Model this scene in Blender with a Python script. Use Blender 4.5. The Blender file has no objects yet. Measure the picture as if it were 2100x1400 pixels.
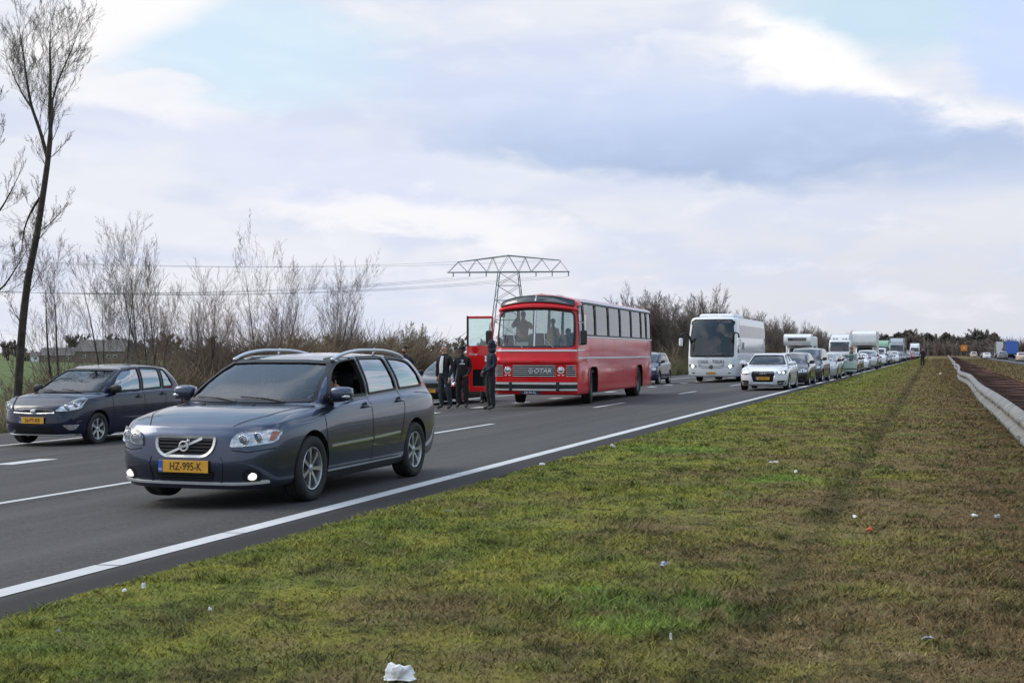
import bpy, bmesh, math, random
import numpy as np
from mathutils import Vector, Matrix
from mathutils.bvhtree import BVHTree
from mathutils.geometry import delaunay_2d_cdt

PI = math.pi
R = math.radians
scene = bpy.context.scene
COL = scene.collection

# ------------------------------------------------------------------ camera
cam_d = bpy.data.cameras.new("camera")
cam = bpy.data.objects.new("camera", cam_d)
COL.objects.link(cam)
cam_d.sensor_width = 36.0
cam_d.lens = 46.28
cam_d.clip_start = 0.1
cam_d.clip_end = 20000.0
cam.location = (0.0, 0.0, 1.4)
cam.rotation_euler = (R(90.49), 0.0, R(17.67))
scene.camera = cam

# ------------------------------------------------------------------ exposure
scene.view_settings.view_transform = 'Standard'
scene.view_settings.look = 'None'
scene.view_settings.exposure = 0.08
scene.view_settings.gamma = 1.0
scene.view_settings.use_curve_mapping = False
scene.render.engine = 'CYCLES'
scene.cycles.max_bounces = 6
scene.cycles.diffuse_bounces = 3
scene.cycles.glossy_bounces = 3
scene.cycles.transmission_bounces = 4
scene.cycles.transparent_max_bounces = 12
scene.cycles.caustics_reflective = False
scene.cycles.caustics_refractive = False
scene.cycles.use_adaptive_sampling = True
scene.cycles.use_denoising = True

# ------------------------------------------------------------------ sun and sky
SUN_AZ = -95.0      # degrees clockwise from +Y
SUN_EL = 38.0
sun_d = bpy.data.lights.new("sun", 'SUN')
sun_d.energy = 1.3
sun_d.angle = R(35.0)
sun_d.color = (1.0, 0.95, 0.87)
sun = bpy.data.objects.new("sun", sun_d)
COL.objects.link(sun)
_sd = Vector((math.sin(R(SUN_AZ)) * math.cos(R(SUN_EL)), math.cos(R(SUN_AZ)) * math.cos(R(SUN_EL)), math.sin(R(SUN_EL))))
sun.rotation_euler = _sd.to_track_quat('Z', 'Y').to_euler()
sun.location = (-40, 0, 60)

world = bpy.data.worlds.new("World")
scene.world = world
world.use_nodes = True


class NT:
    """small node-tree writer"""
    def __init__(self, tree):
        self.t = tree
        self.n = tree.nodes
        self.l = tree.links

    def node(self, kind, **kw):
        nd = self.n.new(kind)
        for k, v in kw.items():
            setattr(nd, k, v)
        return nd

    def put(self, sock, v):
        if isinstance(v, bpy.types.NodeSocket):
            self.l.new(v, sock)
        elif v is not None:
            if sock.type == 'RGBA' and len(v) == 3:
                v = (*v, 1.0)
            sock.default_value = v

    def math(self, op, a, b=None, c=None, clamp=False):
        nd = self.node('ShaderNodeMath', operation=op, use_clamp=clamp)
        self.put(nd.inputs[0], a)
        if b is not None:
            self.put(nd.inputs[1], b)
        if c is not None:
            self.put(nd.inputs[2], c)
        return nd.outputs[0]

    def mix(self, fac, a, b, blend='MIX'):
        nd = self.node('ShaderNodeMix', data_type='RGBA', blend_type=blend)
        self.put(nd.inputs[0], fac)
        self.put(nd.inputs[6], a)
        self.put(nd.inputs[7], b)
        return nd.outputs[2]

    def ss(self, v, a, b):
        nd = self.node('ShaderNodeMapRange', interpolation_type='SMOOTHSTEP')
        self.put(nd.inputs[0], v)
        self.put(nd.inputs[1], a)
        self.put(nd.inputs[2], b)
        return nd.outputs[0]

    def noise(self, vec, scale, detail=4.0, rough=0.5, dist=0.0):
        nd = self.node('ShaderNodeTexNoise')
        if vec is not None:
            self.put(nd.inputs['Vector'], vec)
        nd.inputs['Scale'].default_value = scale
        nd.inputs['Detail'].default_value = detail
        nd.inputs['Roughness'].default_value = rough
        nd.inputs['Distortion'].default_value = dist
        return nd.outputs[0]

    def comb(self, x, y, z):
        nd = self.node('ShaderNodeCombineXYZ')
        self.put(nd.inputs[0], x)
        self.put(nd.inputs[1], y)
        self.put(nd.inputs[2], z)
        return nd.outputs[0]

    def sep(self, v):
        nd = self.node('ShaderNodeSeparateXYZ')
        self.put(nd.inputs[0], v)
        return nd.outputs


def build_sky():
    w = NT(world.node_tree)
    w.n.clear()
    out = w.node('ShaderNodeOutputWorld')
    bg = w.node('ShaderNodeBackground')
    bg.inputs[1].default_value = 0.1
    w.l.new(bg.outputs[0], out.inputs[0])
    sky = w.node('ShaderNodeTexSky', sky_type='NISHITA')
    sky.sun_disc = False
    sky.sun_elevation = R(SUN_EL)
    sky.sun_rotation = R(SUN_AZ)
    sky.altitude = 0.0
    sky.air_density = 1.0
    sky.dust_density = 1.5
    sky.ozone_density = 1.0
    tc = w.node('ShaderNodeTexCoord')
    x, y, z = w.sep(tc.outputs['Generated'])
    az = w.math('ARCTAN2', x, y)                 # radians clockwise from +Y
    el = w.math('ARCSINE', z)
    deg = 180.0 / PI
    az = w.math('MULTIPLY', az, deg)
    el = w.math('MULTIPLY', el, deg)
    # cloud layers live on a plane above: project the direction on it, so they shrink towards the horizon
    zc = w.math('MAXIMUM', z, 0.0)
    inv = w.math('DIVIDE', 1.0, w.math('ADD', zc, 0.16))
    cp = w.comb(w.math('MULTIPLY', x, inv), w.math('MULTIPLY', y, inv), 0.0)
    n1 = w.noise(cp, 1.9, 4.0, 0.5, 0.4)         # broad masses
    # soft wobble for the edges of the single clouds
    ae = w.comb(az, w.math('MULTIPLY', el, 2.4), 3.0)
    nw = w.noise(ae, 0.10, 4.0, 0.5, 0.3)
    nf = w.noise(ae, 0.30, 6.0, 0.55, 0.3)
    ns = w.noise(w.comb(w.math('MULTIPLY', az, 0.45), w.math('MULTIPLY', el, 1.6), 7.0), 0.35, 5.0, 0.5, 0.2)
    cw = w.math('SUBTRACT', nw, 0.5)
    cf = w.math('SUBTRACT', nf, 0.5)
    e1 = w.math('ADD', el, w.math('MULTIPLY', cw, 2.2))
    e2 = w.math('ADD', e1, w.math('MULTIPLY', cf, 2.6))
    a2 = w.math('ADD', az, w.math('MULTIPLY', cf, 5.0))

    def band(v, lo, hi, slo, shi):
        """1 between lo and hi with soft edges"""
        return w.math('MULTIPLY', w.ss(v, w.math('SUBTRACT', lo, slo), w.math('ADD', lo, slo)), w.ss(v, w.math('ADD', hi, shi), w.math('SUBTRACT', hi, shi)))

    def blob(a0, e0, ra, re, tilt, soft):
        da = w.math('SUBTRACT', a2, a0)
        de = w.math('SUBTRACT', w.math('SUBTRACT', e2, e0), w.math('MULTIPLY', da, tilt))
        q = w.math('ADD', w.math('POWER', w.math('ABSOLUTE', w.math('DIVIDE', da, ra)), 2.0),
                   w.math('POWER', w.math('ABSOLUTE', w.math('DIVIDE', de, re)), 2.0))
        return w.ss(q, 1.0 + soft, 1.0 - soft)

    # general veil: lavender-white, slightly greyer to the right of the road
    low = w.mix(w.ss(az, -26.0, -2.0), (8.3, 8.3, 8.85), (6.95, 7.05, 7.6))
    veil = w.mix(w.ss(el, 1.0, 9.0), low, (7.8, 8.1, 8.78))
    veil = w.mix(w.math('MULTIPLY', w.ss(ns, 0.40, 0.66), 0.7), veil, (6.4, 6.95, 8.6))
    veil = w.mix(w.math('MULTIPLY', w.ss(nf, 0.50, 0.74), 0.45), veil, (9.0, 9.0, 9.5))
    # clear patches showing the sky itself
    skyc = w.mix(1.0, sky.outputs[0], (1.7, 1.8, 1.6), 'MULTIPLY')
    clear = w.mix(0.5, skyc, (7.4, 9.3, 10.4))
    hole = w.math('MAXIMUM', blob(-1.6, 14.2, 5.0, 2.2, 0.05, 0.8), w.math('MULTIPLY', blob(-28.5, 12.8, 6.0, 2.2, -0.08, 0.95), 0.8))
    col = w.mix(w.math('MULTIPLY', hole, 0.8), veil, clear)
    # broken cloud over blue in the rest of the sky, higher up and towards the south
    gen = w.math('MULTIPLY', w.ss(n1, 0.60, 0.46), w.math('MAXIMUM', w.ss(el, 16.5, 26.0), w.math('MULTIPLY', w.ss(az, 7.0, 18.0), w.ss(el, 2.0, 7.0))))
    col = w.mix(w.math('MULTIPLY', gen, 0.92), col, skyc)
    # big grey-blue bank: firm under edge, soft top on its left, firm slope on its right
    right = w.math('MAXIMUM', w.math('ADD', az, 8.0), 0.0)
    left = w.math('MAXIMUM', w.math('SUBTRACT', -8.3, az), 0.0)
    lower = w.math('ADD', w.math('ADD', 6.9, w.math('MULTIPLY', left, 0.14)), w.math('MULTIPLY', right, 0.03))
    upper = w.math('SUBTRACT', 12.1, w.math('MULTIPLY', right, 0.31))
    sup = w.math('SUBTRACT', 3.4, w.math('MULTIPLY', w.ss(az, -14.0, -5.0), 2.7))
    slo = w.math('ADD', 0.5, w.math('MULTIPLY', w.ss(az, -9.0, 2.0), 0.9))
    bank = w.math('MULTIPLY', band(e2, lower, upper, slo, sup), w.ss(a2, -30.0, -14.0))
    shade = w.ss(e1, 11.6, 7.2)
    gcol = w.mix(shade, (5.6, 6.6, 9.0), (4.05, 5.1, 7.2))
    gcol = w.mix(w.math('MULTIPLY', w.ss(nf, 0.40, 0.75), 0.5), gcol, (5.4, 6.5, 8.9))
    # cumulus riding on the sloping top of the bank
    over = w.math('SUBTRACT', e2, upper)
    tall = w.math('SUBTRACT', 2.7, w.math('MULTIPLY', w.ss(az, -6.5, 0.5), 2.0))
    cum = w.math('MULTIPLY', band(over, -0.1, tall, 0.5, 0.7), w.math('MULTIPLY', w.ss(a2, -9.6, -7.2), w.ss(nf, 0.30, 0.46)))
    col = w.mix(w.math('MULTIPLY', cum, 0.9), col, (9.9, 9.75, 9.7))
    wh = w.math('MULTIPLY', blob(-34.0, 14.2, 4.6, 1.7, 0.45, 0.8), 0.9)
    wh = w.math('MAXIMUM', wh, w.math('MULTIPLY', blob(-22.0, 5.9, 7.0, 0.9, -0.11, 0.9), 0.75))
    wh = w.math('MAXIMUM', wh, w.math('MULTIPLY', blob(-33.0, 10.6, 3.4, 0.9, -0.15, 0.9), 0.6))
    col = w.mix(wh, col, (9.7, 9.5, 9.5))
    dim = w.math('MULTIPLY', blob(-26.5, 8.3, 9.0, 1.3, -0.12, 0.95), 0.5)
    col = w.mix(dim, col, (6.7, 7.2, 9.3))
    col = w.mix(w.math('MULTIPLY', bank, 0.95), col, gcol)
    # another grey-blue cloud rising at the right
    rc = w.math('MULTIPLY', w.math('MULTIPLY', w.ss(a2, -0.2, 2.4), w.ss(over, 1.1, 2.0)), w.ss(a2, 15.0, 8.0))
    col = w.mix(w.math('MULTIPLY', rc, 0.85), col, (5.7, 6.9, 9.7))
    # cloud overhead is brighter than cloud low down
    gain = w.math('ADD', 1.0, w.math('MULTIPLY', w.ss(el, 15.0, 60.0), 1.0))
    col = w.mix(1.0, col, w.comb(gain, gain, gain), 'MULTIPLY')
    below = w.ss(el, -1.0, -0.2)
    col = w.mix(below, (2.2, 2.2, 2.0), col)
    w.l.new(col, bg.inputs[0])
    world.cycles.sampling_method = 'MANUAL'
    world.cycles.sample_map_resolution = 1024


build_sky()

# ------------------------------------------------------------------ materials
MATS = {}


def principled(name):
    m = bpy.data.materials.new(name)
    m.use_nodes = True
    nt = NT(m.node_tree)
    b = nt.n['Principled BSDF']
    MATS[name] = m
    return m, nt, b


def simple(name, col, rough=0.5, metal=0.0, spec=0.5, emit=None, estr=0.0, coat=0.0, vary=0.0, vscale=3.0, bump=0.0, bscale=60.0):
    m, nt, b = principled(name)
    b.inputs['Roughness'].default_value = rough
    b.inputs['Metallic'].default_value = metal
    b.inputs['Specular IOR Level'].default_value = spec
    b.inputs['Coat Weight'].default_value = coat
    b.inputs['Coat Roughness'].default_value = 0.05
    tc = nt.node('ShaderNodeTexCoord')
    if vary > 0:
        n = nt.noise(tc.outputs['Object'], vscale, 5.0, 0.6)
        dark = tuple(c * (1 - vary) for c in col)
        lite = tuple(min(1, c * (1 + vary)) for c in col)
        nt.l.new(nt.mix(nt.ss(n, 0.3, 0.7), dark, lite), b.inputs['Base Color'])
    else:
        b.inputs['Base Color'].default_value = (*col, 1)
    if bump > 0:
        bp = nt.node('ShaderNodeBump')
        bp.inputs['Strength'].default_value = bump
        bp.inputs['Distance'].default_value = 0.01
        nt.l.new(nt.noise(tc.outputs['Object'], bscale, 4.0, 0.6), bp.inputs['Height'])
        nt.l.new(bp.outputs[0], b.inputs['Normal'])
    if emit:
        b.inputs['Emission Color'].default_value = (*emit, 1)
        b.inputs['Emission Strength'].default_value = estr
    return m


def paint_mat(name, metal=0.0, rough=0.28, dirt=0.14, coat=1.0, crough=0.04, wave=0.03, wscale=2.2, grime=0.0):
    """car paint: colour from the object, road film low down, faint ripple"""
    m, nt, b = principled(name)
    oi = nt.node('ShaderNodeObjectInfo')
    tc = nt.node('ShaderNodeTexCoord')
    z = nt.sep(tc.outputs['Object'])[2]
    n = nt.noise(tc.outputs['Object'], 5.0, 6.0, 0.65)
    film = nt.math('MULTIPLY', nt.ss(nt.math('ADD', z, nt.math('MULTIPLY', n, 0.35)), 0.95, 0.25), dirt)
    col = nt.mix(film, oi.outputs['Color'], (0.055, 0.050, 0.045))
    if grime > 0:
        gx, gy, gz_ = nt.sep(tc.outputs['Object'])
        st = nt.noise(nt.comb(nt.math('MULTIPLY', gx, 6.0), nt.math('MULTIPLY', gy, 6.0), nt.math('MULTIPLY', gz_, 0.7)), 1.0, 5.0, 0.65)
        pt = nt.noise(tc.outputs['Object'], 1.1, 5.0, 0.6)
        col = nt.mix(nt.math('MULTIPLY', nt.math('MULTIPLY', nt.ss(st, 0.48, 0.72), nt.ss(pt, 0.35, 0.65)), grime), col, (0.10, 0.045, 0.035))
        col = nt.mix(nt.math('MULTIPLY', nt.ss(pt, 0.52, 0.72), grime * 0.5), col, (0.60, 0.03, 0.035))
    nt.l.new(col, b.inputs['Base Color'])
    b.inputs['Metallic'].default_value = metal
    b.inputs['Specular IOR Level'].default_value = 0.12
    nt.l.new(nt.math('ADD', rough, nt.math('MULTIPLY', film, 0.6)), b.inputs['Roughness'])
    nt.l.new(nt.math('MULTIPLY', nt.math('SUBTRACT', 1.0, film), coat), b.inputs['Coat Weight'])
    b.inputs['Coat Roughness'].default_value = crough
    bp = nt.node('ShaderNodeBump')
    bp.inputs['Strength'].default_value = wave
    bp.inputs['Distance'].default_value = 0.02
    nt.l.new(nt.noise(tc.outputs['Object'], wscale, 2.0, 0.5), bp.inputs['Height'])
    nt.l.new(bp.outputs[0], b.inputs['Normal'])
    return m


def glass_mat(name, tint, base_refl=0.06, rough=0.01, film=0.0, ior=1.52):
    m = bpy.data.materials.new(name)
    m.use_nodes = True
    nt = NT(m.node_tree)
    nt.n.clear()
    out = nt.node('ShaderNodeOutputMaterial')
    tr = nt.node('ShaderNodeBsdfTransparent')
    tr.inputs[0].default_value = (*tint, 1)
    gl = nt.node('ShaderNodeBsdfGlossy')
    gl.inputs['Roughness'].default_value = rough
    gl.inputs['Color'].default_value = (0.95, 0.97, 1, 1)
    fr = nt.node('ShaderNodeFresnel')
    fr.inputs[0].default_value = ior
    fac = nt.math('ADD', nt.math('MULTIPLY', fr.outputs[0], 1.0), base_refl, clamp=True)
    mx = nt.node('ShaderNodeMixShader')
    nt.l.new(fac, mx.inputs[0])
    nt.l.new(tr.outputs[0], mx.inputs[1])
    nt.l.new(gl.outputs[0], mx.inputs[2])
    last = mx.outputs[0]
    if film > 0:
        df = nt.node('ShaderNodeBsdfDiffuse')
        df.inputs[0].default_value = (0.35, 0.36, 0.37, 1)
        tc = nt.node('ShaderNodeTexCoord')
        n = nt.noise(tc.outputs['Object'], 6.0, 5.0, 0.7)
        m2 = nt.node('ShaderNodeMixShader')
        nt.l.new(nt.math('MULTIPLY', nt.ss(n, 0.35, 0.75), film), m2.inputs[0])
        nt.l.new(last, m2.inputs[1])
        nt.l.new(df.outputs[0], m2.inputs[2])
        last = m2.outputs[0]
    nt.l.new(last, out.inputs[0])
    MATS[name] = m
    return m


paint_mat('paint', metal=0.0)
paint_mat('paint_metallic', metal=0.85, rough=0.30)
paint_mat('paint_old', metal=0.0, rough=0.34, dirt=0.12, coat=0.8, crough=0.09, wave=0.28, wscale=1.7, grime=0.38)
glass_mat('glass', (0.70, 0.77, 0.78), 0.05, 0.008, 0.015, 1.45)
glass_mat('glass_lamp', (0.95, 0.95, 0.96), 0.03, 0.01)
glass_mat('glass_side', (0.26, 0.34, 0.37), 0.42, 0.01, 0.02)
glass_mat('glass_clear', (0.80, 0.90, 0.88), 0.03, 0.01, 0.04)
glass_mat('glass_bus', (0.70, 0.80, 0.79), 0.08, 0.015, 0.02)
simple('glass_dark', (0.012, 0.016, 0.02), 0.03, spec=0.9, coat=0.6)
simple('rubber', (0.022, 0.022, 0.023), 0.8, vary=0.25, vscale=9.0, bump=0.2)
simple('black_plastic', (0.018, 0.018, 0.02), 0.5, vary=0.2)
simple('dark_hollow', (0.006, 0.006, 0.007), 0.9)
simple('interior', (0.06, 0.058, 0.06), 0.8, vary=0.25, vscale=8.0)
simple('interior_pale', (0.11, 0.105, 0.098), 0.8, vary=0.15)
simple('seat_cloth', (0.04, 0.04, 0.045), 0.9, vary=0.3, vscale=20)
simple('alloy', (0.52, 0.53, 0.55), 0.32, 0.85, vary=0.12)
simple('chrome', (0.86, 0.86, 0.87), 0.20, 0.9)
simple('satin_metal', (0.62, 0.64, 0.67), 0.3, 0.9)
simple('bright_trim', (0.66, 0.66, 0.64), 0.38, 0.25, vary=0.08)
simple('lamp_reflector', (0.62, 0.64, 0.67), 0.18, 0.8, vary=0.35, vscale=22)
simple('lamp_lens', (0.30, 0.32, 0.35), 0.06, 0.6, spec=0.8)
simple('lamp_amber', (0.75, 0.16, 0.03), 0.25, spec=0.7)
simple('lamp_red', (0.35, 0.015, 0.012), 0.2, spec=0.7)
simple('lamp_lit', (0.9, 0.9, 0.88), 0.2, emit=(1.0, 0.97, 0.9), estr=2.6)
simple('fog_lit', (0.9, 0.9, 0.88), 0.2, emit=(1.0, 0.97, 0.92), estr=0.75)
simple('plate_yellow', (0.72, 0.36, 0.035), 0.4, vary=0.08)
simple('plate_blue', (0.03, 0.10, 0.42), 0.4)
simple('plate_navy', (0.015, 0.02, 0.07), 0.4)
simple('ink', (0.015, 0.012, 0.010), 0.6)
simple('ink_grey', (0.16, 0.16, 0.17), 0.6)
simple('white_ink', (0.80, 0.80, 0.80), 0.6)
simple('white_gel', (0.78, 0.79, 0.80), 0.35, coat=0.3, vary=0.05)
simple('skin', (0.50, 0.28, 0.20), 0.55, vary=0.12, vscale=14)
simple('skin_dark', (0.10, 0.055, 0.04), 0.5, vary=0.12, vscale=14)
simple('cloth_black', (0.013, 0.013, 0.016), 0.9, vary=0.35, vscale=14, bump=0.3, bscale=25)
simple('cloth_navy', (0.016, 0.02, 0.035), 0.9, vary=0.35, vscale=14, bump=0.3, bscale=25)
simple('denim', (0.022, 0.026, 0.038), 0.9, vary=0.4, vscale=10, bump=0.3, bscale=25)
simple('cloth_white', (0.62, 0.62, 0.63), 0.9, vary=0.2, vscale=18)
simple('cloth_olive', (0.06, 0.06, 0.045), 0.9, vary=0.3, vscale=14)
simple('cloth_tan', (0.36, 0.25, 0.17), 0.9, vary=0.3, vscale=10)
simple('cloth_grey', (0.16, 0.15, 0.15), 0.9, vary=0.3, vscale=10)
simple('cloth_red', (0.30, 0.04, 0.035), 0.9, vary=0.2, vscale=10)
simple('hair_dark', (0.015, 0.011, 0.009), 0.7)
simple('hair_fair', (0.20, 0.15, 0.11), 0.7)
simple('shoe', (0.05, 0.045, 0.04), 0.7)
simple('galvanised', (0.205, 0.198, 0.185), 0.6, 0.3, vary=0.3, vscale=2.5, bump=0.15, bscale=14)
simple('pylon_steel', (0.24, 0.26, 0.28), 0.6, 0.4, vary=0.2, vscale=0.3)
simple('wire', (0.20, 0.20, 0.22), 0.6)

# ------------------------------------------------------------------ mesh helpers
class MB:
    """collects shapes, becomes ONE mesh object"""
    def __init__(self):
        self.v, self.f, self.m = [], [], []

    def add(self, vs, fs, mi=0):
        o = len(self.v)
        self.v.extend([tuple(p) for p in vs])
        self.f.extend([tuple(i + o for i in q) for q in fs])
        self.m.extend([mi] * len(fs))
        return self

    def box(self, c, s, mi=0, rz=0.0, ch=0.0, rx=0.0):
        hx, hy, hz = s[0] / 2, s[1] / 2, s[2] / 2
        M = Matrix.Rotation(rz, 3, 'Z') @ Matrix.Rotation(rx, 3, 'X')
        if ch > 0:
            ch = min(ch, hx * .9, hy * .9, hz * .9)
            vs, fs = [], []
            for z, i in ((-hz, ch), (-hz + ch, 0), (hz - ch, 0), (hz, ch)):
                x, y = hx - i, hy - i
                c2 = ch if i == 0 else ch * .6
                for px, py in ((-x, -y + c2), (-x + c2, -y), (x - c2, -y), (x, -y + c2), (x, y - c2), (x - c2, y), (-x + c2, y), (-x, y - c2)):
                    vs.append((px, py, z))
            fs.append(tuple(range(7, -1, -1)))
            for k in range(3):
                for j in range(8):
                    fs.append((k * 8 + j, k * 8 + (j + 1) % 8, (k + 1) * 8 + (j + 1) % 8, (k + 1) * 8 + j))
            fs.append(tuple(range(24, 32)))
        else:
            vs = [(x, y, z) for z in (-hz, hz) for x, y in ((-hx, -hy), (hx, -hy), (hx, hy), (-hx, hy))]
            fs = [(3, 2, 1, 0), (4, 5, 6, 7), (0, 1, 5, 4), (1, 2, 6, 5), (2, 3, 7, 6), (3, 0, 4, 7)]
        C = Vector(c)
        return self.add([M @ Vector(p) + C for p in vs], fs, mi)

    def tube(self, pts, rad, n=8, mi=0, closed=False, caps=True):
        pts = [Vector(p) for p in pts]
        if not isinstance(rad, (list, tuple)):
            rad = [rad] * len(pts)
        N = len(pts)
        vs, fs = [], []
        up = Vector((0, 0, 1))
        last = None
        for i, p in enumerate(pts):
            if closed:
                t = pts[(i + 1) % N] - pts[i - 1]
            else:
                t = pts[min(i + 1, N - 1)] - pts[max(i - 1, 0)]
            t.normalize()
            a = t.cross(up if abs(t.z) < 0.95 else Vector((1, 0, 0)))
            a.normalize()
            if last is not None and a.dot(last) < 0:
                a = -a
            last = a
            b = t.cross(a)
            for k in range(n):
                w = 2 * PI * k / n
                vs.append(p + a * (math.cos(w) * rad[i]) + b * (math.sin(w) * rad[i]))
        for i in range(N if closed else N - 1):
            j = (i + 1) % N
            for k in range(n):
                q = (k + 1) % n
                fs.append((i * n + k, j * n + k, j * n + q, i * n + q))
        if caps and not closed:
            fs.append(tuple(range(n)))
            fs.append(tuple((N - 1) * n + k for k in range(n - 1, -1, -1)))
        return self.add(vs, fs, mi)

    def bar(self, a, b, w, h, mi=0):
        a, b = Vector(a), Vector(b)
        t = (b - a).normalized()
        s = t.cross(Vector((0, 0, 1)) if abs(t.z) < .95 else Vector((0, 1, 0))).normalized()
        u = s.cross(t)
        vs = [p + s * (i * w / 2) + u * (j * h / 2) for p in (a, b) for i, j in ((-1, -1), (1, -1), (1, 1), (-1, 1))]
        return self.add(vs, [(3, 2, 1, 0), (4, 5, 6, 7), (0, 1, 5, 4), (1, 2, 6, 5), (2, 3, 7, 6), (3, 0, 4, 7)], mi)

    def lathe(self, prof, n=32, axis='x', c=(0, 0, 0), mi=0, closed=False):
        """prof: list of (axial, radius)"""
        vs, fs = [], []
        P = len(prof)
        for a, r in prof:
            for k in range(n):
                w = 2 * PI * k / n
                p, q = math.cos(w) * r, math.sin(w) * r
                v = {'x': (a, p, q), 'y': (p, a, q), 'z': (p, q, a)}[axis]
                vs.append((v[0] + c[0], v[1] + c[1], v[2] + c[2]))
        for i in range(P if closed else P - 1):
            j = (i + 1) % P
            for k in range(n):
                q = (k + 1) % n
                fs.append((i * n + k, j * n + k, j * n + q, i * n + q))
        return self.add(vs, fs, mi)

    def prism(self, poly, axis, a, b, mi=0):
        """poly in the plane across axis ('x': (y,z), 'y': (x,z), 'z': (x,y))"""
        n = len(poly)
        vs = []
        for w in (a, b):
            for p, q in poly:
                vs.append({'x': (w, p, q), 'y': (p, w, q), 'z': (p, q, w)}[axis])
        fs = [tuple(range(n - 1, -1, -1)), tuple(range(n, 2 * n))]
        for k in range(n):
            q = (k + 1) % n
            fs.append((k, q, n + q, n + k))
        return self.add(vs, fs, mi)

    def ell(self, c, r, e=1.0, nu=14, nv=9, mi=0, rot=None):
        """superellipsoid"""
        sg = lambda t, p: math.copysign(abs(t) ** p, t)
        vs, fs = [], []
        for j in range(nv + 1):
            ph = -PI / 2 + PI * j / nv
            for i in range(nu):
                th = 2 * PI * i / nu
                p = Vector((r[0] * sg(math.cos(ph), e) * sg(math.cos(th), e), r[1] * sg(math.cos(ph), e) * sg(math.sin(th), e), r[2] * sg(math.sin(ph), e)))
                if rot is not None:
                    p = rot @ p
                vs.append(p + Vector(c))
        for j in range(nv):
            for i in range(nu):
                q = (i + 1) % nu
                fs.append((j * nu + i, j * nu + q, (j + 1) * nu + q, (j + 1) * nu + i))
        return self.add(vs, fs, mi)

    def mesh(self, name, mats, smooth=False, weld=0.0, recalc=False):
        me = bpy.data.meshes.new(name)
        me.from_pydata(self.v, [], self.f)
        if isinstance(mats, str):
            mats = [mats]
        for m in mats:
            me.materials.append(MATS[m])
        me.polygons.foreach_set('material_index', self.m)
        if weld or recalc:
            bm = bmesh.new()
            bm.from_mesh(me)
            if weld:
                bmesh.ops.remove_doubles(bm, verts=bm.verts, dist=weld)
            if recalc:
                bmesh.ops.recalc_face_normals(bm, faces=bm.faces)
            bm.to_mesh(me)
            bm.free()
        if smooth:
            me.polygons.foreach_set('use_smooth', [True] * len(me.polygons))
            if smooth == 'auto':
                me.set_sharp_from_angle(angle=R(38))
        me.update()
        return me

    def build(self, name, mats, parent=None, smooth=False, weld=0.0, recalc=False):
        return link(name, self.mesh(name, mats, smooth, weld, recalc), parent)


BENCH = bpy.data.scenes.new('bench')      # modifiers are evaluated here, away from the big scene; removed at the end


def bench_obj(name, data):
    o = bpy.data.objects.new(name, data)
    BENCH.collection.objects.link(o)
    return o


def bench_mesh(o):
    with bpy.context.temp_override(scene=BENCH, view_layer=BENCH.view_layers[0]):
        dg = bpy.context.evaluated_depsgraph_get()
        dg.update()
    return bpy.data.meshes.new_from_object(o.evaluated_get(dg))


def link(name, data, parent=None):
    o = bpy.data.objects.new(name, data)
    COL.objects.link(o)
    if parent is not None:
        o.parent = parent
    return o


def tag(o, label=None, cat=None, group=None, kind=None):
    if label:
        o['label'] = label
    if cat:
        o['category'] = cat
    if group:
        o['group'] = group
    if kind:
        o['kind'] = kind
    return o


def thing(name, label, cat, loc=(0, 0, 0), rz=0.0, group=None):
    o = link(name, None)
    o.location = loc
    o.rotation_euler = (0, 0, rz)
    return tag(o, label, cat, group)


def copy_tree(o, parent=None):
    c = o.copy()
    COL.objects.link(c)
    c.parent = parent
    for ch in list(o.children):
        copy_tree(ch, c)
    return c


def colour_all(o, col, names=('body',)):
    for ch in o.children:
        if ch.name.split('.')[0] in names:
            ch.color = (*col, 1)
        for g in ch.children:
            if g.name.split('.')[0] in names:
                g.color = (*col, 1)


def rpoly(pts, r, n=5):
    """round the corners of a polygon; r may be a list"""
    out = []
    N = len(pts)
    for i in range(N):
        ri = r[i] if isinstance(r, (list, tuple)) else r
        p = Vector(pts[i])
        a = Vector(pts[i - 1]) - p
        b = Vector(pts[(i + 1) % N]) - p
        if ri <= 0:
            out.append(tuple(p))
            continue
        la, lb = a.length, b.length
        d = min(ri, la * .48, lb * .48)
        pa, pb = p + a * (d / la), p + b * (d / lb)
        for k in range(n + 1):
            t = k / n
            out.append(tuple(pa * (1 - t) ** 2 + p * (2 * t * (1 - t)) + pb * t * t))
    return out


def densify(pts, step, closed):
    out = []
    N = len(pts)
    for i in range(N if closed else N - 1):
        a, b = Vector(pts[i]), Vector(pts[(i + 1) % N])
        k = max(1, int(math.ceil((b - a).length / step)))
        for j in range(k):
            out.append(a.lerp(b, j / k))
    if not closed:
        out.append(Vector(pts[-1]))
    return out


def inside(p, poly):
    c = False
    n = len(poly)
    for i in range(n):
        x0, y0 = poly[i]
        x1, y1 = poly[i - 1]
        if (y0 > p[1]) != (y1 > p[1]) and p[0] < (x1 - x0) * (p[1] - y0) / (y1 - y0) + x0:
            c = not c
    return c


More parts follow.
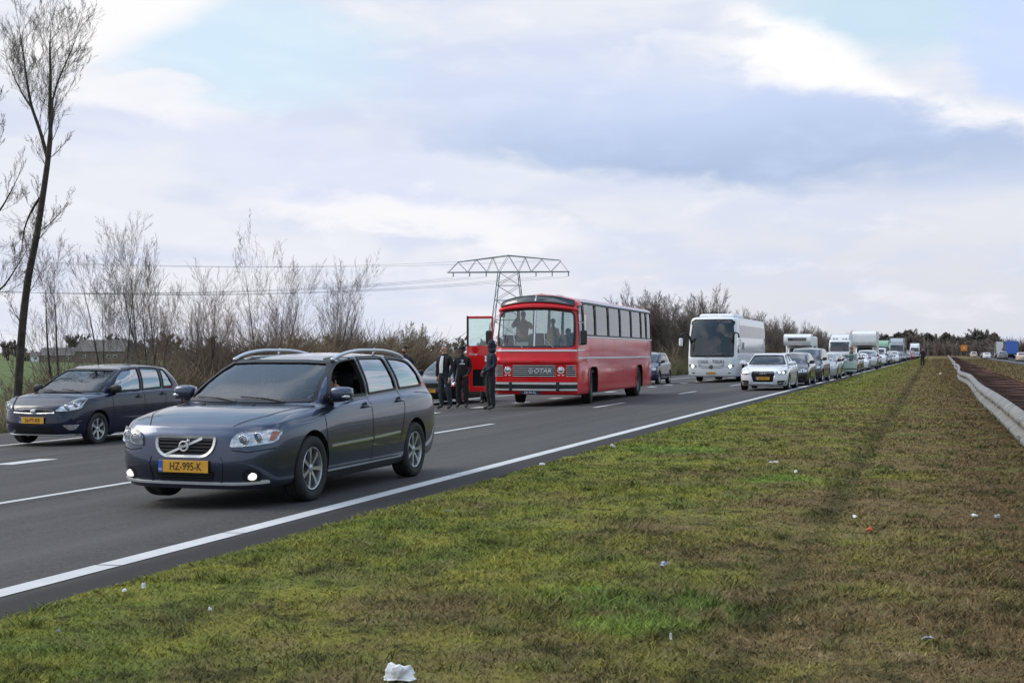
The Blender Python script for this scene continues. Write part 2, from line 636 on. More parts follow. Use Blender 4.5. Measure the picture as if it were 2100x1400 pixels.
def shoot(bvh, p, axis, off):
    """throw a 2-D point at the shell along the axis and stop off metres in front of it"""
    if axis == 'x':
        o, d = Vector((6, p[0], p[1])), Vector((-1, 0, 0))
    elif axis == 'f':
        o, d = Vector((p[0], -30, p[1])), Vector((0, 1, 0))
    elif axis == 'r':
        o, d = Vector((p[0], 40, p[1])), Vector((0, -1, 0))
    else:
        o, d = Vector((p[0], p[1], 9)), Vector((0, 0, -1))
    h, nr, _, _ = bvh.ray_cast(o, d)
    if h is None:
        h, nr, _, _ = bvh.find_nearest(Vector((.8, p[0], p[1])) if axis == 'x' else (Vector((p[0], -.6, p[1])) if axis == 'f' else (Vector((p[0], 3.4, p[1])) if axis == 'r' else Vector((p[0], p[1], 1.4)))))
    if nr.dot(d) > 0:
        nr = -nr
    return h + nr * off


def patch(mb, bvh, poly, axis, off=0.004, res=0.08, mi=0, mirror=False, rim=0.0):
    """a sheet that lies on the shell, outline = poly; rim > 0 adds an edge that far back to the shell"""
    edge = [tuple(q) for q in densify(poly, res, True)]
    n = len(edge)
    xs, ys = [p[0] for p in edge], [p[1] for p in edge]
    pts = [Vector(p) for p in edge]
    x = min(xs) + res / 2
    while x < max(xs):
        y = min(ys) + res / 2
        while y < max(ys):
            if inside((x, y), edge) and min((Vector((x, y)) - Vector(e)).length for e in edge) > res * .35:
                pts.append(Vector((x, y)))
            y += res
        x += res
    vs, _, fs, *_ = delaunay_2d_cdt(pts, [], [list(range(n))], 1, 1e-6)
    P = [shoot(bvh, p, axis, off) for p in vs]
    want = {'x': Vector((1, 0, 0)), 'f': Vector((0, -1, 0)), 'r': Vector((0, 1, 0)), 't': Vector((0, 0, 1))}[axis]
    out = []
    for q in fs:
        a, b, c = P[q[0]], P[q[1]], P[q[2]]
        out.append(tuple(q) if (b - a).cross(c - a).dot(want) >= 0 else tuple(reversed(q)))
    mb.add(P, out, mi)
    if mirror:
        mb.add([(-p.x, p.y, p.z) for p in P], [tuple(reversed(q)) for q in out], mi)
    if rim > 0:
        for sgn in ((1, -1) if mirror else (1,)):
            A = [shoot(bvh, p, axis, off) for p in edge]
            B = [shoot(bvh, p, axis, off - rim) for p in edge]
            vs2 = [(sgn * p.x, p.y, p.z) for p in A + B]
            mb.add(vs2, [(k, (k + 1) % n, n + (k + 1) % n, n + k) for k in range(n)], mi)
    return mb


def strip(mb, bvh, path, width, axis, off=0.003, closed=False, mi=0, mirror=False, step=0.07, shift=0.0, raised=0.0):
    """a band along a path on the shell; raised > 0 gives it a body of that height"""
    pts = densify(path, step, closed)
    N = len(pts)
    L, Rr = [], []
    for i in range(N):
        if closed:
            t = pts[(i + 1) % N] - pts[i - 1]
        else:
            t = pts[min(i + 1, N - 1)] - pts[max(i - 1, 0)]
        t.normalize()
        nn = Vector((-t.y, t.x))
        L.append(pts[i] + nn * (width / 2 + shift))
        Rr.append(pts[i] + nn * (-width / 2 + shift))
    for sgn in ((1, -1) if mirror else (1,)):
        A = [shoot(bvh, p, axis, off + raised) for p in L]
        B = [shoot(bvh, p, axis, off + raised) for p in Rr]
        vs = [(sgn * p.x, p.y, p.z) for p in A + B]
        rng = range(N if closed else N - 1)
        fs = [(k, (k + 1) % N, N + (k + 1) % N, N + k) for k in rng]
        if raised > 0:
            A2 = [shoot(bvh, p, axis, -0.002) for p in L]
            B2 = [shoot(bvh, p, axis, -0.002) for p in Rr]
            vs += [(sgn * p.x, p.y, p.z) for p in A2 + B2]
            fs += [(k, (k + 1) % N, 2 * N + (k + 1) % N, 2 * N + k) for k in rng]
            fs += [(N + k, N + (k + 1) % N, 3 * N + (k + 1) % N, 3 * N + k) for k in rng]
            if not closed:
                fs += [(0, N, 3 * N, 2 * N), (N - 1, 2 * N - 1, 4 * N - 1, 3 * N - 1)]
        mb.add(vs, fs, mi)
    return mb


def mirror_x(mb):
    mb.v = [(-p[0], p[1], p[2]) for p in mb.v]
    mb.f = [tuple(reversed(q)) for q in mb.f]
    return mb


def trims(root, bvh, name, mat, items, width, raised=0.0, off=0.002, both=True, step=.07, colour=None):
    """each path its own piece, on both flanks; items: (axis, path)"""
    for axis, path in items:
        for sg in ((1, -1) if both else (1,)):
            m = strip(MB(), bvh, path, width, axis, off, raised=raised, step=step)
            if sg < 0:
                mirror_x(m)
            o = m.build(name, mat, root)
            if colour is not None:
                o.color = colour


def pchip(Y, t):
    """monotone cubic along axis 0 of Y (knots at 0..n-1)"""
    Y = np.asarray(Y, float)
    n = Y.shape[0]
    d = np.diff(Y, axis=0)
    m = np.zeros_like(Y)
    a, b = d[:-1], d[1:]
    with np.errstate(divide='ignore', invalid='ignore'):
        h = np.where(a * b > 0, 2 * a * b / (a + b), 0.0)
    m[1:-1] = h
    m[0], m[-1] = d[0], d[-1]
    i = np.clip(np.floor(t).astype(int), 0, n - 2)
    s = (t - i).reshape((-1,) + (1,) * (Y.ndim - 1))
    return ((1 + 2 * s) * (1 - s) ** 2 * Y[i] + s * (1 - s) ** 2 * m[i] + s * s * (3 - 2 * s) * Y[i + 1] + s * s * (s - 1) * m[i + 1])


def knots(n, per):
    """parameter values: per = samples per span (int or list)"""
    t = []
    for k in range(n - 1):
        p = per[k] if isinstance(per, (list, tuple)) else per
        t += [k + j / p for j in range(p)]
    t.append(n - 1)
    return np.array(t)


def net_mesh(net, pu, pv, name, mats, warp=None):
    """net[v][u] half (x >= 0) control net -> closed smooth mirrored mesh"""
    A = np.asarray(net, float)
    A = pchip(A, knots(A.shape[0], pv))
    A = pchip(A.transpose(1, 0, 2), knots(A.shape[1], pu)).transpose(1, 0, 2)
    nv, nu, _ = A.shape
    if warp is not None:
        A = warp(A)
    mb = MB()
    vs = A.reshape(-1, 3)
    fs = [(j * nu + i, j * nu + i + 1, (j + 1) * nu + i + 1, (j + 1) * nu + i) for j in range(nv - 1) for i in range(nu - 1)]
    mb.add(vs, fs)
    mb.add(vs * np.array([-1, 1, 1]), [tuple(reversed(f)) for f in fs])
    me = mb.mesh(name, mats)
    bm = bmesh.new()
    bm.from_mesh(me)
    bmesh.ops.remove_doubles(bm, verts=bm.verts, dist=2e-4)
    bmesh.ops.dissolve_degenerate(bm, edges=bm.edges, dist=1e-4)
    bmesh.ops.holes_fill(bm, edges=[e for e in bm.edges if e.is_boundary], sides=0)
    bmesh.ops.recalc_face_normals(bm, faces=bm.faces)
    bm.to_mesh(me)
    bvh = BVHTree.FromBMesh(bm)
    bm.free()
    me.polygons.foreach_set('use_smooth', [True] * len(me.polygons))
    return me, bvh


def carve(me, cutters, name, sharp=32):
    """mesh minus each cutter mesh (cutters bring their own material)"""
    ob = bench_obj(name + '_tmp', me)
    tmp = []
    for c in cutters:
        bm = bmesh.new()
        bm.from_mesh(c)
        bmesh.ops.recalc_face_normals(bm, faces=bm.faces)
        bm.to_mesh(c)
        bm.free()
        co = bench_obj('cutter', c)
        tmp.append(co)
        md = ob.modifiers.new('b', 'BOOLEAN')
        md.operation = 'DIFFERENCE'
        md.solver = 'EXACT'
        md.object = co
        md.material_mode = 'TRANSFER'
    res = bench_mesh(ob)
    res.name = name
    for o in tmp + [ob]:
        bpy.data.objects.remove(o)
    res.polygons.foreach_set('use_smooth', [True] * len(res.polygons))
    res.set_sharp_from_angle(angle=R(sharp))
    return res


def text_mesh(name, s, size, mat, parent=None, loc=(0, 0, 0), rot=(0, 0, 0), extrude=0.002, sx=1.0, align='CENTER', shear=0.0):
    cu = bpy.data.curves.new(name, 'FONT')
    cu.body = s
    cu.size = size
    cu.extrude = extrude
    cu.align_x = align
    cu.align_y = 'CENTER'
    cu.resolution_u = 3
    cu.shear = shear
    o = bench_obj(name + '_tmp', cu)
    me = bench_mesh(o)
    bpy.data.objects.remove(o)
    me.materials.clear()
    me.materials.append(MATS[mat])
    me.name = name
    t = link(name, me, parent)
    t.location = loc
    t.rotation_euler = rot
    t.scale = (sx, 1, 1)
    return t


def rx(y):
    """the motorway bends slightly to the right further on"""
    return .0075 * (math.sqrt((y - 35) ** 2 + 225) + y - 35) / 2


def yaw_at(y):
    return -.0075 * ((y - 35) / math.sqrt((y - 35) ** 2 + 225) + 1) / 2


GZ_X = [-400, -27, -23, -19.6, -4.6, 400]
GZ_Z = [-0.9, -1.0, -1.0, -0.375, 0.0, 0.0]


def gz(x):
    """cross fall of the carriageway, verge flat, bank and ditch on the far side, then the field"""
    return float(np.interp(x, GZ_X, GZ_Z))

# ------------------------------------------------------------------ cars
def car_net(S):
    """control net of a car shell. y = 0 at the front axle, front towards -y, half width x >= 0"""
    hw, fo, wb, ro = S['hw'], S['fo'], S['wb'], S['ro']
    yF, yR = -fo, wb + ro
    fx = S.get('fx', (0, .42, .76, .945))
    fy = S.get('fy', (0, .02, .13, .36))
    ryy = S.get('ry', (.34, .11, .02, 0))
    bx = np.array([*fx, 1, 1, 1, 1, 1, .965, .84, .5, 0]) * hw
    by = np.array([*(yF + q for q in fy), 0, .24 * wb, .5 * wb, .77 * wb, wb, *(yR - q for q in ryy)])
    wF = np.array([1, 1, .92, .45, .08, 0, 0, 0, 0, 0, 0, 0, 0])
    wR = wF[::-1]

    def zz(f, fa, a, c, ra, r):
        return np.array([f, f, f + (fa - f) * .12, f + (fa - f) * .55, fa, a, (a + c) / 2, c, ra, ra + (r - ra) * .5, r, r, r])

    def ring(xs, fi, ri, z):
        return np.stack([bx * xs, by + wF * fi - wR * ri, z], 1)
    z5 = zz(*S['z5'])
    nose = S.get('nose', .0)
    rows = []
    zb = S.get('zb', .19)
    r0 = ring(.90, S.get('uc', .16), .16, zz(zb, zb + .02, zb, zb, zb + .03, zb + .06))
    fl = r0.copy()
    fl[:, 0] = 0
    rows += [fl, r0]
    rows.append(ring(.955, .05, .05, zz(zb + .045, zb + .05, zb + .05, zb + .05, zb + .07, zb + .12)))
    rows.append(ring(.985, .0, .0, zz(.40, .40, .38, .38, .40, .44)))
    rows.append(ring(1.0, .005 + nose * .2, .01, zz(.50, .54, .56, .57, .58, .58)))
    rows.append(ring(.992, .03 + nose * .6, .04, z5 - (z5 - .52) * .42))
    rows.append(ring(.972, .06 + nose, .08 + S.get('rsl', 0) * .3, z5 - .035))
    rows.append(ring(S.get('x5', .945), S.get('hf', .12) + nose, .12 + S.get('rsl', 0) * .5, z5))
    yc, zc, yg, zg, x7 = S['yc'], S['zc'], S['yg'], S['zg'], S.get('x7', .895)
    cx = S.get('cx', (0, .42, .74, .85))
    ys = np.linspace(yc + .30, yg - .20, 7)
    g7x = np.array([*(q / .895 * x7 for q in cx), *(x7 * q for q in (.985, 1, 1, 1, .985)), x7 * .955, x7 * .83, x7 * .46, 0]) * hw
    g7y = np.array([yc, yc + .02, yc + .11, ys[0], *ys[1:6], ys[6], yg - .07, yg - .015, yg])
    b0, b1 = S['belt']
    g7z = np.array([zc, zc, zc - .005, zc - .015, *np.linspace(b0, b1, 5), (b1 + zg) / 2, zg, zg, zg])
    g7 = np.stack([g7x, g7y, g7z], 1)
    r5 = rows[-1]
    # bonnet, wings, shoulder
    for t, up in ((.30, S.get('crown', .035)), (.68, S.get('crown', .035) * .8)):
        h = r5 + (g7 - r5) * t
        h[:, 2] += up * np.array([1, .95, .75, .45, .12, 0, 0, 0, 0, .1, .2, .2, .2])
        rows.append(h)
    rows.append(g7)
    yw, zw, yrr, zrr, zr, x9 = S['yw'], S['zw'], S['yrr'], S['zrr'], S['zr'], S.get('x9', .70)
    ys9 = np.linspace(yw + .17, yrr - .17, 7)
    g9x = np.array([0, .42 * x9 / .7 * .95, x9 * .88, x9 * .97, *(x9,) * 5, x9 * .96, x9 * .82, x9 * .45, 0]) * hw
    g9y = np.array([yw, yw + .012, yw + .055, ys9[0], *ys9[1:6], ys9[6], yrr - .05, yrr - .01, yrr])
    sidez = pchip(np.array([zw - .015, (zw + zr) / 2, zr - .045, zr - .045, (zr + zrr) / 2 - .025, zrr - .03]), np.linspace(0, 5, 7))
    g9z = np.array([zw, zw, zw - .008, sidez[0], *sidez[1:6], sidez[6], zrr - .01, zrr, zrr])
    g9 = np.stack([g9x, g9y, g9z], 1)
    bulge = S.get('bulge', .03)
    for t, bl in ((.33, .9), (.68, 1.0)):
        h = g7 + (g9 - g7) * t
        h[:, 0] += bulge * bl * np.minimum(1, g7x / hw / .5)
        h[:, 1] += -wF * .035 * bl * S.get('wsb', 1) + wR * .02 * bl
        rows.append(h)
    rows.append(g9)
    for t in (.35, .72, 1.0):
        h = g9.copy()
        h[:, 0] *= (1 - t)
        k = np.array([0, 0, .03, .10, .13, .12, .08, .0, -.06, -.08, -.03, 0, 0]) * t
        h[:, 1] += k * .6
        cz = np.interp(h[:, 1], [yw, yw + .25, (yw + yrr) / 2, yrr - .3, yrr], [zw, zw + (zr - zw) * .55, zr, zrr + (zr - zrr) * .45, zrr])
        h[:, 2] = h[:, 2] + (cz - h[:, 2]) * (1 - (1 - t) ** 2)
        rows.append(h)
    return np.stack(rows)


def cabin_cutter(S, mat='interior'):
    N = car_net(S)
    g7, g8a, g8b, g9, tops = N[10], N[11], N[12], N[13], N[14:]
    cx = 0.0
    cy = (S['yc'] + S['yg']) / 2

    def shrink(r, dx, dy, dz):
        r = r.copy()
        r[:, 0] = np.maximum(0, r[:, 0] - dx * np.minimum(1, r[:, 0] / .25))
        half = (S['yg'] - S['yc']) / 2
        r[:, 1] -= np.clip((r[:, 1] - cy) / half, -1, 1) * dy
        r[:, 2] -= dz
        return r
    rows = []
    base = shrink(g7, .07, .09, 0)
    f0 = base.copy()
    f0[:, 0] *= .96
    f0[:, 2] = .36
    fc = f0.copy()
    fc[:, 0] = 0
    mid = base.copy()
    mid[:, 2] = .70
    rows += [fc, f0, mid, base, shrink(g8a, .05, .06, 0), shrink(g8b, .05, .06, 0), shrink(g9, .05, .07, .03)]
    rows += [shrink(t, .0, .07, .035) for t in tops]
    me, _ = net_mesh(np.stack(rows), 3, 2, 'cabin', mat)
    return me


def cyl_cutter(x0, x1, y, z, r, mat='dark_hollow', n=28):
    mb = MB()
    mb.lathe([(x0, r), (x1, r)], n, 'x', (0, y, z))
    mb.f += [tuple(range(n)), tuple(range(2 * n - 1, n - 1, -1))]
    mb.m += [0, 0]
    return mb.mesh('cut', mat, recalc=True)


def prism_cutter(poly, axis, a, b, mat='black_plastic'):
    return MB().prism(poly, axis, a, b).mesh('cut', mat, recalc=True)


WHEEL_CACHE = {}


def wheel(parent, x, y, r, w, style, rz=0.0, z=None):
    """wheel > tyre, rim; outer face towards +x for x > 0"""
    key = (style, round(r, 3), round(w, 3))
    if key not in WHEEL_CACHE:
        rim_r = r * S_RIM.get(style, .655)
        t = MB()
        h = w / 2
        prof = [(-h * .75, rim_r), (-h * .98, rim_r + (r - rim_r) * .35), (-h, rim_r + (r - rim_r) * .62), (-h * .86, r * .975), (-h * .6, r * .997),
                (-h * .2, r), (-h * .17, r * .985), (-h * .12, r * .985), (-h * .09, r), (h * .09, r), (h * .12, r * .985), (h * .17, r * .985), (h * .2, r), (h * .6, r * .997), (h * .86, r * .975),
                (h, rim_r + (r - rim_r) * .62), (h * .98, rim_r + (r - rim_r) * .35), (h * .75, rim_r)]
        t.lathe(prof, 40, 'x')
        tyre = t.mesh('tyre', 'rubber', True)
        m = MB()
        m.lathe([(h * .80, rim_r * 1.0), (h * .84, rim_r * .985), (h * .80, rim_r * .94), (h * .45, rim_r * .90), (-h * .5, rim_r * .88)], 40, 'x')
        ns = {'spoke7': 7, 'spoke6': 6, 'spoke10': 10, 'steel': 0, 'bus': 0, 'spoke5': 5}[style]
        for k in range(ns):
            a = 2 * PI * k / ns + .3
            ca, sa = math.cos(a), math.sin(a)
            ww = {7: .20, 6: .30, 10: .12, 5: .30}[ns] * rim_r
            r0, r1 = rim_r * .16, rim_r * .95
            vs = []
            for rr, wd, ax in ((r0, ww * .8, h * .62), (rim_r * .5, ww * .72, h * .70), (r1, ww * 1.15, h * .74)):
                for s_, dx in ((-1, 0), (1, 0), (1, -.035), (-1, -.035)):
                    vs.append((ax + dx, ca * rr - sa * s_ * wd / 2, sa * rr + ca * s_ * wd / 2))
            fs = []
            for q in range(2):
                for e in range(4):
                    fs.append((q * 4 + e, q * 4 + (e + 1) % 4, q * 4 + 4 + (e + 1) % 4, q * 4 + 4 + e))
            m.add(vs, fs)
        if ns:
            m.lathe([(h * .2, rim_r * .2), (h * .66, rim_r * .19), (h * .72, rim_r * .14), (h * .73, 0.001)], 20, 'x')
        elif style == 'steel':
            m.lathe([(h * .6, rim_r * .95), (h * .66, rim_r * .8), (h * .35, rim_r * .55), (h * .42, rim_r * .3), (h * .55, rim_r * .22), (h * .58, .001)], 32, 'x')
        else:
            m.lathe([(h * .5, rim_r * .95), (h * .2, rim_r * .8), (-h * .1, rim_r * .5), (h * .2, rim_r * .42), (h * .7, rim_r * .34), (h * .75, .001)], 32, 'x')
            for k in range(10):
                a = 2 * PI * k / 10
                m.lathe([(-h * .1, .022), (h * .12, .022), (h * .14, .001)], 6, 'x', (0, math.cos(a) * rim_r * .66, math.sin(a) * rim_r * .66))
        rim = m.mesh('rim', 'alloy' if style not in ('bus',) else 'galvanised', 'auto', recalc=True)
        d = MB()
        d.lathe([(-h * .45, .001), (-h * .45, rim_r * .86), (-h * .2, rim_r * .86), (-h * .2, rim_r * .6), (h * .05, rim_r * .58), (h * .05, .001)], 28, 'x')
        disc = d.mesh('wheel', 'black_plastic', 'auto', recalc=True)
        WHEEL_CACHE[key] = (disc, tyre, rim)
    disc, tyre, rim = WHEEL_CACHE[key]
    o = link('wheel', disc, parent)
    o.location = (x, y, r if z is None else z)
    o.rotation_euler = (random.uniform(0, 6), 0, (PI if x < 0 else 0) + rz)
    if x < 0:
        o.rotation_euler = (random.uniform(0, 6), 0, PI + rz)
    link('tyre', tyre, o)
    link('rim', rim, o)
    return o


S_RIM = {'bus': .56}


def plate(parent, s, loc, rot, w=.52, h=.112, style='nl'):
    mb = MB()
    mb.box((0, 0, 0), (w, h, .006), 0, ch=.002)
    o = mb.build('number_plate', 'plate_yellow' if style == 'nl' else 'plate_navy', parent)
    o.location = loc
    o.rotation_euler = rot
    if style == 'nl':
        b = MB().box((-w / 2 + .024, 0, .0035), (.046, h * .97, .003)).build('country_band', 'plate_blue', o)
        text_mesh('country_letters', 'NL', .032, 'white_ink', b, (-w / 2 + .024, -h * .26, .0055), extrude=.0005)
        text_mesh('plate_lettering', s, h * .92, 'ink', o, (.024, -.002, .0045), extrude=.001, sx=.78 * w / .52)
    else:
        text_mesh('plate_lettering', s, h * .95, 'white_ink', o, (0, -.002, .0045), extrude=.001, sx=.8 * w / .52)
    return o


def mirrors(root, S, paint, y, z, reach=.16, size=(.105, .075, .072), cap=None):
    for sg in (1, -1):
        x0 = S['hw'] * .90
        m = MB()
        c = (sg * (x0 + reach), y - .02, z + .02)
        m.ell(c, size, .62, 16, 10)
        o = m.build('door_mirror', paint if cap is None else cap, root, True)
        f = MB()
        f.bar((sg * (x0 - .03), y + .02, z - .045), (sg * (x0 + reach), y, z - .04), .10, .05)
        f.box((c[0], c[1] + .01, c[2] - size[2] * .85), (size[0] * 1.75, size[1] * 1.5, .022), ch=.008)
        f.build('mirror_foot', 'black_plastic', o)
        g = MB().box((c[0], c[1] + size[1] * .95, c[2]), (size[0] * 1.55, .01, size[2] * 1.4), ch=.004)
        g.build('mirror_glass', 'chrome', o)
        if cap is None:
            lm = MB().ell((c[0] + sg * size[0] * .55, c[1] - size[1] * .62, c[2] - size[2] * .42), (size[0] * .45, .03, .018), .7, 10, 6)
            lm.build('indicator', 'lamp_reflector', o, True)


def seats(root, spots, pale=False):
    for x, y, z in spots:
        m = MB()
        m.ell((x, y, z), (.25, .27, .10), .5)
        tilt = Matrix.Rotation(R(-14), 3, 'X')
        m.ell((x, y + .27, z + .33), (.24, .085, .34), .5, rot=tilt)
        m.ell((x, y + .38, z + .73), (.13, .05, .085), .6, rot=tilt)
        m.tube([(x - .05, y + .36, z + .6), (x - .05, y + .37, z + .7)], .007, 5)
        m.tube([(x + .05, y + .36, z + .6), (x + .05, y + .37, z + .7)], .007, 5)
        m.build('seat', 'seat_cloth', root, True)


def steering(root, x, y, z, r=.19, tilt=65):
    m = MB()
    pts = []
    M = Matrix.Rotation(R(-tilt + 90), 3, 'X')
    for k in range(20):
        a = 2 * PI * k / 20
        pts.append(M @ Vector((math.cos(a) * r, 0, math.sin(a) * r)) + Vector((x, y, z)))
    m.tube(pts, .014, 6, closed=True)
    m.bar(pts[0], pts[10], .03, .02)
    m.bar((x, y, z), (x, y - .35, z - .15), .04, .04)
    m.build('steering_wheel', 'black_plastic', root)


def glazing(root, shell_bvh, windows, trims='black_plastic', mat='glass_side', open_window=None):
    """windows: list of (name, polygon, axis, mirrored, material)"""
    for nm, poly, axis, mir, mt in windows:
        for sg in ((1, -1) if mir else (1,)):
            tr = MB()
            strip(tr, shell_bvh, poly, .030, axis, .003, True, raised=.004)
            g = MB()
            if not (open_window and nm == open_window and sg == 1):
                big = [tuple(q) for q in poly]
                patch(g, shell_bvh, big, axis, -.006, .10)
            else:
                # wound down: only the top edge of the pane still shows above the sill
                zmin = min(p[1] for p in poly) + .03
                patch(g, shell_bvh, [(p[0], min(p[1], zmin)) for p in rpoly(poly, 0)], axis, -.012, .10)
            if sg < 0:
                g.v = [(-p[0], p[1], p[2]) for p in g.v]
                tr.v = [(-p[0], p[1], p[2]) for p in tr.v]
            o = g.build(nm, mt, root, True, recalc=False)
            tr.build('window_trim', trims, o)

def headlamp(root, bvh, poly, lenses, amber=None, lit=None, mat='lamp_reflector', off=.004):
    """headlight > lens, cover; mirrored pair"""
    for sg in (1, -1):
        a = MB()
        patch(a, bvh, poly, 'f', off, .04)
        o_v = a
        if sg < 0:
            a.v = [(-p[0], p[1], p[2]) for p in a.v]
            a.f = [tuple(reversed(q)) for q in a.f]
        o = a.build('headlight', mat, root, True)
        for (x, z, r) in lenses:
            p = shoot(bvh, (x, z), 'f', off + .004)
            l = MB()
            l.lathe([(.012, r), (-.002, r * .96), (-.008, r * .6), (-.010, .001)], 20, 'y', (sg * p.x, p.y, p.z))
            l.build('lens', 'lamp_lit' if lit else 'lamp_lens', o, True)
            l = MB()
            l.lathe([(.012, r * 1.12), (-.006, r * 1.12), (-.006, r * .98), (.012, r * .98)], 20, 'y', (sg * p.x, p.y, p.z))
            l.build('lens_ring', 'chrome', o, True)
        if amber:
            b = MB()
            patch(b, bvh, amber, 'f', off + .003, .03)
            if sg < 0:
                b.v = [(-p[0], p[1], p[2]) for p in b.v]
                b.f = [tuple(reversed(q)) for q in b.f]
            b.build('indicator', 'lamp_amber', o, True)
        c = MB()
        patch(c, bvh, poly, 'f', off + .02, .04, rim=.02)
        if sg < 0:
            c.v = [(-p[0], p[1], p[2]) for p in c.v]
            c.f = [tuple(reversed(q)) for q in c.f]
        c.build('cover', 'glass_lamp', o, True)


def handles(root, bvh, spots, paint):
    for y, z in spots:
        for sg in (1, -1):
            p = shoot(bvh, (y, z), 'x', .0)
            m = MB()
            m.lathe([(-.004, .001), (.004, .045), (.0045, .05), (-.01, .05)], 16, 'x', (p.x, p.y - .01, p.z - .004))
            h = MB()
            h.tube([(p.x + .004, p.y - .085, p.z), (p.x + .03, p.y - .06, p.z + .002), (p.x + .033, p.y + .05, p.z + .004), (p.x + .004, p.y + .085, p.z + .004)], [.010, .014, .014, .010], 8)
            if sg < 0:
                for q in (m, h):
                    q.v = [(-a[0], a[1], a[2]) for a in q.v]
            o = m.build('handle_recess', 'black_plastic', root)
            g = h.build('door_handle', paint, o, True)


def taillights(root, bvh, poly, axis='r'):
    for sg in (1, -1):
        a = MB()
        patch(a, bvh, poly, axis, .006, .06, rim=.008)
        if sg < 0:
            a.v = [(-p[0], p[1], p[2]) for p in a.v]
            a.f = [tuple(reversed(q)) for q in a.f]
        a.build('tail_light', 'lamp_red', root, True)


def seams(root, bvh, paths, width=.009):
    trims(root, bvh, 'panel_gap', 'dark_hollow', paths, width, off=.0025, step=.05)


def body_of(root, S, windows, wells, paint, pu=6, pv=5, open_fr=None):
    """the carved shell; returns bvh of the uncut skin"""
    me, bvh = net_mesh(car_net(S), pu, pv, 'body', [paint, 'interior', 'dark_hollow', 'black_plastic'])
    raw = me.copy()
    cut = [cabin_cutter(S)]
    for nm, poly, axis, mir, mt in windows:
        if axis == 'x':
            cut.append(prism_cutter(poly, 'x', .25, S['hw'] + .2))
            cut.append(prism_cutter(poly, 'x', -S['hw'] - .2, -.25))
        elif axis == 'f':
            cut.append(prism_cutter(poly, 'y', S['yc'] - .9, S['yw'] + .35))
        else:
            cut.append(prism_cutter(poly, 'y', S['yrr'] - .4, S['wb'] + S['ro'] + .3))
    for y, r in wells:
        for sg in (1, -1):
            cut.append(cyl_cutter(min(sg * .48, sg * 1.3), max(sg * .48, sg * 1.3), y, S['wr'] + .02, r))
    me = carve(me, cut, 'body')
    o = link('body', me, root)
    return o, bvh


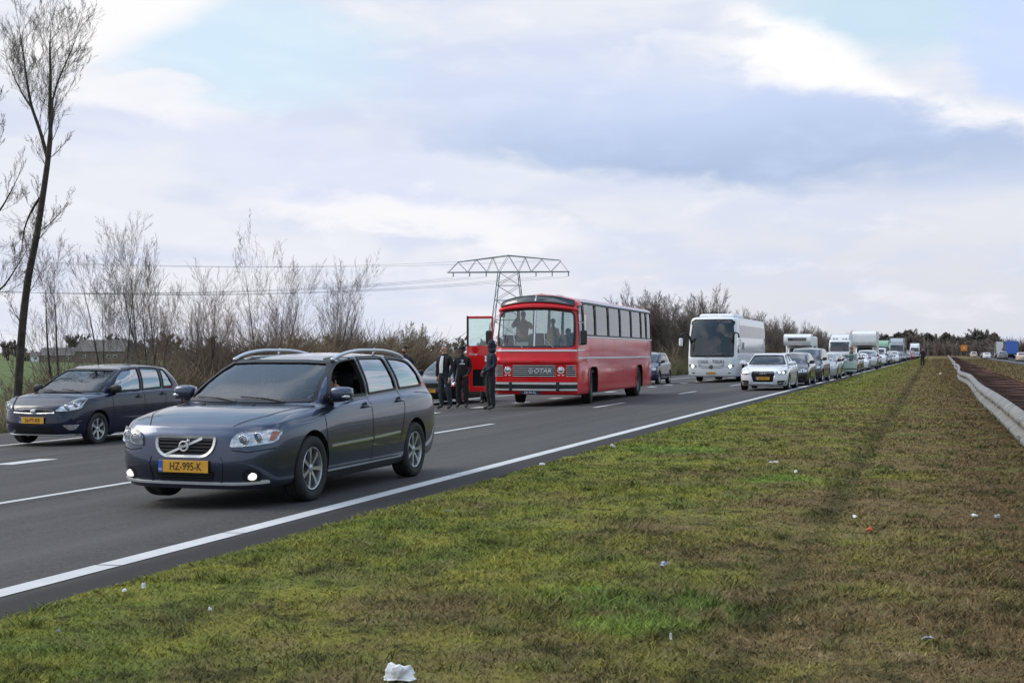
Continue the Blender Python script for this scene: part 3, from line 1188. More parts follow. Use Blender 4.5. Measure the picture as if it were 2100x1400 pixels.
def estate_car():
    """the grey estate car in front"""
    S = dict(hw=.885, fo=.90, wb=2.64, ro=.97, wr=.316, zb=.175, uc=.07, z5=(.745, .80, .885, .925, .95, .94), yc=.12, zc=.925, yg=3.44, zg=1.0,
             belt=(.935, 1.005), yw=1.02, zw=1.355, yrr=3.17, zrr=1.375, zr=1.435, x9=.715, x7=.90, x5=.95, hf=.085, crown=.05, bulge=.035, nose=.012,
             fx=(0, .42, .765, .945), fy=(0, .012, .102, .34))
    root = thing('estate_car', 'dark grey estate car with roof rails, driver window open, nearest on the road', 'car')
    W = [('windscreen', rpoly([(-.70, .955), (-.35, .948), (.35, .948), (.70, .955), (.585, 1.325), (.3, 1.338), (-.3, 1.338), (-.585, 1.325)], .03), 'f', False, 'glass'),
         ('front_window', rpoly([(.52, .965), (.80, 1.215), (1.05, 1.335), (1.375, 1.372), (1.415, .985)], [.02, .12, .12, .04, .03]), 'x', True, 'glass_side'),
         ('rear_window', rpoly([(1.485, .990), (1.455, 1.374), (2.12, 1.380), (2.235, 1.022)], [.03, .03, .06, .03]), 'x', True, 'glass_side'),
         ('quarter_window', rpoly([(2.335, 1.025), (2.235, 1.378), (2.66, 1.36), (2.93, 1.30), (3.07, 1.045)], [.03, .05, .15, .12, .05]), 'x', True, 'glass_side'),
         ('tailgate_window', rpoly([(-.60, 1.05), (.60, 1.05), (.53, 1.325), (-.53, 1.325)], .06), 'r', False, 'glass_side')]
    body, bvh = body_of(root, S, W, [(0, .352), (2.64, .352)], 'paint_metallic')
    body.color = (0.056, 0.070, 0.112, 1)
    glazing(root, bvh, W, open_window='front_window')
    # lamps
    headlamp(root, bvh, rpoly([(.455, .565), (.468, .645), (.52, .69), (.80, .722), (.825, .70), (.80, .605), (.62, .572)], [.02, .05, .06, .03, .03, .04, .08]),
             [(.565, .625, .046), (.68, .645, .046)], rpoly([(.765, .62), (.77, .705), (.815, .70), (.795, .62)], .01))
    for sg in (1, -1):
        p = shoot(bvh, (.635, .30), 'f', .004)
        m = MB()
        m.lathe([(.015, .048), (-.004, .045), (-.012, .025), (-.014, .001)], 20, 'y', (0, 0, 0))
        m.v = [(a[0] * 1.0 + sg * p.x, a[1] + p.y, a[2] * .78 + p.z) for a in m.v]
        fl = m.build('fog_light', 'fog_lit', root, True)
        r = MB()
        strip(r, bvh, [(.635 + math.cos(a) * .062, .30 + math.sin(a) * .052) for a in np.linspace(0, 2 * PI, 22)[:-1]], .03, 'f', .003, True)
        r.v = [(sg * a[0], a[1], a[2]) for a in r.v]
        r.build('fog_light_rim', 'dark_hollow', fl)
    # grille: recessed slats in a chrome frame with a slash and ring badge
    gp = rpoly([(-.305, .650), (.305, .650), (.295, .545), (.215, .478), (-.215, .478), (-.295, .545)], [.03, .03, .06, .06, .06, .06])
    m = MB()
    patch(m, bvh, gp, 'f', .003, .05)
    g = m.build('grille', 'dark_hollow', root)
    for k in range(5):
        z = .50 + k * .031
        hwid = .20 + min(1, (z - .48) / .07) * .085
        s = MB()
        strip(s, bvh, [(-hwid, z), (hwid, z)], .011, 'f', .006, raised=.008)
        s.build('grille_slat', 'black_plastic', g)
    m = MB()
    strip(m, bvh, gp, .024, 'f', .004, True, raised=.014, step=.03)
    m.build('grille_frame', 'bright_trim', g, True)
    m = MB()
    strip(m, bvh, [(-.185, .49), (.175, .638)], .022, 'f', .008, raised=.012)
    m.build('badge_bar', 'bright_trim', g)
    p = shoot(bvh, (0, .567), 'f', .02)
    m = MB()
    m.lathe([(.0, .050), (-.012, .049), (-.014, .041), (-.010, .035), (.0, .035)], 28, 'y', tuple(p))
    m.bar((p.x + .033, p.y - .006, p.z + .036), (p.x + .054, p.y - .006, p.z + .057), .018, .012)
    m.tube([(p.x + .036, p.y - .006, p.z + .057), (p.x + .057, p.y - .006, p.z + .059), (p.x + .055, p.y - .006, p.z + .038)], .008, 6)
    bd = m.build('badge', 'bright_trim', g, True)
    MB().box((p.x, p.y - .010, p.z), (.080, .008, .018)).build('badge_band', 'satin_metal', bd)
    # lower intake, plate, splitter line
    m = MB()
    patch(m, bvh, rpoly([(-.31, .345), (.31, .345), (.28, .25), (-.28, .25)], .03), 'f', .003, .05)
    lo = m.build('lower_intake', 'dark_hollow', root)
    for k in range(3):
        s = MB()
        strip(s, bvh, [(-.28, .268 + k * .026), (.28, .268 + k * .026)], .009, 'f', .006, raised=.006)
        s.build('intake_slat', 'black_plastic', lo)
    m = MB()
    strip(m, bvh, rpoly([(-.80, .252), (-.55, .232), (.55, .232), (.80, .252)], .1), .020, 'f', .003, raised=.014)
    m.build('bumper_trim', 'bright_trim', root)
    trims(root, bvh, 'bumper_crease', 'paint_metallic', [('f', [(.36, .47), (.385, .42), (.36, .24)])], .02, .006, colour=body.color)
    p = shoot(bvh, (0, .388), 'f', .02)
    plate(root, 'HZ-995-K', p, (R(90), 0, 0))
    p2 = shoot(bvh, (0, .70), 'r', .012)
    plate(root, 'HZ-995-K', p2, (R(90), 0, PI))
    # sides
    seams(root, bvh, [('x', [(.27, .86), (.285, .60), (.31, .30)]), ('x', [(1.40, .98), (1.41, .60), (1.39, .27)]), ('x', [(2.26, 1.02), (2.31, .82), (2.24, .62), (2.16, .45)]), ('x', [(.31, .285), (2.14, .285)]),
                      ('f', [(.47, .54), (.62, .52), (.84, .56)]), ('t', [(.44, -.77), (.62, -.45), (.70, -.05), (.735, .22)])])
    trims(root, bvh, 'door_moulding', 'satin_metal', [('x', [(.38, .508), (1.385, .525)]), ('x', [(1.42, .526), (2.13, .548)])], .022, .010)
    trims(root, bvh, 'sill_trim', 'satin_metal', [('x', [(.34, .262), (2.22, .272)])], .014, .006)
    trims(root, bvh, 'sill_cover', 'black_plastic', [('x', [(.34, .225), (2.25, .235)])], .05)
    # shoulder crease
    handles(root, bvh, [(1.25, .865), (2.17, .895)], 'paint_metallic')
    for ch in root.children:
        for g2 in ch.children:
            if g2.name.startswith('door_handle'):
                g2.color = body.color
    mirrors(root, S, 'paint_metallic', .60, 1.0, .10, (.115, .085, .07))
    colour_all(root, body.color[:3], ('door_mirror',))
    # roof rails
    for sg in (1, -1):
        m = MB()
        pts = [(sg * .575, 1.02, 1.355), (sg * .58, 1.18, 1.398), (sg * .585, 1.42, 1.436), (sg * .585, 1.78, 1.458), (sg * .585, 2.2, 1.458), (sg * .58, 2.55, 1.440), (sg * .575, 2.82, 1.405), (sg * .57, 2.97, 1.370)]
        t = np.array(pts)
        pts = pchip(t, np.linspace(0, 7, 36))
        m.tube([tuple(q) for q in pts], .019, 10)
        m.tube([(sg * .59, 2.05, 1.40), (sg * .59, 2.10, 1.48)], .012, 6)
        m.build('roof_rail', 'satin_metal', root, True)
    for x in (-.05, .47):
        m = MB()
        m.tube([tuple(shoot(bvh, (x, .93), 'f', .02)), tuple(shoot(bvh, (x - .25, .965), 'f', .014)), tuple(shoot(bvh, (x - .52, .975), 'f', .014))], .008, 6)
        m.build('wiper', 'black_plastic', root)
    for x in (-.33, .22):
        p = shoot(bvh, (x, .0), 't', 0)
        MB().box((p.x, p.y, p.z + .006), (.035, .025, .014), ch=.004).build('washer_jet', 'black_plastic', root)
    taillights(root, bvh, rpoly([(.60, .75), (.80, .72), (.82, .98), (.70, 1.15), (.63, 1.15)], .03))
    # cabin
    MB().box((0, .62, .80), (1.36, .52, .22), ch=.08).build('dashboard', 'interior', root)
    seats(root, [(.37, 1.34, .40), (-.37, 1.34, .40)])
    m = MB()
    m.ell((0, 2.30, .50), (.66, .27, .11), .45)
    m.ell((0, 2.60, .80), (.66, .09, .32), .45, rot=Matrix.Rotation(R(-14), 3, 'X'))
    for x in (-.4, .4):
        m.ell((x, 2.68, 1.16), (.12, .05, .08), .6)
    m.build('rear_bench', 'seat_cloth', root, True)
    steering(root, .37, .98, .86)
    MB().ell((0, .98, 1.27), (.12, .025, .035), .6).build('inside_mirror', 'black_plastic', root, True)
    for x in (1, -1):
        for y in (0, 2.64):
            wheel(root, x * .775, y, .316, .215, 'spoke7')
    MB().box((0, 1.32, .24), (1.2, 3.6, .1), ch=.03).build('underbody', 'dark_hollow', root)
    return root

# ------------------------------------------------------------------ ground materials
def asphalt_mat():
    m, nt, b = principled('asphalt')
    tc = nt.node('ShaderNodeTexCoord')
    P = tc.outputs['Object']
    x, y, z = nt.sep(P)
    grain = nt.noise(P, 55.0, 3.0, 0.7)
    fine = nt.noise(P, 160.0, 2.0, 0.6)
    chip = nt.noise(P, 24.0, 4.0, 0.75)
    streak = nt.noise(nt.comb(nt.math('MULTIPLY', x, 2.2), nt.math('MULTIPLY', y, 0.05), 0.0), 1.0, 4.0, 0.6)
    blot = nt.noise(P, 0.45, 6.0, 0.65)
    col = nt.mix(nt.ss(streak, 0.3, 0.72), (0.062, 0.058, 0.055), (0.084, 0.079, 0.076))
    col = nt.mix(nt.math('MULTIPLY', nt.ss(blot, 0.42, 0.72), 0.45), col, (0.058, 0.057, 0.060))
    col = nt.mix(nt.math('MULTIPLY', nt.ss(grain, 0.52, 0.72), 0.8), col, (0.16, 0.155, 0.15))
    col = nt.mix(nt.math('MULTIPLY', nt.ss(fine, 0.45, 0.25), 0.5), col, (0.035, 0.035, 0.037))
    col = nt.mix(nt.math('MULTIPLY', nt.ss(chip, 0.54, 0.68), 0.55), col, (0.130, 0.125, 0.120))
    col = nt.mix(nt.math('MULTIPLY', nt.ss(chip, 0.45, 0.32), 0.6), col, (0.030, 0.029, 0.028))
    # tyre-polished tracks, two to a lane, and stains
    lane = nt.math('PINGPONG', nt.math('ADD', x, 5.24 + 0.90), 0.92)
    pol = nt.math('MULTIPLY', nt.ss(lane, 0.42, 0.0), nt.ss(streak, 0.2, 0.6))
    col = nt.mix(nt.math('MULTIPLY', pol, 0.35), col, (0.120, 0.114, 0.110))
    for jx in (-8.66, -12.38, -15.9):
        jd = nt.math('ABSOLUTE', nt.math('ADD', nt.math('SUBTRACT', x, jx), nt.math('MULTIPLY', nt.math('SUBTRACT', nt.noise(P, 1.5, 4.0, 0.6), 0.5), 0.10)))
        col = nt.mix(nt.math('MULTIPLY', nt.ss(jd, 0.028, 0.008), 0.7), col, (0.022, 0.021, 0.021))
    spot = nt.noise(P, 2.3, 3.0, 0.55)
    col = nt.mix(nt.math('MULTIPLY', nt.ss(spot, 0.66, 0.74), 0.5), col, (0.040, 0.039, 0.041))
    # the strip outside the edge line is darker and dirtier
    edge = nt.ss(nt.math('ADD', x, nt.math('MULTIPLY', nt.math('SUBTRACT', blot, 0.5), 0.25)), -5.25, -4.95)
    col = nt.mix(nt.math('MULTIPLY', edge, 0.85), col, (0.030, 0.028, 0.027))
    nt.l.new(col, b.inputs['Base Color'])
    b.inputs['Roughness'].default_value = 0.75
    b.inputs['Specular IOR Level'].default_value = 0.12
    bp = nt.node('ShaderNodeBump')
    bp.inputs['Strength'].default_value = 0.5
    bp.inputs['Distance'].default_value = 0.006
    nt.l.new(grain, bp.inputs['Height'])
    nt.l.new(bp.outputs[0], b.inputs['Normal'])


def marking_mat():
    m, nt, b = principled('road_paint')
    tc = nt.node('ShaderNodeTexCoord')
    P = tc.outputs['Object']
    n = nt.noise(P, 30.0, 5.0, 0.7)
    n2 = nt.noise(P, 1.3, 4.0, 0.6)
    wear = nt.math('MULTIPLY', nt.ss(n, 0.55, 0.72), nt.ss(n2, 0.35, 0.65))
    col = nt.mix(nt.ss(n2, 0.3, 0.7), (0.50, 0.50, 0.50), (0.62, 0.62, 0.61))
    col = nt.mix(nt.math('MULTIPLY', wear, 0.75), col, (0.12, 0.12, 0.12))
    nt.l.new(col, b.inputs['Base Color'])
    b.inputs['Roughness'].default_value = 0.6


def turf_colour(nt, P):
    """short winter turf: moss, grass, dead thatch; browner towards the barrier, a dark rut along it"""
    x, y, z = nt.sep(P)
    big = nt.noise(P, 0.55, 4.0, 0.6)
    mid = nt.noise(nt.comb(x, nt.math('MULTIPLY', y, 0.75), 0.0), 1.7, 5.0, 0.62)
    sm = nt.noise(nt.comb(x, y, 0.0), 5.0, 4.0, 0.65)
    tiny = nt.noise(P, 34.0, 3.0, 0.6)
    mott = nt.noise(nt.comb(nt.math('ADD', x, 9.0), y, 0.0), 3.1, 5.0, 0.7, 0.6)
    moss = (0.250, 0.248, 0.050)
    green = (0.142, 0.185, 0.038)
    vivid = (0.130, 0.255, 0.040)
    brown = (0.185, 0.135, 0.066)
    straw = (0.285, 0.225, 0.120)
    dark = (0.052, 0.050, 0.020)
    col = nt.mix(nt.ss(mid, 0.38, 0.62), moss, green)
    away = nt.ss(x, -4.2, 0.6)
    dead = nt.math('ADD', nt.math('MULTIPLY', away, 0.26), nt.math('ADD', nt.math('MULTIPLY', nt.math('SUBTRACT', big, 0.5), 0.85), nt.math('MULTIPLY', nt.math('SUBTRACT', mid, 0.5), 0.55)))
    col = nt.mix(nt.ss(dead, -0.06, 0.30), col, brown)
    col = nt.mix(nt.math('MULTIPLY', nt.ss(sm, 0.52, 0.72), nt.ss(dead, -0.15, 0.3)), col, straw)
    rail = nt.math('MULTIPLY', nt.ss(nt.math('ADD', x, nt.math('MULTIPLY', nt.math('SUBTRACT', big, 0.5), 2.0)), -0.1, 0.8), nt.ss(mid, 0.28, 0.5))
    col = nt.mix(nt.math('MULTIPLY', rail, 0.6), col, (0.135, 0.088, 0.050))
    v1 = nt.ss(nt.noise(nt.comb(nt.math('ADD', x, 31.0), y, 0.0), 0.8, 3.0, 0.55), 0.60, 0.70)
    col = nt.mix(nt.math('MULTIPLY', v1, 0.35), col, vivid)
    # two bright tufted patches
    for cx, cy, r in ((-1.42, 6.98, 0.62), (-3.4, 18.5, 1.1), (-1.6, 14.6, .5)):
        dx = nt.math('SUBTRACT', x, cx)
        dy = nt.math('SUBTRACT', y, cy)
        dd = nt.math('SQRT', nt.math('ADD', nt.math('MULTIPLY', dx, dx), nt.math('MULTIPLY', dy, dy)))
        msk = nt.ss(nt.math('ADD', dd, nt.math('MULTIPLY', nt.math('SUBTRACT', mid, 0.5), 2.4)), r, r * 0.35)
        col = nt.mix(nt.math('MULTIPLY', msk, 0.6), col, vivid)
    col = nt.mix(nt.math('MULTIPLY', nt.ss(mott, 0.49, 0.36), 0.8), col, dark)
    col = nt.mix(nt.math('MULTIPLY', nt.ss(mott, 0.56, 0.72), 0.45), col, straw)
    rut = nt.math('ABSOLUTE', nt.math('ADD', x, 0.86))
    rut = nt.ss(nt.math('ADD', rut, nt.math('MULTIPLY', nt.math('SUBTRACT', mid, 0.5), 1.1)), 0.20, 0.0)
    col = nt.mix(nt.math('MULTIPLY', nt.math('MULTIPLY', rut, nt.ss(mott, 0.32, 0.50)), 0.75), col, dark)
    col = nt.mix(nt.math('MULTIPLY', nt.ss(sm, 0.42, 0.28), 0.55), col, dark)
    col = nt.mix(nt.math('MULTIPLY', nt.ss(tiny, 0.44, 0.28), 0.35), col, dark)
    return col


def turf_mats():
    m, nt, b = principled('turf')
    tc = nt.node('ShaderNodeTexCoord')
    nt.l.new(nt.mix(1.0, turf_colour(nt, tc.outputs['Object']), (0.92, 0.9, 0.85), 'MULTIPLY'), b.inputs['Base Color'])
    b.inputs['Roughness'].default_value = 0.95
    b.inputs['Specular IOR Level'].default_value = 0.1
    bp = nt.node('ShaderNodeBump')
    bp.inputs['Strength'].default_value = 0.8
    bp.inputs['Distance'].default_value = 0.03
    nt.l.new(nt.noise(tc.outputs['Object'], 22.0, 5.0, 0.7), bp.inputs['Height'])
    nt.l.new(bp.outputs[0], b.inputs['Normal'])
    m, nt, b = principled('grass_blade')
    tc = nt.node('ShaderNodeTexCoord')
    at = nt.node('ShaderNodeAttribute', attribute_name='shade')
    c = turf_colour(nt, tc.outputs['Object'])
    k = at.outputs['Fac']
    tf = nt.node('ShaderNodeAttribute', attribute_name='tuft')
    c = nt.mix(nt.math('MULTIPLY', tf.outputs['Fac'], 0.75), c, (0.085, 0.125, 0.030))
    c = nt.mix(1.0, c, nt.mix(k, (0.8, 0.82, 0.8), (1.5, 1.42, 1.3)), 'MULTIPLY')
    nt.l.new(c, b.inputs['Base Color'])
    b.inputs['Roughness'].default_value = 0.7
    b.inputs['Specular IOR Level'].default_value = 0.2
    m, nt, b = principled('field_grass')
    tc = nt.node('ShaderNodeTexCoord')
    n = nt.noise(tc.outputs['Object'], 0.05, 6.0, 0.65)
    n2 = nt.noise(tc.outputs['Object'], 1.2, 6.0, 0.7)
    c = nt.mix(nt.ss(n, 0.35, 0.65), (0.088, 0.130, 0.044), (0.125, 0.152, 0.058))
    c = nt.mix(nt.math('MULTIPLY', nt.ss(n2, 0.5, 0.75), 0.5), c, (0.11, 0.10, 0.045))
    nt.l.new(c, b.inputs['Base Color'])
    b.inputs['Roughness'].default_value = 0.95
    b.inputs['Specular IOR Level'].default_value = 0.1


asphalt_mat()
marking_mat()
turf_mats()
simple('rust', (0.085, 0.043, 0.032), 0.85, vary=0.45, vscale=3.0, bump=0.3, bscale=20)
simple('bark', (0.050, 0.040, 0.032), 0.95, vary=0.45, vscale=6.0, bump=0.5, bscale=18)
simple('bark_pale', (0.120, 0.100, 0.078), 0.95, vary=0.4, vscale=6.0)
simple('twig', (0.150, 0.125, 0.110), 0.95, vary=0.35, vscale=0.9)
simple('twig_red', (0.185, 0.130, 0.108), 0.95, vary=0.35, vscale=0.9)
simple('twig_pale', (0.260, 0.235, 0.190), 0.95, vary=0.3, vscale=0.9)
simple('twig_far', (0.190, 0.150, 0.130), 0.95, vary=0.3, vscale=0.3)
simple('brush', (0.205, 0.155, 0.100), 0.95, vary=0.55, vscale=0.5)
simple('brush_green', (0.165, 0.155, 0.075), 0.95, vary=0.5, vscale=0.5)
simple('conifer', (0.088, 0.080, 0.066), 0.95, vary=0.4, vscale=0.5)
simple('brick_wall', (0.20, 0.15, 0.125), 0.9, vary=0.2)
simple('roof_tile', (0.12, 0.11, 0.108), 0.8, vary=0.2)
simple('sign_orange', (0.78, 0.25, 0.02), 0.5)
simple('sign_face', (0.62, 0.60, 0.55), 0.5)
simple('litter_white', (0.72, 0.72, 0.72), 0.5, vary=0.12, vscale=14)
simple('litter_grey', (0.33, 0.33, 0.36), 0.5, vary=0.2, vscale=14)
simple('litter_blue', (0.42, 0.45, 0.58), 0.4, vary=0.2, vscale=14)
simple('litter_orange', (0.50, 0.10, 0.02), 0.5)
simple('litter_brown', (0.16, 0.07, 0.04), 0.6)


from mathutils import noise as MN


def vnoise(x, y, s, seed=0):
    return MN.noise(Vector((x * s + seed * 7.1, y * s, seed * 3.3)))


# ------------------------------------------------------------------ ground sheets
def sheet(name, xs, ys, zf, mat, bend=True, rag=0):
    mb = MB()
    nx = len(xs)
    vs = [(x + (rx(y) if bend else 0) + (rag * (.10 * vnoise(3, y, 1.3, 8) + .07 * vnoise(5, y, 5.0, 9)) if i < 2 and rag else 0), y, zf(x, y)) for y in ys for i, x in enumerate(xs)]
    fs = [(j * nx + i, j * nx + i + 1, (j + 1) * nx + i + 1, (j + 1) * nx + i) for j in range(len(ys) - 1) for i in range(nx - 1)]
    mb.add(vs, fs)
    o = mb.build(name, mat)
    tag(o, kind='structure')
    return o


YS = [-60, -30, -10, 0, 10, 20, 30, 40, 50, 60, 80, 100, 130, 160, 200, 250, 300, 360, 430, 500, 600, 720, 850]
far_ys = [-600, -200, -60, 0, 60, 120, 200, 300, 430, 600, 850, 1500, 3000, 6000, 12000]
sheet('field', [-9000, -2500, -900, -400, -200, -120, -80, -60, -45, -35, -27, -25.5, -23, -21.3, -19.4], far_ys, lambda x, y: gz(x) - .004, 'field_grass', False)
sheet('ground', [-25, 0, 28, 60, 200, 900, 2500, 9000], far_ys, lambda x, y: -1.25 if x < 20 else -.12, 'field_grass', False)
road = sheet('road', [-19.55, -17.5, -16.15, -12.7, -8.9, -6.5, -4.55], YS, lambda x, y: gz(x), 'asphalt')
_rng = np.random.RandomState(5)


def verge_z(x, y):
    e = min(1, max(0, (x + 4.75) / .45))
    und = .022 * vnoise(x, y, 1.1, 1) + .012 * vnoise(x, y, 3.3, 2)
    rutd = -.030 * math.exp(-((x + .86 + .25 * vnoise(0, y, .5, 4)) / .16) ** 2)
    ridge = .02 * math.exp(-((x + 4.3) / .35) ** 2)
    return -.01 + e * (.028 + und + ridge) + rutd * e


def verge_xs(step, a, b):
    return list(np.arange(a, b + 1e-6, step))


sheet('verge', [-4.78, -4.6] + verge_xs(.11, -4.45, 4.0) + [5, 6.5, 8.6], list(np.arange(2.5, 34, .11)), verge_z, 'turf', rag=1)
sheet('verge', [-4.78, -4.4, -3.4, -2.4, -1.4, -.86, -.3, .8, 2, 4, 6, 8.6], [-60, -20, 2.5], lambda x, y: verge_z(x, y), 'turf')
sheet('verge', [-4.78, -4.6, -4.2, -3.4, -2.4, -1.6, -1.1, -.86, -.6, 0, .8, 2, 4, 6, 8.6], list(np.arange(33.96, 80, 1.0)) + YS[10:], lambda x, y: verge_z(x, min(y, 60)) + max(0, (min(y, 400) - 80)) * .0006, 'turf')
RIGHT0 = 10.0
sheet('opposite_road', [8.5, 10.4, 14, 17.6, 21.5], YS, lambda x, y: .012 + max(0, (min(y, 400) - 80)) * .0006, 'asphalt')
sheet('far_verge', [21.4, 24, 30, 45], YS, lambda x, y: .005 + max(0, (min(y, 400) - 80)) * .0006 - max(0, x - 24) * .006, 'field_grass')


# ------------------------------------------------------------------ painted lines
def line_strip(name, x, w, y0, y1, parent, zoff=.004, slits=(), step=10.0):
    mb = MB()
    ys = [y0]
    while ys[-1] < y1 - 1e-6:
        ys.append(min(y1, ys[-1] + step * (1 if ys[-1] < 120 else 4)))
    vs = []
    for y in ys:
        for s in (-1, 1):
            xx = x + s * w / 2
            zz = gz(xx) if x < 0 else .012 + max(0, (min(y, 400) - 80)) * .0006
            vs.append((xx + rx(y), y, zz + zoff))
    mb.add(vs, [(2 * i, 2 * i + 1, 2 * i + 3, 2 * i + 2) for i in range(len(ys) - 1)])
    o = mb.build(name, 'road_paint', parent)
    return o


_cut = [7.55, 9.2, 14.3, 19.5, 27.0, 36.0]
_y = -30.0
for c in _cut + [850.0]:
    line_strip('edge_line', -5.24, .19, _y, c - .012, road)
    _y = c + .012
line_strip('shoulder_line', -16.15, .19, -30, 19.0, road)
line_strip('shoulder_line', -16.15, .19, 19.03, 23.1, road)
line_strip('shoulder_line', -16.15, .19, 23.13, 850, road)
# lane dashes: the first long one runs out of the picture
line_strip('lane_dash', -8.9, .12, 1.0, 13.9, road)
k = 0
while k < 46:
    y0 = 22.9 + 12.35 * k
    line_strip('lane_dash', -8.9, .14, y0, y0 + 3.6, road)
    k += 1
for k in range(40):
    y0 = 15.75 + 4.05 * k - 8.1
    line_strip('block_dash', -12.7, .36, y0, y0 + 1.05, road)
for k in range(30):
    opp = 20 + k * 12
line_strip('opposite_edge_line', 9.9, .2, -30, 850, bpy.data.objects['opposite_road'])
for k in range(40):
    line_strip('lane_dash', 13.7, .14, 30 + 12 * k, 33 + 12 * k, bpy.data.objects['opposite_road'])


# ------------------------------------------------------------------ grass blades on the verge
def grass():
    rng = np.random.RandomState(11)
    P = []
    # sample density falls with distance from the camera
    for y0, y1, dens, hmul in ((3.2, 6.5, 5200, .9), (6.5, 10, 3600, .95), (10, 16, 1700, 1.0), (16, 26, 650, 1.1), (26, 36, 330, 1.25), (36, 48, 190, 1.35), (48, 62, 110, 1.5), (62, 80, 65, 1.6), (80, 110, 36, 1.8), (110, 160, 18, 2.1), (160, 280, 8, 2.6)):
        x0, x1 = -4.72, 4.2 if y0 < 16 else 8.3
        n = int((y1 - y0) * (x1 - x0) * dens)
        x = rng.uniform(x0, x1, n)
        y = rng.uniform(y0, y1, n)
        # keep what the camera could see from about here
        keep = (np.abs((0.9528 * x + .3035 * y) / np.maximum(.1, (-.3035 * x + .9528 * y))) < .47)
        P.append(np.stack([x[keep], y[keep], np.full(keep.sum(), hmul)], 1))
    # coarse tussocks
    T = []
    for i in range(620):
        ty = 4.2 + 26 * rng.rand() ** 1.7
        tx = rng.uniform(-4.6, 2.5)
        k = rng.randint(18, 60)
        rr = rng.uniform(.03, .10)
        T.append(np.stack([tx + rng.normal(0, rr, k), ty + rng.normal(0, rr, k), np.full(k, -rng.uniform(.5, 1.1))], 1))
    T = np.concatenate(T)
    P = np.concatenate(P + [T])
    tuft = P[:, 2] < 0
    P[:, 2] = np.abs(P[:, 2])
    n = len(P)
    x, y = P[:, 0], P[:, 1]
    # clumps: height from a few sums of sines (cheap smooth field)
    cl = np.zeros(n)
    for s in (1.3, 2.9, 5.7, 11.0):
        a = rng.uniform(0, 6.28, 4)
        cl += (np.sin(x * s + a[0] + 1.7 * np.sin(y * s * .6 + a[1])) * np.sin(y * s * 1.1 + a[2] + 1.3 * np.sin(x * s * .8 + a[3]))) / (s ** .5)
    cl = (cl - cl.min()) / (cl.max() - cl.min())
    h = (.008 + .040 * cl ** 2.0 * rng.uniform(.5, 1.3, n) + .010 * rng.rand(n)) * P[:, 2]
    h[tuft] = .055 * P[tuft, 2] * rng.uniform(.6, 1.4, tuft.sum())
    vivid = np.exp(-(((x + 1.42) / .8) ** 2 + ((y - 6.98) / .7) ** 2)) + np.exp(-(((x + 2.1) / .16) ** 2 + ((y - 7.0) / .2) ** 2))
    h *= 1 + .8 * vivid
    h *= np.clip((x + 5.0) / .35, .15, 1)
    w = (.0016 + .0022 * rng.rand(n)) * (1 + np.maximum(0, y - 6) * .10)
    ang = rng.uniform(0, 2 * PI, n)
    lean = rng.uniform(.5, 2.2, n) * h
    la = ang + rng.normal(0, 1.0, n)
    g = np.array([verge_z(a, b if b < 34 else min(b, 60)) + max(0, b - 80) * .0006 for a, b in zip(x, y)]) - .004
    dx, dy = np.cos(ang) * w, np.sin(ang) * w
    lx, ly = np.cos(la) * lean, np.sin(la) * lean
    V = np.empty((n, 5, 3))
    V[:, 0] = np.stack([x - dx, y - dy, g], 1)
    V[:, 1] = np.stack([x + dx, y + dy, g], 1)
    V[:, 2] = np.stack([x + dx * .8 + lx * .4, y + dy * .8 + ly * .4, g + h * .65], 1)
    V[:, 3] = np.stack([x - dx * .8 + lx * .4, y - dy * .8 + ly * .4, g + h * .65], 1)
    V[:, 4] = np.stack([x + lx, y + ly, g + h], 1)
    V[:, :, 0] += np.array([rx(b) for b in y])[:, None]
    me = bpy.data.meshes.new('grass')
    me.vertices.add(n * 5)
    me.vertices.foreach_set('co', V.reshape(-1))
    base = np.arange(n) * 5
    loops = np.empty((n, 7), np.int32)
    loops[:, :4] = base[:, None] + np.array([0, 1, 2, 3])
    loops[:, 4:] = base[:, None] + np.array([3, 2, 4])
    me.loops.add(n * 7)
    me.loops.foreach_set('vertex_index', loops.reshape(-1))
    me.polygons.add(n * 2)
    st = np.empty((n, 2), np.int32)
    st[:, 0] = np.arange(n) * 7
    st[:, 1] = np.arange(n) * 7 + 4
    me.polygons.foreach_set('loop_start', st.reshape(-1))
    me.update()
    at = me.attributes.new('shade', 'FLOAT', 'POINT')
    sh = np.repeat(rng.rand(n) ** 1.5, 5)
    at.data.foreach_set('value', sh)
    at = me.attributes.new('tuft', 'FLOAT', 'POINT')
    at.data.foreach_set('value', np.repeat(tuft * rng.uniform(.3, 1, n), 5))
    me.materials.append(MATS['grass_blade'])
    me.validate()
    o = link('grass', me)
    tag(o, 'short mossy winter grass on the strip beside the road', 'grass', kind='stuff')
    return o


grass()


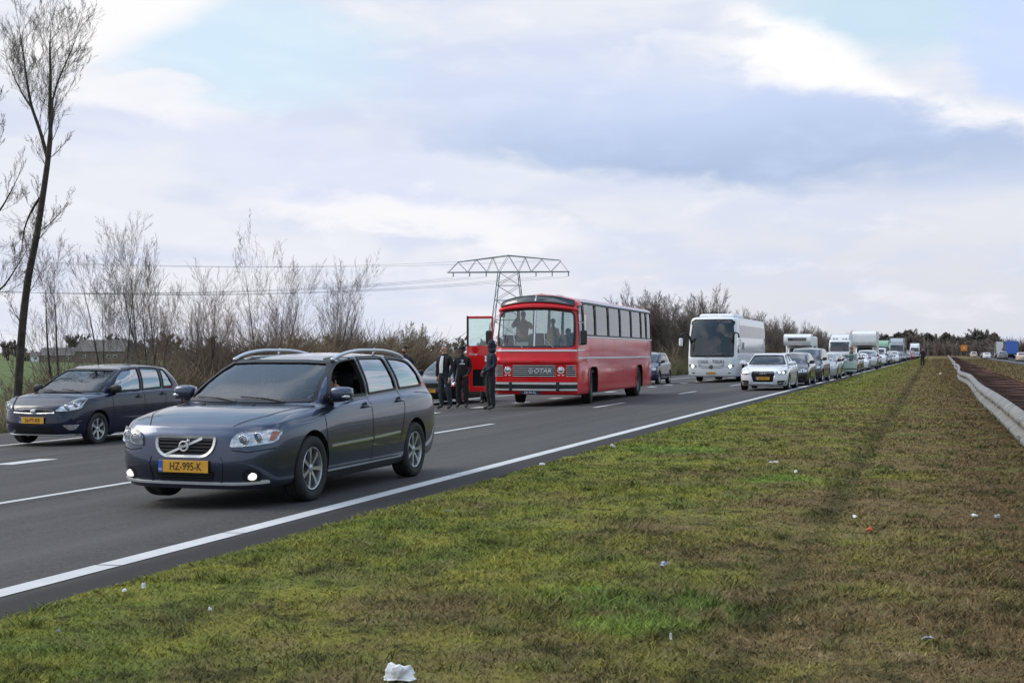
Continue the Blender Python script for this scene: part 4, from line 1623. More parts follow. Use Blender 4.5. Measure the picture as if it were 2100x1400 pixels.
# ------------------------------------------------------------------ bare trees
def seg_mesh(name, segs, sides, mat):
    """segs: array (n, 8): p0 p1 r0 r1 -> thin prisms"""
    S = np.asarray(segs, float)
    n = len(S)
    p0, p1, r0, r1 = S[:, 0:3], S[:, 3:6], S[:, 6], S[:, 7]
    t = p1 - p0
    t /= np.maximum(1e-6, np.linalg.norm(t, axis=1))[:, None]
    ref = np.where(np.abs(t[:, 2:3]) < .9, np.array([[0, 0, 1.0]]), np.array([[1.0, 0, 0]]))
    a = np.cross(t, ref)
    a /= np.maximum(1e-6, np.linalg.norm(a, axis=1))[:, None]
    b = np.cross(t, a)
    V = np.empty((n, 2 * sides, 3))
    for k in range(sides):
        w = 2 * PI * k / sides
        d = a * math.cos(w) + b * math.sin(w)
        V[:, k] = p0 + d * r0[:, None]
        V[:, sides + k] = p1 + d * r1[:, None]
    base = (np.arange(n) * 2 * sides)[:, None]
    F = []
    for k in range(sides):
        q = (k + 1) % sides
        F.append(base + np.array([[k, q, sides + q, sides + k]]))
    F = np.stack(F, 1).reshape(-1, 4)
    me = bpy.data.meshes.new(name)
    me.vertices.add(n * 2 * sides)
    me.vertices.foreach_set('co', V.reshape(-1))
    m = len(F)
    me.loops.add(m * 4)
    me.loops.foreach_set('vertex_index', F.reshape(-1).astype(np.int32))
    me.polygons.add(m)
    me.polygons.foreach_set('loop_start', (np.arange(m) * 4).astype(np.int32))
    me.update()
    me.materials.append(MATS[mat])
    return me


def grow(rng, out, p, d, length, rad, level, P):
    """one limb with its side shoots; out[level] gets segments"""
    n = P['segs'][level]
    seg = length / n
    pts = [p]
    dirs = [d]
    for i in range(n):
        wob = Vector(rng.normal(0, P['wander'][level], 3))
        d = (d + wob + Vector((0, 0, P['up'][level]))).normalized()
        p = p + d * seg
        pts.append(p)
        dirs.append(d)
    taper = P['taper'][level]
    rads = [max(P['rmin'], rad * (1 - taper * i / n)) for i in range(n + 1)]
    for i in range(n):
        out[level].append((*pts[i], *pts[i + 1], rads[i], rads[i + 1]))
    if level + 1 >= len(P['kids']) + 1:
        return
    kids = P['kids'][level]
    lo, hi = P['from'][level], 1.0
    for k in range(kids):
        f = lo + (hi - lo) * (k + rng.rand()) / kids
        i = min(n - 1, int(f * n))
        u = f * n - i
        q = pts[i].lerp(pts[i + 1], u)
        ax = dirs[i + 1]
        a = rng.rand() * 2 * PI
        side = ax.cross(Vector((math.cos(a), math.sin(a), .3)))
        if side.length < .1:
            side = Vector((1, 0, 0))
        side.normalize()
        ang = P['angle'][level] * (1 + .35 * rng.randn())
        nd = (ax * math.cos(ang) + side * math.sin(ang)).normalized()
        ln = length * P['len'][level] * (1.15 - .6 * f) * rng.uniform(.6, 1.25)
        rr = min(rads[i] * .8, max(P['rmin'], rads[i] * P['rad'][level]))
        grow(rng, out, q, nd, ln, rr, level + 1, P)


def bare_tree(name, label, seed, height, stems, P, loc, group=None, trunk_r=.1, spread=.25, mats=('bark', 'twig'), split=1, cat='tree', lean=(0, 0), path=None, part_names=('trunk', 'crown')):
    rng = np.random.RandomState(seed)
    out = [[] for _ in range(6)]
    for s in range(stems):
        a = rng.rand() * 2 * PI
        r = spread * (.3 + .7 * rng.rand()) if stems > 1 else 0
        d = Vector((math.cos(a) * r + lean[0], math.sin(a) * r + lean[1], 1)).normalized()
        hh = height * (1 if stems == 1 else rng.uniform(.62, 1.0))
        st = Vector((math.cos(a) * .12 * (stems > 1), math.sin(a) * .12 * (stems > 1), -.15))
        grow(rng, out, st, d, hh, trunk_r * (1 if stems == 1 else rng.uniform(.6, 1)), 0, P)
    root = link(name, None)
    tag(root, label, cat, group)
    root.location = loc
    tr = [s for q in out[:split] for s in q]
    cr = [s for q in out[split:] for s in q]
    link(part_names[0], seg_mesh('trunk', tr, 6, mats[0]), root)
    if cr:
        link(part_names[1], seg_mesh('crown', cr, 3, mats[1]), root)
    return root


WILLOW = dict(segs=(11, 8, 6, 4, 2), wander=(.04, .05, .06, .08, .10), up=(.04, .08, .09, .08, .05), taper=(.9, .9, .85, .7, .5), rmin=.0023, kids=(10, 6, 5, 4), **{'from': (.08, .10, .1, .1)}, angle=(.40, .42, .48, .52), len=(.60, .52, .50, .5), rad=(.34, .42, .52, .7))
THICKET = dict(segs=(9, 7, 5, 3), wander=(.05, .07, .09, .11), up=(.04, .08, .08, .05), taper=(.9, .88, .8, .6), rmin=.0026, kids=(10, 7, 6), **{'from': (.06, .1, .1)}, angle=(.38, .42, .5), len=(.58, .52, .5), rad=(.34, .42, .58))
ROUND = dict(segs=(4, 7, 5, 4, 2), wander=(.05, .10, .12, .14, .15), up=(.05, .03, .05, .05, .02), taper=(.4, .8, .85, .75, .6), rmin=.008, kids=(16, 9, 6, 5), **{'from': (.30, .15, .1, .1)}, angle=(.85, .55, .6, .65), len=(.95, .5, .5, .55), rad=(.5, .5, .55, .65))
FAR = dict(segs=(6, 5, 4, 2), wander=(.05, .08, .10, .12), up=(.05, .08, .08, .04), taper=(.7, .82, .8, .6), rmin=.009, kids=(13, 9, 7), **{'from': (.12, .12, .1)}, angle=(.44, .45, .55), len=(.62, .52, .52), rad=(.36, .46, .6))

# ------------------------------------------------------------------ people
def skin_body(name, joints, edges, regions, mats, parent, sub=2, root_joint='pelvis'):
    """one continuous figure grown over a skeleton. joints: name -> (pos, rx, ry); regions: per edge material index"""
    names = list(joints)
    idx = {k: i for i, k in enumerate(names)}
    me = bpy.data.meshes.new(name)
    me.from_pydata([joints[k][0] for k in names], [(idx[a], idx[b]) for a, b in edges], [])
    o = bench_obj(name + '_tmp', me)
    bm = bmesh.new()
    bm.from_mesh(me)
    lay = bm.verts.layers.skin.verify()
    bm.verts.ensure_lookup_table()
    for k in names:
        sv = bm.verts[idx[k]][lay]
        sv.radius = (joints[k][1], joints[k][2])
        sv.use_root = (k == root_joint)
    bm.to_mesh(me)
    bm.free()
    sk = o.modifiers.new('skin', 'SKIN')
    sk.use_smooth_shade = True
    sk.branch_smoothing = .4
    sb = o.modifiers.new('sub', 'SUBSURF')
    sb.levels = sub
    sb.render_levels = sub
    res = bench_mesh(o)
    bpy.data.objects.remove(o)
    nv_ = len(res.vertices)
    co, no = np.empty(nv_ * 3), np.empty(nv_ * 3)
    res.vertices.foreach_get('co', co)
    res.vertices.foreach_get('normal', no)
    co, no = co.reshape(-1, 3), no.reshape(-1, 3)
    for i_ in range(nv_):
        x_, y_, z_ = co[i_]
        if .12 < z_ < 1.47:
            k = .5 + .5 * min(1, abs(z_ - 1.0) * 2)
            co[i_] += no[i_] * (k * (.016 * vnoise(x_ * 1.2, y_ * 1.2 + z_ * 1.7, 7.0, 5) + .007 * vnoise(x_, y_ + z_ * .8, 19.0, 6)))
    res.vertices.foreach_set('co', co.reshape(-1))
    res.update()
    res.materials.clear()
    for m in mats:
        res.materials.append(MATS[m])
    A = np.array([joints[a][0] for a, b in edges], float)
    B = np.array([joints[b][0] for a, b in edges], float)
    RR = np.array([(min(joints[a][1:]) + min(joints[b][1:])) / 2 for a, b in edges])
    nf = len(res.polygons)
    C_ = np.empty(nf * 3)
    res.polygons.foreach_get('center', C_)
    C_ = C_.reshape(-1, 3)
    best = np.full(nf, 1e9)
    reg = np.zeros(nf, np.int32)
    for e in range(len(edges)):
        ab = B[e] - A[e]
        t = np.clip(((C_ - A[e]) @ ab) / max(1e-9, ab @ ab), 0, 1)
        d = np.linalg.norm(A[e] + t[:, None] * ab - C_, axis=1) - RR[e]
        m_ = d < best
        best[m_] = d[m_]
        reg[m_] = regions[e]
    res.polygons.foreach_set('material_index', reg)
    res.polygons.foreach_set('use_smooth', [True] * nf)
    return link(name, res, parent)


def person(label, loc, rz, mats, pose=None, hair='hair_dark', extra=None, group=None, scale=1.0, seated=False, beard=False, hood=None, cap=None, shirt=None):
    """mats: (skin, top, legs, shoes). Faces -y. pose overrides joint positions"""
    J = {'pelvis': ((0, 0, .96), .182, .135), 'waist': ((0, 0, 1.10), .165, .125), 'chest': ((0, .01, 1.30), .185, .135), 'collar': ((0, .015, 1.45), .10, .085),
         'neck': ((0, .005, 1.535), .052, .055), 'jaw': ((0, -.012, 1.60), .058, .070), 'face': ((0, -.008, 1.665), .076, .090), 'crown': ((0, .006, 1.725), .070, .084), 'nose': ((0, -.105, 1.645), .012, .016)}
    E_ = [('pelvis', 'waist', 1), ('waist', 'chest', 1), ('chest', 'collar', 1), ('collar', 'neck', 0), ('neck', 'jaw', 0), ('jaw', 'face', 0), ('face', 'crown', 0), ('face', 'nose', 0)]
    for s, n in ((1, 'l'), (-1, 'r')):
        J['sh' + n] = ((s * .19, .015, 1.43), .08, .08)
        J['el' + n] = ((s * .225, .035, 1.15), .062, .062)
        J['wr' + n] = ((s * .225, -.04, .90), .044, .044)
        J['pa' + n] = ((s * .22, -.06, .82), .036, .024)
        J['hip' + n] = ((s * .095, .005, .90), .108, .112)
        J['kn' + n] = ((s * .105, -.015, .50), .080, .084)
        J['an' + n] = ((s * .11, .03, .10), .062, .066)
        J['to' + n] = ((s * .14, -.15, .045), .045, .035)
        E_ += [('chest', 'sh' + n, 1), ('sh' + n, 'el' + n, 1), ('el' + n, 'wr' + n, 1), ('wr' + n, 'pa' + n, 0), ('pelvis', 'hip' + n, 2), ('hip' + n, 'kn' + n, 2), ('kn' + n, 'an' + n, 2), ('an' + n, 'to' + n, 3)]
    if pose:
        for k, v in pose.items():
            J[k] = (v, J[k][1], J[k][2])
    for s, n in ((1, 'l'), (-1, 'r')):
        pw, pp = Vector(J['wr' + n][0]), Vector(J['pa' + n][0])
        f = (pp - pw).normalized()
        across = f.cross(Vector((1, 0, 0)) if abs(f.x) < .8 else Vector((0, 1, 0))).normalized()
        inward = f.cross(across).normalized()
        for i, (of, ln) in enumerate(((-.028, .070), (-.010, .082), (.010, .078), (.028, .060))):
            a = pp + f * .03 + across * of
            b = a + f * ln * .55 + inward * .012
            c = b + f * ln * .30 + inward * .030
            J['f%s%da' % (n, i)] = (tuple(a), .0095, .0095)
            J['f%s%db' % (n, i)] = (tuple(b), .0088, .0088)
            J['f%s%dc' % (n, i)] = (tuple(c), .0075, .0075)
            E_ += [('pa' + n, 'f%s%da' % (n, i), 0), ('f%s%da' % (n, i), 'f%s%db' % (n, i), 0), ('f%s%db' % (n, i), 'f%s%dc' % (n, i), 0)]
        a = pw.lerp(pp, .55) + across * -.034
        b = a + f * .035 + across * -.022
        J['t%sa' % n] = (tuple(a), .011, .011)
        J['t%sb' % n] = (tuple(b + f * .025), .009, .009)
        E_ += [('wr' + n, 't%sa' % n, 0), ('t%sa' % n, 't%sb' % n, 0)]
    root = link('person', None)
    tag(root, label, 'person', group)
    root.location = loc
    root.rotation_euler = (0, 0, rz)
    root.scale = (scale,) * 3
    body = skin_body('body', J, [(a, b) for a, b, _ in E_], [r for _, _, r in E_], mats, root)
    hd = Vector(J['face'][0])
    for s in (1, -1):
        e = MB().ell(hd + Vector((s * .030, -.083, .012)), (.011, .008, .007), 1, 8, 5).build('eye', 'ink', root, True)
        MB().ell(hd + Vector((s * .030, -.086, .032)), (.018, .006, .005), 1, 8, 5).build('eyebrow', hair if hair else 'hair_fair', e, True)
        MB().ell(hd + Vector((s * .074, .012, -.005)), (.012, .020, .032), 1, 8, 6).build('ear', mats[0], root, True)
    m = MB()
    m.ell(hd + Vector((0, -.082, -.052)), (.022, .008, .007), 1, 8, 5)
    m.build('mouth', 'litter_brown', root, True)
    if hair:
        m = MB()
        m.ell(hd + Vector((0, .020, .050)), (.080, .092, .070), .95, 14, 9)
        m.ell(hd + Vector((0, .055, -.01)), (.070, .052, .065), .95, 12, 8)
        m.build('hair', hair, root, True)
    if beard:
        m = MB()
        m.ell(hd + Vector((0, -.045, -.080)), (.058, .045, .040), .9, 12, 8)
        m.build('beard', hair, root, True)
    if hood:
        m = MB()
        m.ell(hd + Vector((0, .040, .02)), (.105, .095, .135), .9, 16, 10)
        m.ell(hd + Vector((0, .045, -.12)), (.13, .10, .08), .9, 14, 8)
        m.build('hood', hood, root, True)
    if cap:
        m = MB()
        m.ell(hd + Vector((0, .008, .062)), (.083, .095, .058), .9, 16, 8)
        m.box(hd + Vector((0, -.115, .045)), (.12, .09, .012), ch=.005)
        m.build('cap', cap, root, True)
    if shirt:
        m = MB()
        c = Vector(J['chest'][0])
        n_ = 10
        vs, fs = [], []
        for i in range(n_ + 1):
            t = i / n_
            z = 1.47 - t * .47
            wd = .042 + .022 * math.sin(t * 2.6)
            yy = -.095 - .055 * math.sin(min(1, t * 1.7) * PI * .5)
            vs += [(-wd, yy + .01, z), (0, yy - .006, z), (wd, yy + .01, z)]
        for i in range(n_):
            for q in range(2):
                fs.append((i * 3 + q, i * 3 + q + 1, i * 3 + q + 4, i * 3 + q + 3))
        m.add(vs, fs)
        m.build('shirt_front', shirt, root, True)
    if extra:
        extra(root, J)
    return root

# ------------------------------------------------------------------ more cars
def hatchback():
    S = dict(hw=.84, fo=.80, wb=2.49, ro=.66, wr=.293, zb=.19, z5=(.755, .86, .91, .935, .94, .93), yc=.02, zc=.93, yg=2.98, zg=1.0, belt=(.93, .985), yw=.95, zw=1.365,
             yrr=2.66, zrr=1.375, zr=1.45, x9=.70, x7=.90, x5=.945, hf=.12, crown=.06, bulge=.035, nose=.03, fx=(0, .42, .76, .94), fy=(0, .02, .13, .36), ry=(.30, .09, .02, 0))
    root = thing('hatchback_car', 'dark blue hatchback with pale headlights beside the grey estate car', 'car')
    W = [('windscreen', rpoly([(-.66, .965), (-.3, .955), (.3, .955), (.66, .965), (.535, 1.335), (.3, 1.345), (-.3, 1.345), (-.535, 1.335)], .03), 'f', False, 'glass'),
         ('front_window', rpoly([(.47, .955), (.78, 1.21), (1.06, 1.345), (1.47, 1.378), (1.425, .965)], [.02, .1, .12, .04, .03]), 'x', True, 'glass_side'),
         ('rear_window', rpoly([(1.50, .968), (1.55, 1.380), (2.16, 1.358), (2.135, .995)], .03), 'x', True, 'glass_side'),
         ('quarter_window', rpoly([(2.215, 1.0), (2.24, 1.352), (2.40, 1.33), (2.575, 1.01)], .02), 'x', True, 'glass_side'),
         ('tailgate_window', rpoly([(-.56, 1.04), (.56, 1.04), (.50, 1.33), (-.50, 1.33)], .06), 'r', False, 'glass_side')]
    body, bvh = body_of(root, S, W, [(0, .328), (2.49, .328)], 'paint', 5, 4)
    body.color = (0.006, 0.009, 0.032, 1)
    glazing(root, bvh, W)
    headlamp(root, bvh, rpoly([(.43, .625), (.58, .79), (.70, .86), (.785, .83), (.775, .67), (.62, .63)], [.03, .08, .04, .05, .05, .05]), [(.60, .68, .055), (.70, .73, .045)])
    gp = rpoly([(-.42, .600), (-.40, .640), (0, .668), (.40, .640), (.42, .600), (0, .585)], [.02, .05, .2, .05, .02, .2])
    g = patch(MB(), bvh, gp, 'f', .003, .05).build('grille', 'dark_hollow', root)
    strip(MB(), bvh, gp, .018, 'f', .004, True, raised=.010, step=.04).build('grille_frame', 'chrome', g, True)
    p = shoot(bvh, (0, .628), 'f', .015)
    MB().ell(p, (.058, .012, .024), 1.0).build('badge', 'white_gel', g, True)
    patch(MB(), bvh, rpoly([(-.42, .36), (.42, .36), (.36, .235), (-.36, .235)], .03), 'f', .003, .06).build('lower_intake', 'dark_hollow', root)
    for sg in (1, -1):
        m = patch(MB(), bvh, rpoly([(.56, .385), (.765, .395), (.72, .30), (.65, .295)], .02), 'f', .006, .04, rim=.006)
        m.v = [(sg * a[0], a[1], a[2]) for a in m.v]
        m.build('fog_light', 'lamp_reflector', root)
    strip(MB(), bvh, [(-.74, .215), (-.4, .205), (.4, .205), (.74, .215)], .014, 'f', .003, raised=.008).build('bumper_trim', 'satin_metal', root)
    plate(root, '36-PT-KR', shoot(bvh, (0, .465), 'f', .02), (R(90), 0, 0))
    plate(root, '36-PT-KR', shoot(bvh, (0, .62), 'r', .02), (R(90), 0, PI))
    seams(root, bvh, [('x', [(.42, .93), (.44, .6), (.44, .28)]), ('x', [(1.45, .96), (1.46, .6), (1.43, .27)]), ('x', [(2.18, .99), (2.2, .8), (2.1, .55)]), ('x', [(.44, .275), (1.98, .275)]), ('x', [(.45, .56), (2.05, .58)])])
    handles(root, bvh, [(1.26, .83), (2.08, .86)], 'black_plastic')
    mirrors(root, S, 'paint', .52, .985, .09, (.10, .07, .068), cap='black_plastic')
    for x in (-.05, .42):
        MB().tube([tuple(shoot(bvh, (x, .93), 'f', .02)), tuple(shoot(bvh, (x - .24, .97), 'f', .014)), tuple(shoot(bvh, (x - .48, .985), 'f', .014))], .008, 6).build('wiper', 'black_plastic', root)
    q = shoot(bvh, (0, 1.15), 't', 0)
    MB().tube([tuple(q), (q.x, q.y + .06, q.z + .16)], .005, 5).build('aerial', 'black_plastic', root)
    taillights(root, bvh, rpoly([(.60, .80), (.76, .76), (.77, .98), (.66, 1.0)], .03))
    MB().box((0, .48, .80), (1.3, .5, .2), ch=.08).build('dashboard', 'interior_pale', root)
    seats(root, [(.36, 1.25, .50), (-.36, 1.25, .50)])
    steering(root, .36, .92, .88)
    MB().ell((0, 2.3, .80), (.6, .09, .33), .45, rot=Matrix.Rotation(R(-14), 3, 'X')).build('rear_bench', 'seat_cloth', root, True)
    for x in (1, -1):
        for y in (0, 2.49):
            wheel(root, x * .735, y, .293, .195, 'spoke6')
    MB().box((0, 1.2, .24), (1.1, 3.2, .1), ch=.03).build('underbody', 'dark_hollow', root)
    return root


def white_saloon():
    S = dict(hw=.92, fo=.88, wb=2.82, ro=1.02, wr=.325, zb=.18, z5=(.76, .85, .90, .93, .96, .98), yc=.25, zc=.965, yg=3.10, zg=1.06, belt=(.95, 1.0), yw=1.05, zw=1.355,
             yrr=2.55, zrr=1.34, zr=1.43, x9=.665, x7=.885, x5=.94, hf=.10, crown=.045, bulge=.03, nose=.0)
    root = thing('saloon_car', 'white saloon with hexagonal black grille heading the inner-lane queue', 'car')
    W = [('windscreen', rpoly([(-.70, .995), (-.3, .988), (.3, .988), (.70, .995), (.55, 1.325), (.3, 1.338), (-.3, 1.338), (-.55, 1.325)], .03), 'f', False, 'glass'),
         ('front_window', rpoly([(.66, .985), (1.0, 1.25), (1.25, 1.34), (1.55, 1.36), (1.52, 1.0)], [.02, .1, .1, .03, .03]), 'x', True, 'glass_side'),
         ('rear_window', rpoly([(1.60, 1.0), (1.62, 1.362), (2.1, 1.335), (2.62, 1.04)], [.02, .03, .12, .04]), 'x', True, 'glass_side'),
         ('tailgate_window', rpoly([(-.56, 1.09), (.56, 1.09), (.48, 1.31), (-.48, 1.31)], .05), 'r', False, 'glass_side')]
    body, bvh = body_of(root, S, W, [(0, .36), (2.82, .36)], 'paint', 4, 4)
    body.color = (.78, .79, .82, 1)
    glazing(root, bvh, W)
    headlamp(root, bvh, rpoly([(.50, .655), (.48, .70), (.66, .755), (.835, .765), (.86, .70), (.80, .625), (.62, .615)], .03), [(.60, .695, .04), (.74, .69, .045)], lit=True)
    gp = rpoly([(-.40, .715), (.40, .715), (.445, .60), (.37, .315), (-.37, .315), (-.445, .60)], .03)
    g = patch(MB(), bvh, gp, 'f', .003, .06).build('grille', 'dark_hollow', root)
    strip(MB(), bvh, gp, .022, 'f', .004, True, raised=.010, step=.05).build('grille_frame', 'satin_metal', g, True)
    for k in range(6):
        z = .36 + k * .058
        strip(MB(), bvh, [(-.37, z), (.37, z)], .012, 'f', .005, raised=.006).build('grille_slat', 'black_plastic', g)
    rings = MB()
    for k in range(4):
        p = shoot(bvh, (-.095 + k * .063, .665), 'f', .02)
        rings.lathe([(0, .045), (-.008, .045), (-.008, .036), (0, .036)], 20, 'y', tuple(p))
    rings.build('badge', 'chrome', g)
    for sg in (1, -1):
        m = patch(MB(), bvh, rpoly([(.53, .385), (.86, .40), (.83, .235), (.55, .235)], .03), 'f', .003, .06)
        m.v = [(sg * a[0], a[1], a[2]) for a in m.v]
        i = m.build('side_intake', 'dark_hollow', root)
        m = strip(MB(), bvh, [(.58, .30), (.82, .315)], .02, 'f', .006, raised=.008)
        m.v = [(sg * a[0], a[1], a[2]) for a in m.v]
        m.build('intake_blade', 'satin_metal', i)
    plate(root, 'SK-796-N', shoot(bvh, (0, .47), 'f', .025), (R(90), 0, 0))
    seams(root, bvh, [('x', [(.48, .93), (.48, .3)]), ('x', [(1.57, .99), (1.57, .28)]), ('x', [(2.5, 1.0), (2.42, .6)]), ('t', [(.55, -.70), (.74, -.1), (.78, .3)])])
    handles(root, bvh, [(1.4, .84), (2.3, .87)], 'paint')
    mirrors(root, S, 'paint', .75, 1.03, .13, (.12, .07, .07))
    colour_all(root, (.78, .79, .82), ('door_mirror', 'door_handle'))
    MB().box((0, .75, .82), (1.4, .5, .2), ch=.08).build('dashboard', 'interior', root)
    seats(root, [(.38, 1.45, .46), (-.38, 1.45, .46)])
    taillights(root, bvh, rpoly([(.50, .78), (.84, .80), (.84, .93), (.50, .92)], .03))
    for x in (1, -1):
        for y in (0, 2.82):
            wheel(root, x * .80, y, .325, .225, 'spoke10')
    MB().box((0, 1.4, .24), (1.2, 3.9, .1), ch=.03).build('underbody', 'dark_hollow', root)
    return root


KINDS = {
    'hatch': (dict(hw=.86, fo=.80, wb=2.55, ro=.70, wr=.30, z5=(.73, .84, .91, .95, .96, .95), yc=.05, zc=.94, yg=3.05, zg=1.02, belt=(.95, 1.0), yw=.98, zw=1.38, yrr=2.75, zrr=1.40, zr=1.47, x9=.70),
              [(.50, .975), (.80, 1.22), (1.06, 1.355), (2.30, 1.375), (2.62, 1.03)], [1.45], 'spoke6'),
    'saloon': (dict(hw=.90, fo=.88, wb=2.75, ro=1.05, wr=.31, z5=(.74, .84, .90, .93, .95, .97), yc=.22, zc=.95, yg=3.05, zg=1.04, belt=(.945, .99), yw=1.02, zw=1.35, yrr=2.52, zrr=1.34, zr=1.43, x9=.67),
               [(.64, .975), (.98, 1.24), (1.23, 1.335), (2.1, 1.335), (2.60, 1.03)], [1.55], 'spoke10'),
    'estate': (dict(hw=.90, fo=.90, wb=2.70, ro=1.0, wr=.315, z5=(.74, .84, .90, .94, .96, .96), yc=.15, zc=.95, yg=3.52, zg=1.03, belt=(.95, 1.0), yw=1.05, zw=1.37, yrr=3.3, zrr=1.39, zr=1.46, x9=.71),
               [(.58, .98), (.90, 1.24), (1.18, 1.36), (2.9, 1.375), (3.2, 1.05)], [1.48, 2.35], 'spoke7'),
    'suv': (dict(hw=.92, fo=.88, wb=2.66, ro=.85, wr=.35, zb=.26, z5=(.88, .98, 1.05, 1.09, 1.11, 1.10), yc=.10, zc=1.10, yg=3.30, zg=1.17, belt=(1.09, 1.15), yw=.98, zw=1.58, yrr=3.05, zrr=1.60, zr=1.68, x9=.72),
            [(.55, 1.13), (.82, 1.40), (1.06, 1.545), (2.65, 1.57), (2.95, 1.20)], [1.42, 2.25], 'spoke5'),
    'mpv': (dict(hw=.90, fo=.82, wb=2.70, ro=.80, wr=.32, z5=(.82, .94, 1.0, 1.03, 1.04, 1.03), yc=-.10, zc=1.06, yg=3.38, zg=1.12, belt=(1.03, 1.08), yw=.85, zw=1.60, yrr=3.15, zrr=1.60, zr=1.68, x9=.73),
            [(.35, 1.09), (.68, 1.42), (.95, 1.555), (2.75, 1.57), (3.0, 1.14)], [1.40, 2.25], 'steel'),
    'van': (dict(hw=.97, fo=.85, wb=3.1, ro=.95, wr=.33, zb=.24, z5=(.92, 1.05, 1.10, 1.12, 1.12, 1.12), yc=-.15, zc=1.20, yg=3.98, zg=1.2, belt=(1.15, 1.18), yw=.55, zw=1.88, yrr=3.93, zrr=1.93, zr=2.0, x9=.82, x7=.93),
            [(.30, 1.20), (.48, 1.60), (.62, 1.78), (1.20, 1.80), (1.25, 1.20)], [], 'steel'),
}
PLATES = ['12-XB-FT', 'TN-474-G', '88-LZH-3', 'GP-207-V', '31-NKD-2', 'KR-664-J']


def plain_car(kind, detail=(4, 3)):
    """traffic car: shell, dark panes, lamps, grille, plate, mirrors, wheels"""
    S, side, splits, ws = KINDS[kind]
    root = link(kind + '_car', None)
    me, bvh = net_mesh(car_net(S), detail[0], detail[1], 'body', ['paint', 'dark_hollow'])
    cut = []
    for y in (0, S['wb']):
        for sg in (1, -1):
            cut.append(cyl_cutter(min(sg * .5, sg * 1.4), max(sg * .5, sg * 1.4), y, S['wr'] + .02, S['wr'] + .04, n=20))
    me = carve(me, cut, 'body')
    link('body', me, root)
    zc, zw, hw = S['zc'], S['zw'], S['hw']
    k9 = S.get('x9', .7)
    pane = [('windscreen', rpoly([(-.77 * hw, zc + .04), (.77 * hw, zc + .04), (k9 * .86 * hw, zw - .03), (-k9 * .86 * hw, zw - .03)], .04), 'f', False)]
    xs = [min(p[0] for p in side)] + splits + [max(p[0] for p in side)]
    sp = rpoly(side, .04)
    for i in range(len(xs) - 1):
        a, b = xs[i] + (.03 if i else 0), xs[i + 1] - (.03 if i < len(xs) - 2 else 0)
        q = clip_poly(sp, a, b)
        pane.append(('side_window', q, 'x', True))
    zg = S['zg']
    pane.append(('tailgate_window', rpoly([(-.62 * hw, zg + .05), (.62 * hw, zg + .05), (k9 * .80 * hw, S['zrr'] - .05), (-k9 * .80 * hw, S['zrr'] - .05)], .05), 'r', False))
    for nm, poly, ax, mir in pane:
        for sg in ((1, -1) if mir else (1,)):
            m = patch(MB(), bvh, poly, ax, .004, .14)
            if sg < 0:
                m.v = [(-p[0], p[1], p[2]) for p in m.v]
                m.f = [tuple(reversed(q)) for q in m.f]
            m.build(nm, 'glass_dark', root, True)
    zf = S['z5'][0]
    for sg in (1, -1):
        m = patch(MB(), bvh, rpoly([(.52 * hw, zf - .16), (.56 * hw, zf - .04), (.78 * hw, zf + .02), (.92 * hw, zf - .02), (.90 * hw, zf - .13)], .03), 'f', .006, .08)
        m.v = [(sg * p[0], p[1], p[2]) for p in m.v]
        h = m.build('headlight', 'lamp_reflector', root, True)
        p = shoot(bvh, (.70 * hw, zf - .075), 'f', .012)
        MB().lathe([(.01, .05), (-.006, .045), (-.01, .001)], 12, 'y', (sg * p.x, p.y, p.z)).build('lens', 'lamp_lens', h, True)
        m = patch(MB(), bvh, rpoly([(.66 * hw, zf), (.93 * hw, zf - .02), (.90 * hw, zf + .24), (.74 * hw, zf + .26)], .03), 'r', .006, .1)
        m.v = [(sg * p[0], p[1], p[2]) for p in m.v]
        m.build('tail_light', 'lamp_red', root, True)
    patch(MB(), bvh, rpoly([(-.42 * hw, zf - .05), (.42 * hw, zf - .05), (.38 * hw, zf - .17), (-.38 * hw, zf - .17)], .03), 'f', .004, .1).build('grille', 'dark_hollow', root)
    patch(MB(), bvh, rpoly([(-.62 * hw, .36), (.62 * hw, .36), (.55 * hw, .25), (-.55 * hw, .25)], .03), 'f', .004, .1).build('lower_intake', 'dark_hollow', root)
    for ax, zz, rz in (('f', .46, 0), ('r', .66, PI)):
        p = shoot(bvh, (0, zz), ax, .02)
        o = MB().box((0, 0, 0), (.52, .112, .008)).build('number_plate', 'plate_yellow', root)
        o.location = p
        o.rotation_euler = (R(90), 0, rz)
        text_mesh('plate_lettering', PLATES[len(kind) % 6], .10, 'ink', o, (.02, 0, .005), extrude=.001, sx=.78)
    mirrors(root, S, 'paint', side[0][0] + .12, side[0][1] + .04, .11, (.11, .07, .07), cap='black_plastic')
    trims(root, bvh, 'panel_gap', 'dark_hollow', [('x', [(y, side[0][1] - .03), (y + .02, .3)]) for y in [side[0][0] - .08] + splits], .012, off=.003, step=.2)
    for x in (1, -1):
        for y in (0, S['wb']):
            wheel(root, x * (hw - .115), y, S['wr'], .20, ws)
    MB().box((0, S['wb'] / 2, .25), (1.1, S['wb'] + .9, .1)).build('underbody', 'dark_hollow', root)
    return root


def clip_poly(poly, a, b):
    def half(P, c, keep):
        out = []
        for i in range(len(P)):
            p, q = P[i - 1], P[i]
            ip, iq = keep(p[0]), keep(q[0])
            if ip != iq:
                t = (c - p[0]) / (q[0] - p[0])
                out.append((c, p[1] + t * (q[1] - p[1])))
            if iq:
                out.append(tuple(q))
        return out
    return half(half(poly, a, lambda v: v >= a), b, lambda v: v <= b)


